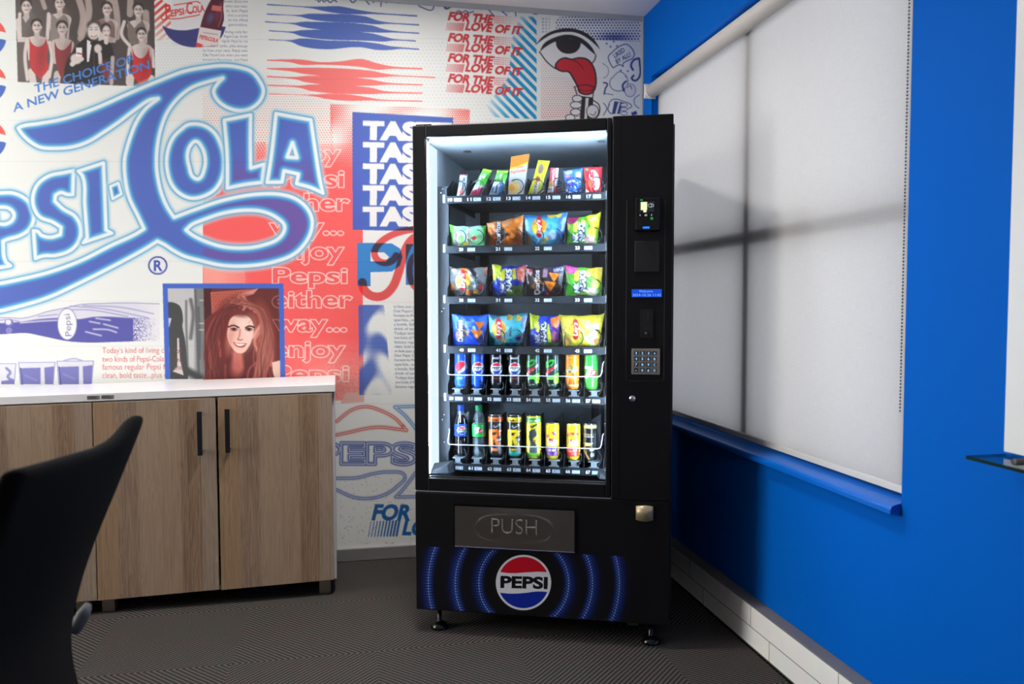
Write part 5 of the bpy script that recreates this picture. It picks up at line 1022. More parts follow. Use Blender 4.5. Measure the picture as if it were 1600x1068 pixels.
# ------------------------------------------------------------------ goods in the machine
def vm_world(a, b, z): return MO + UA * a + NA * b + np.array([0, 0, z])
def pack(name, label, cat, group, quad, row, paint, bulge=0.018, b=0.172, nu=44, nv=44, base=(128, 128, 128), mat='pack', crimp='v', flat=False, back=None):
    quad = [np.array(q, float) for q in quad]
    x0, y0 = min(q[0] for q in quad) - 3, min(q[1] for q in quad) - 3; x1, y1 = max(q[0] for q in quad) + 3, max(q[1] for q in quad) + 3
    P = Press(x0, y0, x1, y1, 5, base); paint(P); P.a = box2(box2(P.a)); g_ = P.a.mean(-1, keepdims=True); P.a = np.clip(g_ + (P.a - g_) * 1.2, 0, 255) * 0.92
    u = np.linspace(0, 1, nu); v = np.linspace(0, 1, nv); U_, V_ = np.meshgrid(u, v)
    tl, tr, br, bl = quad
    px = ((1 - U_) * (1 - V_) * tl[0] + U_ * (1 - V_) * tr[0] + U_ * V_ * br[0] + (1 - U_) * V_ * bl[0]); py = ((1 - U_) * (1 - V_) * tl[1] + U_ * (1 - V_) * tr[1] + U_ * V_ * br[1] + (1 - U_) * V_ * bl[1])
    if crimp == 'v' and not flat:
        py = py + 2.6 * np.sin(np.pi * U_) ** 0.8 * (1 - V_) ** 2 + 0.7 * np.sin(U_ * 17 + quad[0][0]) * (1 - V_) ** 3; px = px + 1.1 * np.sin(np.pi * V_) * (1 - 2 * U_)
    elif not flat: px = px + 0.7 * np.sin(np.pi * V_) * (1 - 2 * U_)
    n = 2.78199 + b
    D = np.stack([px - 800.0, py - 534.0, np.full_like(px, FOC)], -1) @ CM; t = (n - NA @ EYE) / (D @ NA); W3 = EYE + D * t[..., None] - MO
    A, Z = W3 @ UA, W3[..., 2]
    tz = ROWS[row][0] - 0.0018; Z = Z + (tz - Z.min())
    if flat: f = np.zeros_like(U_)
    else:
        f = (np.clip(np.sin(np.pi * U_), 0, 1) ** 0.55) * (np.clip(np.sin(np.pi * V_), 0, 1) ** 0.55)
        wr = 0.16 * np.sin(U_ * 19 + V_ * 7 + row * 2.1) * np.sin(V_ * 15 - U_ * 5 + quad[0][0]) + 0.10 * np.sin(U_ * 31 - V_ * 23 + quad[0][0] * 1.7) * np.sin(V_ * 9 + 1); f = f * (1 + wr)
        if crimp == 'v':                      # toothed seams left and right
            e = np.clip((0.07 - np.minimum(U_, 1 - U_)) / 0.07, 0, 1); f = f * (1 - 0.6 * e) + 0.06 * e * np.sin(V_ * 60)
        else:
            e = np.clip((0.07 - np.minimum(V_, 1 - V_)) / 0.07, 0, 1); f = f * (1 - 0.6 * e) + 0.06 * e * np.sin(U_ * 50)
    a0, b0, z0 = float(A.mean()), b, tz
    front = np.stack([A - a0, -f * bulge, Z - z0], -1); backs = np.stack([A - a0, f * bulge * 0.9 + (0.018 if flat else 0.0012), Z - z0], -1)
    cols = lin(P.sample(px, py)); mean = cols.reshape(-1, 3).mean(0) if back is None else lin(back)
    N_ = nu * nv; co = np.concatenate([front.reshape(-1, 3), backs.reshape(-1, 3)]); cc = np.concatenate([cols.reshape(-1, 3), np.broadcast_to(mean, (N_, 3))])
    idx = np.arange(N_).reshape(nv, nu); q1 = np.stack([idx[:-1, :-1], idx[1:, :-1], idx[1:, 1:], idx[:-1, 1:]], -1).reshape(-1, 4); q2 = q1[:, ::-1] + N_
    rim = np.concatenate([idx[0], idx[1:, -1], idx[-1, -2::-1], idx[-2:0:-1, 0]]); r2 = np.roll(rim, -1); q3 = np.stack([rim, r2, r2 + N_, rim + N_], -1)
    me = bpy.data.meshes.new(name); me.from_pydata(co.tolist(), [], np.concatenate([q1, q2, q3]).tolist()); me.update()
    me.polygons.foreach_set('use_smooth', [not flat] * len(me.polygons)); set_print(me, cc); me.materials.append(M[mat])
    o = bpy.data.objects.new(name, me); C.objects.link(o); o.location = vm_world(a0, b0, z0); o.rotation_euler = (0, 0, MTH)
    return tag(o, label, cat, group)
def bed(P, quad, c): P.poly([tuple(q) for q in quad], c)
def chips(P, spots, c=(236, 150, 40), c2=(170, 84, 24)):
    for x, y, r in spots:
        P.poly(smooth([(x - r, y + r * 0.9), (x - r * 0.5, y - r), (x + r * 1.1, y - r * 0.2), (x + r * 0.6, y + r)], True, 70), c); P.stroke([(x - r * 0.5, y + r * 0.5), (x + r * 0.3, y - r * 0.2)], r * 0.4, c2, 0.5, soft=r * 0.3)
def tri_chip(P, x, y, r, c=(240, 150, 40)):
    P.poly([(x - r, y - r * 0.7), (x + r * 0.9, y - r * 0.5), (x - r * 0.1, y + r)], c); P.ellipse(x - r * 0.1, y, r * 0.4, r * 0.4, (206, 96, 24), 0.6, soft=0.8)
def corn_brand(P, x, yb, yt, cap, word, fire=(240, 120, 30)):
    P.poly([(x - cap * 1.8, (yb + yt) / 2 + 8), (x + cap * 0.1, yt + 6), (x + cap * 0.3, yb - 2)], fire, 0.8); P.poly([(x - cap * 0.2, yt + 2), (x + cap * 1.6, (yb + yt) / 2 + 3), (x - cap * 0.2, yb - 4)], (40, 30, 30), 0.75)
    P.text(word, (x, yb), (x - 0.6, yt), cap, (24, 24, 28), 0, 0.13); P.text(word, (x, yb), (x - 0.6, yt), cap, (244, 244, 244), 0, 0.035)
def crisp_brand(P, cx, cy, r, word="Lay's"):
    P.ellipse(cx, cy, r * 1.18, r * 1.3, (250, 226, 90)); P.ellipse(cx + r * 0.12, cy - r * 0.2, r * 1.1, r * 1.1, (244, 150, 60), 0.8, soft=0.25); P.ellipse(cx - r * 0.35, cy + r * 0.4, r * 0.6, r * 0.8, (252, 226, 80), 0.9, soft=0.3)
    P.stroke([(cx, cy + r * 1.35), (cx + 1, cy), (cx - 0.5, cy - r * 1.3)], r * 0.85, (218, 36, 46)); P.text(word, (cx + r * 0.32, cy + r * 1.15), (cx + r * 0.2, cy - r * 1.1), r * 0.66, (250, 248, 248), 0.15, 0.04)
def curl_brand(P, x, yb, yt, lead=(238, 216, 40)):
    P.poly(smooth([(x - 7, yt + 3), (x - 1, yt - 1), (x + 3, yt + 5), (x - 3, (yb + yt) / 2), (x - 8, (yb + yt) / 2 - 2)], True, 60), lead)
    for s_, dx, y0, y1 in (('NIK', 0, yb, yb - (yb - yt) * 0.46), ('NAKS', 9.6, yb - 2, yt)):
        P.text(s_, (x + dx, y0), (x + dx - 0.6, y1), 8.4, (24, 34, 90), 0.08, 0.15); P.text(s_, (x + dx, y0), (x + dx - 0.6, y1), 8.4, (246, 248, 250), 0.08, 0.045)
def glints(P, q, n=7, a=0.3):            # glints and dark folds painted into the pack colour
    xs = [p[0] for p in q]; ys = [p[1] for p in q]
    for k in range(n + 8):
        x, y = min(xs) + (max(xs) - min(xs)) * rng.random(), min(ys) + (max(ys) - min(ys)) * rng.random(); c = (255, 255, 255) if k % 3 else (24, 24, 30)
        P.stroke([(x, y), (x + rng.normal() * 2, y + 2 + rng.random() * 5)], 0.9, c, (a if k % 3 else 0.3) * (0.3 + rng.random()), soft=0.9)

G1 = 'bars and packets on the top tray'
q = [(718.5, 264), (730.5, 264.5), (729, 301), (712.5, 301)]
def f(P):
    bed(P, q, (206, 216, 222)); P.text('biltong bar', (725, 293), (727, 268), 4.4, (30, 34, 40), 0, 0.03); P.stroke([(719, 284), (721, 270)], 1.2, (60, 66, 74)); P.ellipse(722, 293, 3.2, 4, (214, 92, 84)); P.stroke([(719, 265), (730, 265.4)], 2, (150, 70, 80))
pack('snack_bar', 'pale silver snack bar with dark lettering at the left end of the top tray', 'snack bar', G1, q, 0, f, 0.010, crimp='h', nu=22)
q = [(755, 256.5), (769.5, 259.5), (751, 302), (731, 302)]
def f(P):
    bed(P, q, (86, 178, 56)); P.poly([(755, 256), (770, 259), (768.5, 263), (753.5, 260)], (180, 208, 60)); P.poly([(742, 282), (760, 284), (752, 302), (731, 302)], (206, 214, 222)); P.poly([(739, 291), (757, 286), (749, 300), (733, 301)], (206, 74, 110)); P.ellipse(757, 269, 2.4, 4, (236, 240, 244), 1, 20); P.text('muesli', (745, 290), (754, 268), 4, (240, 246, 240), 0, 0.02); P.poly([(731, 300), (738, 296), (736, 303)], (230, 220, 120))
pack('snack_bar', 'tilted green snack bar with a pink panel above tag 11', 'snack bar', G1, q, 0, f, 0.010, crimp='h', nu=24)
q = [(777, 259.5), (795, 259.8), (784, 301), (763, 299.5)]
def f(P):
    bed(P, q, (84, 182, 52)); P.poly([(777, 259), (795, 259.5), (794.3, 263.5), (775.5, 263)], (176, 210, 62)); P.poly([(770, 278), (789.5, 278), (784, 301), (763, 299.5)], (206, 220, 236)); P.poly([(782, 280), (788, 280), (784, 300), (778, 300)], (92, 138, 206), 0.8); P.ellipse(783, 269, 2.4, 4, (240, 244, 246), 1, 20)
    P.text('oat', (770, 295), (773, 284), 3.6, (50, 64, 90), 0, 0.03); P.text('bar', (776, 295), (779, 284), 3.6, (50, 64, 90), 0, 0.03)
pack('snack_bar', 'tilted green snack bar with a pale blue panel above tag 12', 'snack bar', G1, q, 0, f, 0.010, crimp='h', nu=26)
q = [(798.5, 239), (827, 234), (817.5, 301), (793, 300)]
def f(P):
    bed(P, q, (214, 214, 220)); P.poly([(798.5, 239), (827, 234), (825, 248), (810, 254), (797, 257)], (240, 136, 44)); P.stroke([(797, 258), (810, 254.5), (825, 248)], 2.4, (246, 208, 40)); P.text('Dried', (808, 258), (819, 256), 4.2, (232, 130, 90), 0, 0.02); P.text('Apricots', (797.5, 265.5), (821, 262), 4.6, (226, 106, 44), 0, 0.035)
    P.ellipse(806, 285, 12, 13, (176, 150, 150), 0.6, 0, 0.3); P.ellipse(803, 288, 9.5, 10, (236, 206, 140)); P.ellipse(800, 287, 4.5, 6, (240, 170, 80)); P.ellipse(805, 283, 4, 4, (246, 190, 130)); P.ellipse(806, 279, 5, 3, (170, 200, 120), 0.7)
pack('dried_fruit_box', 'tall orange and white dried apricot carton on the top tray', 'carton', G1, q, 0, f, 0.0, b=0.168, mat='card', flat=True, nu=34, nv=60)
q = [(841, 243.5), (859.5, 245), (843.5, 300), (824, 299.5)]
def f(P):
    bed(P, q, (226, 226, 44)); P.poly([(840, 243), (860, 245), (858, 249), (840, 248)], (196, 206, 40)); P.ellipse(845.5, 258, 4.2, 8, (140, 116, 100), 1, 10); P.ellipse(841.5, 274, 3.2, 4, (206, 60, 100)); P.poly([(836, 279), (845, 279), (840, 299), (831, 298)], (240, 240, 226)); P.text('cream', (836, 297), (841, 270), 4, (150, 60, 60), 0, 0.02); P.stroke([(824, 299), (832, 297)], 3, (206, 214, 40))
pack('snack_bar', 'tall yellow biscuit bar with a brown picture above tag 14', 'snack bar', G1, q, 0, f, 0.010, crimp='h', nu=26)
q = [(860, 255), (873, 255.5), (870.5, 299), (854, 299)]
def f(P):
    bed(P, q, (186, 60, 72)); P.poly([(869, 255), (873, 255.5), (871.5, 284), (867, 284)], (206, 220, 230)); P.text('crunch', (865, 285), (867.5, 258), 4.6, (244, 220, 220), 0, 0.04); P.ellipse(861, 282, 4, 5, (206, 160, 90)); P.poly([(855, 285), (866, 285), (865, 294), (854, 295)], (226, 230, 230)); P.text('bar', (856, 290), (863, 290), 3, (206, 50, 60), 0, 0.03); P.rect(854, 295, 871, 300, (150, 40, 90)); P.rect(866, 278, 868, 299, (120, 90, 100))
pack('snack_bar', 'narrow red and white snack bar above tag 15', 'snack bar', G1, q, 0, f, 0.010, crimp='h', nu=22)
q = [(880, 262), (910.5, 256.5), (908.5, 299), (884, 298)]
def f(P):
    bed(P, q, (52, 118, 206)); P.ellipse(889, 264, 6, 3, (196, 216, 240), 1, -15); P.ellipse(888, 270, 4, 2.4, (206, 120, 170)); P.ellipse(904, 268, 4, 5, (206, 200, 130)); P.ellipse(893, 280, 9, 8, (26, 70, 180)); P.text('mini', (887, 282), (900, 279), 5, (210, 230, 250), 0, 0.04)
    for i in range(36): P.ellipse(886 + rng.random() * 22, 278 + rng.random() * 18, 1.2 + rng.random(), 1, [(150, 170, 240), (226, 210, 150), (90, 60, 190), (230, 240, 250)][i % 4], 0.9)
    P.ellipse(886, 292, 2.2, 2.2, (246, 244, 240)); P.ellipse(887, 287, 1.8, 1.8, (226, 190, 80))
pack('biscuit_packet', 'blue packet of mini biscuits above tag 16', 'biscuits', G1, q, 0, f, 0.012, crimp='h')
q = [(911.5, 255.5), (941.5, 254.5), (940.5, 298), (914, 298)]
def f(P):
    bed(P, q, (216, 36, 48)); P.rect(911, 254, 942, 258, (186, 24, 36)); P.rect(913, 294, 942, 299, (186, 24, 36)); P.ellipse(917, 259, 2.6, 2.6, (60, 130, 80)); P.ellipse(917, 259, 1, 1, (230, 240, 230))
    P.ellipse(929, 276, 8, 16, (240, 236, 236), 1, -12); P.text('KitKat', (930, 293), (927, 262), 7.6, (214, 30, 44), 0, 0.06); P.poly([(915, 280), (925, 276), (928, 294), (915, 296)], (232, 90, 84), 0.8); P.poly([(915, 289), (921, 294), (915, 296)], (240, 220, 220)); P.poly([(920, 276), (926, 274), (924, 288), (921, 286)], (176, 120, 70))
pack('chocolate_bar', 'red chocolate wafer packet at the right end of the top tray', 'chocolate', G1, q, 0, f, 0.010, crimp='h')

G2 = 'snack bags on the second tray'
q = [(702, 348), (760, 348.5), (759.5, 382.5), (705, 383)]
def f(P):
    bed(P, q, (176, 214, 196)); P.poly([(702, 348), (709, 348), (712, 383), (705, 383)], (104, 196, 60)); P.poly([(754, 348), (760, 348), (760, 383), (757, 383)], (96, 190, 60)); P.shade([(706, 356), (726, 352), (728, 383), (706, 383)], lambda X, Y: np.clip((726 - X) / 14, 0, 0.8), (120, 206, 90)); P.shade([(732, 352), (756, 356), (756, 383), (738, 383)], lambda X, Y: 0.5 + 0 * X, (120, 206, 120))
    P.ellipse(714, 370, 5, 11, (190, 196, 204), 1, 8); P.text('protein', (715.5, 379), (714.5, 360), 4.2, (170, 70, 90), 0, 0.02); P.ellipse(721, 371, 4.5, 6, (130, 210, 90)); P.stroke([(733, 381), (734, 353)], 3.0, (206, 130, 130), 0.8); P.poly([(738, 369), (743, 365), (746, 370), (740, 374)], (206, 50, 50)); P.ellipse(750, 379, 4, 3, (120, 196, 110)); P.ellipse(728, 378, 4, 4, (190, 176, 70)); P.rect(752.5, 350.5, 754.5, 352.5, (60, 80, 80)); P.ellipse(726, 356, 4, 3, (60, 130, 110), 0.7); glints(P, q)
pack('snack_bag', 'flat green and white snack bag above tag 20', 'snack bag', G2, q, 1, f, 0.016)
q = [(760.5, 345), (818.5, 333), (817, 382), (762, 382)]
def f(P):
    bed(P, q, (222, 128, 52)); P.poly([(768, 334), (790, 340), (764, 352)], (236, 150, 70)); P.poly([(803, 334), (819, 332), (818, 360), (806, 352)], (240, 156, 80)); P.rect(787, 341, 800, 352, (240, 190, 150), 0.6)
    for k in range(4): P.stroke([(788, 343 + k * 2.4), (799, 342 + k * 2.4)], 0.7, (150, 90, 60), 0.8)
    corn_brand(P, 783.5, 380, 344, 8.2, 'Doritos', (150, 60, 20)); chips(P, [(795, 372, 6), (806, 374, 5)], (230, 130, 40)); P.ellipse(808, 370, 9, 10, (96, 44, 20), 0.6, 0, 0.4); chips(P, [(802, 366, 4)], (236, 150, 60)); P.ellipse(769, 368, 4, 7, (150, 74, 24), 0.7, 0, 0.4); glints(P, q, 10)
pack('chip_bag', 'orange corn chip bag with white rotated lettering above tag 21', 'chip bag', G2, q, 1, f)
q = [(819, 334), (887.5, 329.5), (879, 382), (820.5, 382)]
def f(P):
    bed(P, q, (64, 160, 214)); P.ellipse(843, 358, 22, 26, (130, 204, 236), 0.8, 0, 0.3); P.stroke([(820, 337), (845, 336), (870, 336)], 4, (20, 96, 166), 0.7, soft=1); P.poly([(872, 336), (888, 329), (880, 382), (872, 380)], (90, 110, 190), 0.7); P.ellipse(863, 335, 7, 4, (232, 206, 90), 1, -15); P.ellipse(873, 334, 5, 5, (220, 214, 110)); crisp_brand(P, 843, 353, 9.6)
    P.ellipse(825, 373, 6, 9, (140, 90, 40), 0.9, -20, 0.2); chips(P, [(850, 374, 4), (855, 371, 3.4)], (222, 190, 70)); P.ellipse(863, 366, 6, 8, (190, 216, 240), 1, 20); P.stroke([(832, 376), (838, 380)], 2, (30, 96, 170)); P.stroke([(845, 374), (842, 381)], 1.6, (30, 110, 180)); glints(P, q, 12, 0.5)
pack('chip_bag', 'sky blue potato chip bag with a red band over a yellow disc above tag 22', 'chip bag', G2, q, 1, f)
q = [(885.5, 338), (939.5, 329), (934, 381), (885, 381)]
def f(P):
    bed(P, q, (86, 160, 46)); P.poly([(885, 334), (908, 334), (900, 346), (886, 352)], (150, 50, 100)); P.poly([(916, 336), (940, 328), (937, 362), (922, 350)], (206, 200, 50)); P.poly([(886, 346), (891, 350), (889, 358), (885, 356)], (226, 226, 60)); curl_brand(P, 904, 377, 346, (232, 226, 90)); P.ellipse(925, 362, 7, 9, (216, 208, 60), 1, 0, 0.2); P.ellipse(922, 373, 8, 6, (226, 150, 190), 0.9, 0, 0.3)
    for k in range(12): P.stroke([(914 + rng.random() * 18, 366 + rng.random() * 12), (918 + rng.random() * 14, 368 + rng.random() * 10)], 1.2, (240, 220, 190), 0.7)
    P.ellipse(926, 340, 6, 3, (240, 226, 130), 1, -30); P.ellipse(912, 345, 4, 3, (246, 170, 120)); P.rect(886, 378, 925, 382, (96, 30, 50), 0.7); glints(P, q, 8)
pack('snack_bag', 'green maize curl bag with pink and yellow corners above tag 23', 'snack bag', G2, q, 1, f)

G3 = 'snack bags on the third tray'
q = [(702, 415), (762.5, 414), (759.5, 462), (702.5, 462)]
def f(P):
    bed(P, q, (98, 98, 100)); P.ellipse(725, 438, 22, 24, (120, 120, 122), 0.7, 0, 0.3); P.poly([(740, 416), (762, 414), (760, 450), (748, 428)], (128, 126, 128)); P.ellipse(726, 417.5, 7, 4, (232, 130, 60), 1, 10); P.stroke([(736, 418), (744, 430), (747, 440)], 5, (34, 34, 36)); P.ellipse(710, 421, 4, 3, (196, 200, 170)); crisp_brand(P, 724.5, 437, 9.8); P.text('flame', (744, 452), (744, 430), 3.2, (196, 220, 220), 0, 0.01); P.text('grilled', (748, 446), (748, 428), 3.2, (170, 200, 200), 0, 0.01)
    P.ellipse(708, 448, 4, 7, (206, 130, 80), 0.9, -20, 0.2); P.rect(704, 452, 760, 463, (50, 48, 50), 0.6); chips(P, [(733, 455, 5), (744, 453, 4)], (206, 140, 70)); P.ellipse(753, 447, 4, 4, (190, 60, 60)); P.poly([(757, 420), (762, 414), (761, 432)], (230, 140, 110)); glints(P, q, 8, 0.2)
pack('chip_bag', 'grey potato chip bag with a red band over a yellow disc above tag 30', 'chip bag', G3, q, 2, f)
q = [(769, 411), (824, 412), (818, 462), (769.5, 462)]
def f(P):
    bed(P, q, (34, 54, 160)); P.poly([(769, 411), (784, 414), (782, 430), (770, 440)], (196, 206, 40)); P.poly([(808, 418), (824, 411), (820, 440), (810, 436)], (206, 110, 90)); P.poly([(798, 420), (806, 418), (808, 434), (802, 436)], (210, 206, 60)); P.poly([(796, 446), (820, 444), (818, 462), (790, 462)], (110, 140, 50)); curl_brand(P, 791, 456, 419, (232, 222, 70)); P.ellipse(777, 452, 6, 8, (40, 90, 210), 0.9, 0, 0.3)
    for k in range(10): P.stroke([(798 + rng.random() * 16, 440 + rng.random() * 16), (800 + rng.random() * 16, 444 + rng.random() * 14)], 1.4, (90, 110, 40), 0.7)
    P.rect(812, 418, 818, 422, (230, 170, 150)); glints(P, q, 10, 0.4)
pack('snack_bag', 'blue maize curl bag with yellow left corner above tag 31', 'snack bag', G3, q, 2, f)
q = [(819.5, 415), (882.5, 411), (878, 461), (819, 461)]
def f(P):
    bed(P, q, (62, 52, 56)); P.poly([(822, 417), (832, 420), (831, 430), (824, 424)], (220, 190, 200)); P.ellipse(829.5, 421, 2.6, 2.6, (214, 50, 60)); corn_brand(P, 844, 458, 420, 8.2, 'Doritos', (150, 100, 60)); P.rect(849, 418, 856, 431, (196, 160, 190), 0.8); P.poly([(856, 417), (882, 411), (881, 424), (866, 424)], (64, 60, 100)); P.text('BBQ', (866, 423), (880, 419), 4.6, (214, 216, 226), 0, 0.04)
    tri_chip(P, 867, 430, 9, (232, 146, 66)); tri_chip(P, 861, 444, 10, (236, 150, 50)); P.stroke([(840, 434), (850, 442)], 3, (214, 150, 100)); P.ellipse(851, 452, 5, 5, (50, 50, 100), 0.8); P.ellipse(856, 457, 3, 2, (200, 50, 50)); P.stroke([(830, 448), (836, 440)], 2, (150, 110, 60)); glints(P, q, 8, 0.25)
pack('chip_bag', 'black corn chip bag with white rotated lettering above tag 32', 'chip bag', G3, q, 2, f)
q = [(882.5, 411), (942, 414), (940, 460), (883.5, 460)]
def f(P):
    bed(P, q, (92, 160, 50)); P.poly([(883, 410), (904, 414), (900, 424), (886, 425)], (206, 70, 150)); P.dots([(886, 414), (902, 414), (900, 422), (888, 424)], 3, 0.8, (240, 190, 220)); P.poly([(918, 416), (942, 414), (940, 440), (926, 430)], (196, 180, 60)); curl_brand(P, 906, 454, 420, (236, 226, 90)); P.ellipse(931, 441, 7, 7, (186, 200, 60)); P.ellipse(925, 452, 9, 6, (226, 190, 200), 0.9, 0, 0.3); P.ellipse(919, 425, 5, 5, (232, 150, 110)); P.ellipse(932, 421, 7, 3.4, (210, 160, 60), 1, -20)
    for k in range(10): P.stroke([(916 + rng.random() * 16, 446 + rng.random() * 10), (920 + rng.random() * 14, 447 + rng.random() * 9)], 1.2, (244, 226, 210), 0.7)
    P.rect(900, 457, 918, 461, (170, 40, 60), 0.8); P.ellipse(890, 445, 5, 8, (60, 170, 60), 0.8, 0, 0.3); glints(P, q, 8)
pack('snack_bag', 'green maize curl bag with bright pink corner above tag 33', 'snack bag', G3, q, 2, f)

G4 = 'snack bags on the fourth tray'
q = [(705.5, 484), (765.5, 485), (757.5, 534), (708, 534)]
def f(P):
    bed(P, q, (32, 86, 200)); P.poly([(705, 483), (718, 490), (712, 505)], (90, 140, 230)); P.poly([(748, 492), (766, 484), (758, 510)], (70, 120, 220)); corn_brand(P, 724, 528, 494, 7.6, 'Doritos', (230, 120, 40)); P.rect(728, 496, 738, 506, (150, 180, 240), 0.6); tri_chip(P, 751, 502, 8, (210, 120, 40)); tri_chip(P, 747, 516, 10, (236, 140, 30)); P.ellipse(752, 526, 6, 6, (40, 30, 60), 0.7, 0, 0.3); P.stroke([(726, 510), (733, 518)], 2.5, (236, 150, 80)); P.text('COOL', (714, 508), (714, 499), 2.6, (220, 230, 250), 0, 0.02); glints(P, q, 10, 0.4)
pack('chip_bag', 'royal blue corn chip bag with orange chips above tag 40', 'chip bag', G4, q, 3, f)
q = [(763, 486), (825, 482.5), (818, 535), (764, 535)]
def f(P):
    bed(P, q, (70, 180, 196)); P.ellipse(783, 508, 20, 24, (150, 214, 226), 0.8, 0, 0.3); P.poly([(763, 485), (790, 484), (770, 496)], (20, 100, 130)); chips(P, [(797, 490, 5), (811, 491, 5)], (234, 196, 70)); crisp_brand(P, 780, 508, 9.4); P.poly([(765, 518), (775, 524), (772, 535), (765, 535)], (30, 110, 120)); chips(P, [(788, 526, 4)], (232, 190, 60)); P.ellipse(811, 523, 6, 5, (120, 96, 170)); P.ellipse(811, 523, 2.4, 2.4, (26, 40, 60)); P.text('salt', (800, 520), (800, 506), 4.6, (40, 60, 90), 0, 0.03); P.poly([(815, 492), (825, 483), (819, 530)], (150, 140, 190), 0.8); P.rect(790, 530, 818, 536, (20, 70, 90), 0.8); glints(P, q, 10, 0.4)
pack('chip_bag', 'turquoise potato chip bag with a red band over a yellow disc above tag 41', 'chip bag', G4, q, 3, f)
q = [(827.5, 482), (876, 484), (873, 533), (827, 533)]
def f(P):
    bed(P, q, (40, 66, 186)); P.poly([(827, 482), (844, 486), (838, 504), (828, 508)], (190, 206, 40)); P.poly([(860, 490), (876, 484), (872, 505), (862, 502)], (226, 120, 50)); P.poly([(853, 500), (858, 498), (864, 528), (856, 526)], (206, 210, 50)); curl_brand(P, 845, 528, 495, (232, 222, 110)); P.poly([(862, 505), (874, 503), (873, 533), (862, 530)], (96, 50, 130)); P.ellipse(866, 518, 4, 8, (206, 130, 150), 0.9, 0, 0.3); P.rect(846, 527, 872, 534, (90, 150, 40), 0.8); P.ellipse(832, 520, 4, 6, (30, 90, 220)); P.poly([(845, 487), (856, 488), (850, 498), (842, 500)], (60, 90, 220)); glints(P, q, 10, 0.4)
pack('snack_bag', 'blue maize curl bag with orange right corner above tag 42', 'snack bag', G4, q, 3, f)
q = [(873, 484), (945, 482.5), (937, 534), (880, 534)]
def f(P):
    bed(P, q, (214, 204, 52)); P.ellipse(900, 506, 20, 24, (246, 234, 130), 0.8, 0, 0.3); P.stroke([(876, 487), (900, 489), (940, 487)], 5, (150, 140, 30), 0.5, soft=2); crisp_brand(P, 900, 507, 9.2); P.poly([(922, 500), (938, 498), (936, 508), (926, 512)], (190, 186, 170)); P.ellipse(925, 522, 10, 10, (226, 220, 190), 1, 20, 0.15); P.ellipse(918, 500, 4, 8, (246, 240, 170), 0.8, 10, 0.5); P.ellipse(889, 525, 6, 7, (236, 180, 110), 0.9, 20, 0.3); P.ellipse(932, 526, 4, 5, (214, 140, 70), 0.8); P.rect(894, 529, 915, 535, (200, 190, 40)); P.poly([(938, 484), (945, 482), (940, 505)], (176, 166, 36)); glints(P, q, 12, 0.5)
pack('chip_bag', 'yellow potato chip bag with a red band over a yellow disc above tag 43', 'chip bag', G4, q, 3, f)

# cans and bottles
CAN = [(0.0, 0.0), (0.020, 0.0), (0.0235, 0.003), (0.0268, 0.012), (0.0268, 0.1295), (0.0262, 0.1325), (0.0238, 0.1385)]
def turned(name, label, cat, group, row, slot, cx, yt, yb, prof, paint, base, mat='tin', hw=None, b=0.166, seg=44, rings=46):
    """a round printed container: prof gives (radius, height); the print runs from cx-hw to cx+hw across the visible half"""
    a = float(in_machine(cx, (yt + yb) / 2, b)[0]); tz = ROWS[row][0] + 0.0222
    H = prof[-1][1]; hs = np.linspace(0, H, rings); pr = np.array(prof); hs = np.unique(np.concatenate([hs, pr[:, 1]])); rs = np.interp(hs, pr[:, 1], pr[:, 0])
    R = pr[:, 0].max(); hw = hw or (yb - yt) * R / H
    P = Press(cx - hw - 3, yt - 4, cx + hw + 3, yb + 4, 6, base); paint(P, cx, yt, yb, hw); P.a = box2(P.a)
    w = vm_world(a, b, tz + H / 2); to = EYE - w; ang0 = math.atan2(to @ UA, -(to @ NA))
    th = np.linspace(0, 2 * math.pi, seg, endpoint=False); TH, HS = np.meshgrid(th, hs); RS = np.broadcast_to(rs[:, None], TH.shape)
    co = np.stack([RS * np.sin(TH + ang0), -RS * np.cos(TH + ang0), HS], -1)
    px = cx + np.sin(TH) * hw * RS / R; py = yb - (yb - yt) * HS / H
    cols = lin(P.sample(px, py)); n, m = co.shape[:2]; idx = np.arange(n * m).reshape(n, m)
    i2 = np.roll(idx, -1, 1); q = np.stack([idx[:-1], i2[:-1], i2[1:], idx[1:]], -1).reshape(-1, 4)
    me = bpy.data.meshes.new(name); me.from_pydata(co.reshape(-1, 3).tolist(), [], q.tolist() + [idx[0][::-1].tolist(), idx[-1].tolist()]); me.update()
    me.polygons.foreach_set('use_smooth', [True] * len(q) + [False, False]); set_print(me, cols.reshape(-1, 3)); me.materials.append(M[mat])
    o = bpy.data.objects.new(name, me); C.objects.link(o); o.location = vm_world(a, b, tz); o.rotation_euler = (0, 0, MTH)
    return tag(o, label, cat, group)
def can_lid(o, H, r, parent_name='can_lid'):
    MB().lathe([(r, H), (r + 0.0012, H + 0.0012), (r + 0.0012, H + 0.003), (r - 0.0005, H + 0.003), (r - 0.002, H + 0.0006), (0.004, H + 0.0004)], 28).build(parent_name, M['lid'], o)
    MB().box(-0.005, 0.005, -0.011, 0.006, H + 0.001, H + 0.0022).build('pull_tab', M['lid'], o, bevel=0.0008)
def shine(P, cx, yt, yb, hw, a=0.16): P.stroke([(cx - hw * 0.35, yt), (cx - hw * 0.35, yb)], hw * 0.3, (255, 255, 255), a * 0, soft=hw * 0.25)
G5, G6 = 'slim cans on the fifth tray', 'drinks on the bottom tray'
pepb, blk = (18, 78, 196), (20, 20, 24)
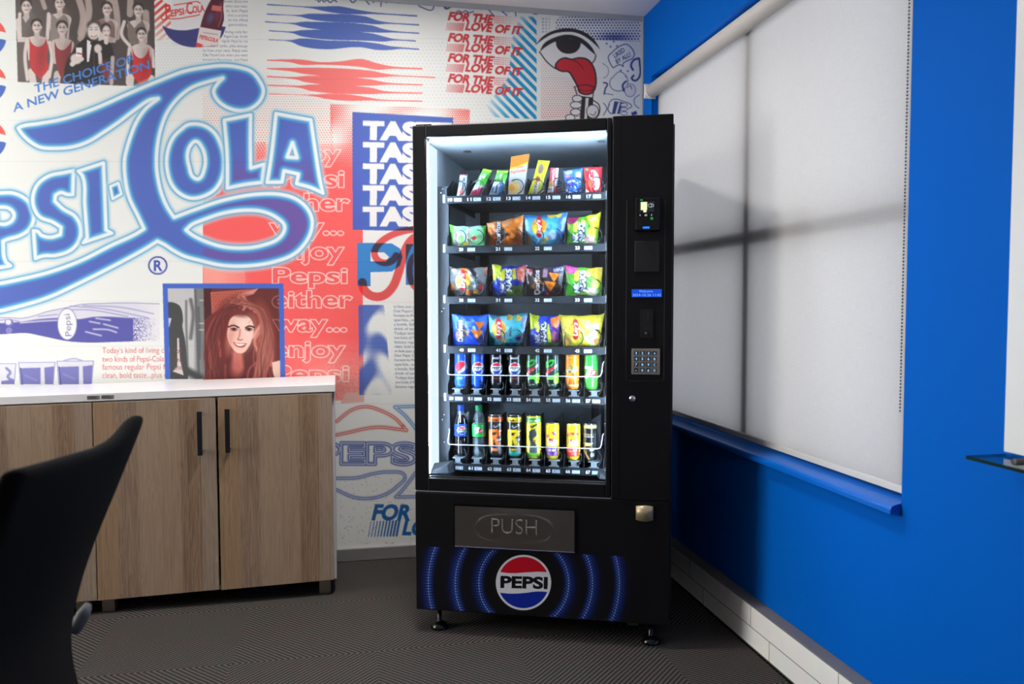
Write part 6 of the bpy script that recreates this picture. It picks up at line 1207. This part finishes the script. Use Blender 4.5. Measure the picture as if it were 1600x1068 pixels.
def c_old(P, cx, yt, yb, hw):
    P.ellipse(cx, yt + 23, hw * 0.86, 9.6, (232, 236, 242), 1); c = [(cx - 9, yt + 24), (cx - 7, yt + 16), (cx, yt + 13.5), (cx + 7, yt + 16.5), (cx + 2, yt + 24), (cx - 6, yt + 31)]; P.poly(smooth(c, True, 80), (218, 40, 56)); P.poly(smooth([(cx + 9, yt + 24), (cx + 8, yt + 30), (cx, yt + 33), (cx - 3, yt + 32), (cx + 5, yt + 28)], True, 80), (20, 70, 180)); P.text('pepsi', (cx - 7, yt + 41), (cx + 7, yt + 40.5), 4, (190, 210, 240), 0, 0.01); P.stroke([(cx - 4, yt + 51), (cx + 6, yt + 51)], 1.2, (120, 170, 230)); P.shade([(cx - 12, yb - 22), (cx + 12, yb - 22), (cx + 12, yb), (cx - 12, yb)], lambda X, Y: 0.35 + 0 * X, (60, 130, 220))
def c_new(P, cx, yt, yb, hw): roundel(P, cx, yt + 24, 9.4, (240, 242, 246), (214, 30, 50), (16, 70, 190)); P.rect(cx + 2, yb - 8, cx + 7, yb - 6.4, (170, 200, 240))
def c_blk(P, cx, yt, yb, hw): roundel(P, cx, yt + 24, 9.4, (234, 236, 240), (214, 30, 50), (16, 60, 160)); P.rect(cx - 6.5, yt + 6.5, cx + 4, yt + 9, (190, 196, 206)); P.text('max', (cx - 5, yt + 40.5), (cx + 5, yt + 40.5), 3, (200, 50, 80), 0.2, 0.04); P.rect(cx + 1, yb - 8, cx + 6, yb - 6.4, (150, 156, 166))
def c_dew(P, cx, yt, yb, hw):
    P.poly([(cx - 10, yt + 13), (cx - 2, yt + 9), (cx + 4, yt + 10), (cx + 1, yt + 18), (cx - 10, yt + 23)], (52, 190, 70)); P.poly([(cx - 6, yt + 15), (cx + 1, yt + 11), (cx, yt + 16), (cx - 5, yt + 19)], (16, 50, 40)); P.poly([(cx - 10, yt + 30), (cx + 8, yt + 16), (cx + 7, yt + 21), (cx - 10, yt + 35)], (236, 238, 240)); P.text('dew', (cx - 8, yt + 32), (cx + 6, yt + 22), 6, (206, 40, 60), 0, 0.06); P.poly([(cx - 9, yt + 38), (cx + 9, yt + 30), (cx + 10, yt + 46), (cx - 2, yt + 44)], (96, 200, 60)); P.poly([(cx + 2, yt + 36), (cx + 10, yt + 30), (cx + 10, yt + 46), (cx + 4, yt + 46)], (150, 214, 50))
    P.ellipse(cx - 2, yt + 43, 5, 3.4, (24, 34, 40)); P.text('zero', (cx - 6, yt + 49.5), (cx + 7, yt + 48.5), 2.6, (180, 200, 210), 0, 0.02); P.stroke([(cx + 8.5, yt + 4), (cx + 8.5, yt + 26)], 1.6, (150, 190, 210), 0.7)
def c_org(P, cx, yt, yb, hw):
    P.text('mirinda', (cx - 9, yt + 29), (cx + 9.5, yt + 26), 6.6, (20, 110, 60), 0.05, 0.09); P.text('mirinda', (cx - 9, yt + 29), (cx + 9.5, yt + 26), 6.6, (240, 248, 230), 0.05, 0.01); P.poly([(cx - 5, yt + 20), (cx - 1, yt + 17), (cx + 1, yt + 22)], (30, 130, 70)); P.ellipse(cx + 3, yt + 32, 4, 2.4, (226, 70, 50)); P.text('ORANGE', (cx - 5, yt + 38), (cx + 6, yt + 37), 2.8, (250, 240, 210), 0, 0.04); P.ellipse(cx, yt + 45, 8, 4.4, (232, 100, 30), 0.9, -10, 0.3); P.rect(cx - 12, yb - 8, cx + 12, yb - 5.5, (250, 226, 180), 0.8); P.stroke([(cx - 8, yt + 7), (cx + 6, yt + 5)], 1, (255, 200, 110))
def c_7(P, cx, yt, yb, hw):
    P.poly([(cx - 10, yt + 19), (cx + 2, yt + 18.5), (cx - 5, yt + 38), (cx - 10, yt + 38), (cx - 4.5, yt + 23), (cx - 10, yt + 23.5)], (244, 248, 246)); P.ellipse(cx + 3.4, yt + 29, 5, 5.4, (216, 40, 50)); P.text('UP', (cx + 0.4, yt + 31.5), (cx + 6.4, yt + 31), 4.6, (246, 240, 240), 0, 0.04); P.shade([(cx - 12, yt + 36), (cx + 12, yt + 36), (cx + 12, yb), (cx - 12, yb)], lambda X, Y: np.clip((X - cx + 8) / 20, 0, 0.6), (110, 206, 70)); P.stroke([(cx - 8, yt + 9.5), (cx + 9, yt + 9.5)], 0.8, (40, 120, 60), 0.7); P.stroke([(cx - 6, yt + 40), (cx + 8, yt + 40)], 0.8, (220, 240, 220), 0.6)
can_specs = [('blue slim cola can with a tilted red and white globe above tag 50', 721, c_old, pepb), ('blue slim cola can with a round lettered badge above tag 51', 747.2, c_new, pepb), ('black slim cola can with a round badge above tag 52', 776, c_blk, blk), ('black slim cola can with a round badge above tag 53', 804.5, c_blk, blk),
             ('dark green slim soda can with red slanted lettering above tag 54', 833, c_dew, (18, 52, 40)), ('dark green slim soda can with red slanted lettering above tag 55', 862.7, c_dew, (18, 52, 40)), ('orange slim soda can with green lettering above tag 56', 894.3, c_org, (244, 146, 26)), ('bright green slim soda can with a large white seven above tag 57', 923.5, c_7, (56, 170, 66))]
for i, (lab, cx, fn, basec) in enumerate(can_specs):
    dy = i * 0.35
    o = turned('soda_can', lab, 'can', G5, 4, i, cx, 549.5 + dy, 605.0 + dy, CAN, fn, basec, hw=10.7); can_lid(o, 0.1385, 0.0238)
TALL = [(0.0, 0.0), (0.022, 0.0), (0.026, 0.004), (0.0300, 0.014), (0.0300, 0.146), (0.0305, 0.150), (0.0295, 0.158), (0.0265, 0.166)]
def c_star(main, second, word):
    def g(P, cx, yt, yb, hw):
        P.rect(cx - hw - 2, yt + 3, cx + hw + 2, yt + 10, main); P.text(word, (cx - 9, yt + 9), (cx + 9, yt + 9), 3.4, (60, 30, 20), 0, 0.03)
        P.poly([(cx - 11, yt + 23), (cx + 2, yt + 22), (cx + 7, yt + 25), (cx + 5, yt + 33), (cx + 1, yt + 35), (cx + 8, yt + 49), (cx + 1, yt + 50), (cx - 4, yt + 38), (cx - 5, yt + 50), (cx - 11, yt + 50)], main); P.poly([(cx - 5, yt + 27), (cx + 1, yt + 27), (cx, yt + 31), (cx - 5, yt + 32)], (26, 24, 28)); P.poly([(cx + 2, yt + 20), (cx + 4, yt + 24), (cx + 10, yt + 24), (cx + 6, yt + 28), (cx + 8, yt + 33), (cx + 3, yt + 30), (cx - 1, yt + 33)], main)
        P.text('ROCK', (cx - 3, yt + 20), (cx + 8, yt + 16), 4.4, (214, 216, 220), 0.1, 0.03); P.text('STAR', (cx + 1, yt + 40), (cx + 9, yt + 40), 3, (200, 204, 210), 0, 0.03); P.rect(cx - 7, yt + 53, cx + 4, yt + 57, main, 0.9); P.rect(cx - 10, yt + 58, cx + 10, yt + 65, second); P.ellipse(cx + 6, yt + 56, 4, 10, (150, 150, 154), 0.8, -25, 0.4)
    return g
def c_lime(P, cx, yt, yb, hw):
    P.rect(cx - hw - 2, yt + 3, cx + hw + 2, yt + 9.5, (40, 156, 70)); P.text('GREEN LEMON', (cx - 9.5, yt + 8.6), (cx + 9.5, yt + 8.6), 3.4, (236, 244, 220), 0, 0.03)
    P.poly(smooth([(cx - 5, yt + 22), (cx + 2, yt + 20), (cx + 5, yt + 30), (cx - 1, yt + 36), (cx + 4, yt + 46), (cx + 7, yt + 60), (cx - 8, yt + 60), (cx - 5, yt + 44), (cx - 8, yt + 34)], True, 70), (66, 70, 70)); P.text('lime', (cx - 4, yt + 20), (cx + 6, yt + 14), 5, (40, 44, 40), 0.1, 0.03); P.poly([(cx - 8, yt + 48), (cx + 8, yt + 46), (cx + 6, yt + 62), (cx - 8, yt + 62)], (120, 140, 150), 0.6); P.rect(cx - 11, yt + 59, cx + 8, yt + 66, (110, 186, 60)); P.text('storm', (cx - 2, yt + 41), (cx + 8, yt + 39), 3, (150, 140, 40), 0, 0.02)
def c_tea(fruit, panel):
    def g(P, cx, yt, yb, hw):
        for k in range(8): P.ellipse(cx - 9 + rng.random() * 18, yt + 14 + rng.random() * 9, 2.6, 2.4, fruit[k % len(fruit)], 0.95)
        P.ellipse(cx + 0.5, yt + 27, 9, 8.6, (246, 222, 40)); P.ellipse(cx + 0.5, yt + 31, 7.6, 4.6, (236, 236, 230), 0.9); P.poly([(cx - 8, yt + 24), (cx + 9, yt + 23.5), (cx + 9, yt + 29), (cx - 8, yt + 29.5)], (206, 26, 44)); P.text('Lipton', (cx - 6.8, yt + 28.6), (cx + 7.8, yt + 28), 4.2, (250, 246, 240), 0, 0.04); P.rect(cx - 12, yt + 37, cx + 9, yt + 52, panel); P.text('ICE TEA', (cx - 8, yt + 44), (cx + 6, yt + 43.5), 3.6, (232, 214, 236), 0, 0.03)
        for k in range(2): P.stroke([(cx - 8, yt + 47 + k * 2.6), (cx + 4, yt + 46.6 + k * 2.6)], 0.8, (230, 214, 230), 0.8)
    return g
def c_gold(P, cx, yt, yb, hw):
    P.rect(cx - 12, yt + 1, cx + 12, yt + 6, (206, 180, 120)); P.rect(cx - 12, yt + 14, cx + 6, yt + 17.5, (200, 164, 96)); P.text('DRAGON', (cx - 9, yt + 17.2), (cx + 5, yt + 17.2), 2.8, (40, 34, 30), 0, 0.03); P.rect(cx - 11, yt + 18.5, cx + 6, yt + 19.8, (190, 196, 200), 0.8); P.poly([(cx - 10, yt + 29), (cx + 6, yt + 28), (cx + 1, yt + 33), (cx - 7, yt + 34)], (206, 168, 104)); P.stroke([(cx - 8, yt + 33), (cx - 9, yt + 42), (cx - 4, yt + 50), (cx - 1, yt + 56)], 2.2, (186, 150, 90)); P.stroke([(cx - 5, yt + 36), (cx - 6, yt + 46)], 1, (150, 120, 70)); P.rect(cx - 1, yt + 39, cx + 6, yt + 41, (190, 200, 206), 0.8); P.rect(cx + 1, yt + 45, cx + 7, yt + 50, (190, 200, 206), 0.7); P.stroke([(cx + 8.6, yt + 12), (cx + 8.6, yt + 36)], 1.2, (130, 140, 150), 0.6)
o = turned('energy_drink_can', 'tall black can with an orange collar and big orange letter above tag 62', 'can', G6, 5, 2, 775, 644, 713, TALL, c_star((242, 122, 50), (40, 40, 44), 'PEACH'), (24, 22, 26), hw=12.2); can_lid(o, 0.166, 0.0265)
o = turned('energy_drink_can', 'tall black can with a yellow collar and big yellow letter above tag 63', 'can', G6, 5, 3, 804.3, 644.5, 714, TALL, c_star((240, 206, 30), (30, 150, 136), 'MANGO'), (24, 22, 26), hw=12.2); can_lid(o, 0.166, 0.0265)
o = turned('energy_drink_can', 'tall yellow can with a green collar above tag 64', 'can', G6, 5, 4, 834, 645, 714.5, TALL, c_lime, (236, 220, 40), hw=12.4); can_lid(o, 0.166, 0.0265)
o = turned('iced_tea_can', 'yellow iced tea can with a purple panel above tag 65', 'can', G6, 5, 5, 863, 658.5, 716, CAN, c_tea([(120, 70, 150), (206, 40, 90), (90, 50, 120)], (116, 64, 156)), (240, 214, 40), hw=11.2); can_lid(o, 0.1385, 0.0238)
o = turned('iced_tea_can', 'yellow iced tea can with a red panel above tag 66', 'can', G6, 5, 6, 896, 659, 717, CAN, c_tea([(226, 60, 50), (236, 120, 70), (70, 150, 70)], (218, 60, 50)), (240, 214, 40), hw=11.2); can_lid(o, 0.1385, 0.0238)
o = turned('energy_drink_can', 'black can with gold bands at the right end of the bottom tray', 'can', G6, 5, 7, 922, 661, 718, CAN, c_gold, (22, 22, 26), hw=11); can_lid(o, 0.1385, 0.0238)
BOT = [(0.0, 0.0), (0.018, 0.0), (0.0225, 0.004), (0.0245, 0.016), (0.0230, 0.030), (0.0248, 0.045), (0.0250, 0.064), (0.0238, 0.072), (0.0262, 0.080), (0.0266, 0.125), (0.0262, 0.134), (0.0220, 0.152), (0.0150, 0.170), (0.0112, 0.180), (0.0112, 0.188)]
def bottle(label, slot, cx, yt, yb, body, body_mat, capc, lab_base, lab_paint):
    o = turned('soda_bottle', label, 'bottle', G6, 5, slot, cx, yt + 11, yb, BOT, body, (60, 70, 80), mat=body_mat, hw=11.0)
    MB().lathe([(0.0140, 0.180), (0.0145, 0.182), (0.0145, 0.200), (0.0130, 0.2035)], 24).build('bottle_cap', plain('cap_' + label.split()[0], capc, 0.35), o)
    t_ = turned('bottle_label', None, None, None, 5, slot, cx, 654.5, 677, [(0.0268, 0), (0.0272, 0.001), (0.0272, 0.047), (0.0268, 0.048)], lab_paint, lab_base, hw=10.8, rings=24)
    t_.parent = o; t_.location = (0, 0, 0.0805); t_.rotation_euler = (0, 0, 0)
    return o
M['cola_bottle'] = printed('cola_bottle', 0.12, coat=0.6)
m_, n_, l_, b_ = new_mat('clear_bottle'); at_ = n_.new('ShaderNodeAttribute'); at_.attribute_name = 'print'
tr_ = n_.new('ShaderNodeBsdfTransparent'); mx_ = n_.new('ShaderNodeMixShader'); b_.inputs['Roughness'].default_value = 0.1; b_.inputs['Coat Weight'].default_value = 0.5
l_.new(at_.outputs['Color'], b_.inputs['Base Color']); mx_.inputs[0].default_value = 0.45; l_.new(tr_.outputs[0], mx_.inputs[1]); l_.new(b_.outputs[0], mx_.inputs[2]); l_.new(mx_.outputs[0], n_['Material Output'].inputs[0]); M['clear_bottle'] = m_
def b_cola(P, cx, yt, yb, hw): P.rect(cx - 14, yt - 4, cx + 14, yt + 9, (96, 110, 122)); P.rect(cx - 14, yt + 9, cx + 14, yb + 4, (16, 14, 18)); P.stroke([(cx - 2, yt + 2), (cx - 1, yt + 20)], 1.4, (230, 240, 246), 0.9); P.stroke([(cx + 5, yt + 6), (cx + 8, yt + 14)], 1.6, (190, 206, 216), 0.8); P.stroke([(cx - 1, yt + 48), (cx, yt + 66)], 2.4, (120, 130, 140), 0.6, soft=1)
def b_clear(P, cx, yt, yb, hw):
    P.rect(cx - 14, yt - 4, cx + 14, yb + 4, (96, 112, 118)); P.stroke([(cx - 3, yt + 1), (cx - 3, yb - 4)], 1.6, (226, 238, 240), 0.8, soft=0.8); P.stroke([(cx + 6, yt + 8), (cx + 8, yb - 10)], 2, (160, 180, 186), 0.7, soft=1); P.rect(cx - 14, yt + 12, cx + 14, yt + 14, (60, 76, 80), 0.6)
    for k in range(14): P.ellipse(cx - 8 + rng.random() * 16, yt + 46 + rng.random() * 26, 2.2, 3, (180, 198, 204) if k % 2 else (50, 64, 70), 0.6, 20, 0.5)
bottle('small cola bottle with blue cap and blue label above tag 60', 0, 720.5, 631, 713.5, b_cola, 'cola_bottle', (24, 70, 190), (26, 66, 190), lambda P, cx, yt, yb, hw: roundel(P, cx + 1.5, (yt + yb) / 2, 7.6, (240, 242, 246), (214, 30, 50), (16, 70, 190)))
def lab7(P, cx, yt, yb, hw):
    P.poly([(cx - 7, yt + 5), (cx + 1, yt + 4.5), (cx - 2, yt + 16), (cx - 6, yt + 17), (cx - 3, yt + 8.5), (cx - 7, yt + 9)], (248, 250, 248)); P.ellipse(cx + 2.6, yt + 11.5, 3.8, 3.8, (216, 40, 50)); P.text('UP', (cx + 0.6, yt + 13), (cx + 4.8, yt + 13), 2.8, (246, 240, 240), 0, 0.04); P.poly([(cx + 4, yt + 22), (cx + 12, yt + 8), (cx + 12, yt + 24)], (190, 220, 40))
bottle('small clear lemonade bottle with green cap and green label above tag 61', 1, 748.3, 632, 714, b_clear, 'clear_bottle', (14, 122, 72), (24, 178, 64), lab7)

# ------------------------------------------------------------------ desk chair and table in the left foreground
CH = empty('office_chair', (-0.62, 1.28, 0)); tag(CH, 'black fabric office chair in the left foreground, turned away', 'office chair')
oc = CH.location
far = [(231, 646), (222, 672), (205, 712), (184, 765), (160, 820), (140, 872), (124, 925), (114, 972), (113, 1010), (119, 1045), (128, 1075), (134, 1110)]
near = [(38, 733), (24, 768), (12, 800), (0, 835), (-14, 880), (-30, 930), (-44, 985), (-52, 1035), (-52, 1080), (-46, 1120), (-38, 1160), (-30, 1200)]
def cpt(px, py, Y): p = on_plane(px, py, (0, 1, 0), Y); return np.array([p[0] - oc[0], p[1] - oc[1], p[2]])
NU = 26; rows = []
crest = [(0.0, 38, 733), (0.06, 55, 729.5), (0.25, 96, 718), (0.45, 137, 706), (0.62, 168, 697), (0.74, 190, 686), (0.83, 206, 672), (0.92, 221, 653), (1.0, 231, 645)]
cu_, cx_, cy_ = [np.array([c[k] for c in crest], float) for k in range(3)]
for i in range(len(far)):
    F, Nn = cpt(*far[i], 1.46), cpt(*near[i], 1.04); row = []; t = i / (len(far) - 1)
    for j in range(NU + 1):
        u = j / NU; p = Nn * (1 - u) + F * u
        p[0] += 0.020 * math.sin(math.pi * u) * min(1, i / 4) * (1 - 0.4 * t)          # the shell bows outwards
        if i < 5:
            Y_ = 1.04 + 0.42 * u; cr_ = cpt(np.interp(u, cu_, cx_), np.interp(u, cu_, cy_), Y_); s0 = Nn0 * (1 - u) + F0 * u if i else None
            if i == 0: p = cr_; Nn0, F0 = Nn, F
            else: p = p + (cr_ - s0) * (1 - i / 5) ** 1.5
        row.append(p)
    rows.append(row)
vs = []; fs = []; W_ = NU + 1
for k, dx in ((0, 0.0), (1, -0.030)):
    for row in rows:
        for p in row: vs.append((p[0] + dx, p[1], p[2]))
nrow = len(rows); off = nrow * W_
for i in range(nrow - 1):
    for j in range(NU):
        a = i * W_ + j; fs.append((a, a + 1, a + W_ + 1, a + W_)); fs.append((off + a, off + a + W_, off + a + W_ + 1, off + a + 1))
edge = [j for j in range(W_)] + [i * W_ + NU for i in range(1, nrow)] + [(nrow - 1) * W_ + j for j in range(NU - 1, -1, -1)] + [i * W_ for i in range(nrow - 2, 0, -1)]
for a, b2 in zip(edge, edge[1:] + edge[:1]): fs.append((a, b2, b2 + off, a + off))
bk = MB().add(vs, fs, True).build('backrest', M['chair_fabric'], CH, bevel=0.012, seg=3)
sm = bk.modifiers.new('smooth', 'SUBSURF'); sm.levels = sm.render_levels = 1
st = MB().box(-0.48, -0.02, -0.22, 0.24, 0.43, 0.50).build('seat', M['chair_fabric'], CH, bevel=0.03, seg=4)
pb = rows[-1][NU // 2]
MB().tube([(pb[0] - 0.02, -0.02, pb[2] + 0.02), (pb[0] - 0.02, -0.02, 0.50), (-0.06, -0.02, 0.42), (-0.22, 0.0, 0.41)], 0.022, 10).build('back_bracket', M['chair_plastic'], CH)
kn = cpt(125, 965, 1.52)
kb_ = MB(); kb_.tube([(kn[0] + 0.012, kn[1] + 0.01, kn[2] + 0.022), (kn[0] + 0.007, kn[1], kn[2] + 0.008), (kn[0] - 0.004, kn[1] - 0.01, kn[2] - 0.014), (kn[0] - 0.008, kn[1] - 0.012, kn[2] - 0.022)], [0.006, 0.012, 0.012, 0.008], 10)
kb_.tube([(kn[0] - 0.006, kn[1] - 0.01, kn[2] - 0.012), (-0.05, kn[1] - 0.10, kn[2] - 0.06), (-0.16, 0.10, 0.425)], 0.006, 8); kb_.build('tilt_lever', M['knob'], CH)
MB().lathe([(0.05, 0.10), (0.05, 0.13), (0.026, 0.16), (0.026, 0.40), (0.07, 0.43)], 18, (-0.24, 0.0, 0)).build('gas_column', M['chair_plastic'], CH)
for k in range(5):
    a = 2 * math.pi * k / 5 + 0.3; e_ = (-0.24 + 0.29 * math.cos(a), 0.29 * math.sin(a))
    lg = MB().tube([(-0.24, 0, 0.12), (-0.24 + 0.15 * math.cos(a), 0.15 * math.sin(a), 0.10), (e_[0], e_[1], 0.072)], [0.03, 0.024, 0.016], 10).build('base_arm', M['chair_plastic'], CH)
    MB().lathe([(0.006, -0.022), (0.028, -0.020), (0.028, 0.020), (0.006, 0.022)], 16, (e_[0], e_[1], 0.028), 'y').tube([(e_[0], e_[1], 0.075), (e_[0], e_[1], 0.03)], 0.008, 8).build('castor', M['black_gloss'], lg)
tp = on_plane(4, 792.5, (0, 0, 1), 0.735)
TB = empty('meeting_table', (-1.20 - 0.75, tp[1] - 0.40, 0)); tag(TB, 'white table just showing behind the black chair at the left edge', 'table')
MB().box(-0.75, 0.75, -0.40, 0.40, 0.710, 0.735).build('table_top', M['white_top'], TB, bevel=0.003)
for x in (-0.68, 0.68):
    for y in (-0.33, 0.33): MB().box(x - 0.02, x + 0.02, y - 0.02, y + 0.02, 0, 0.710).build('leg', M['trim_grey'], TB, bevel=0.002)
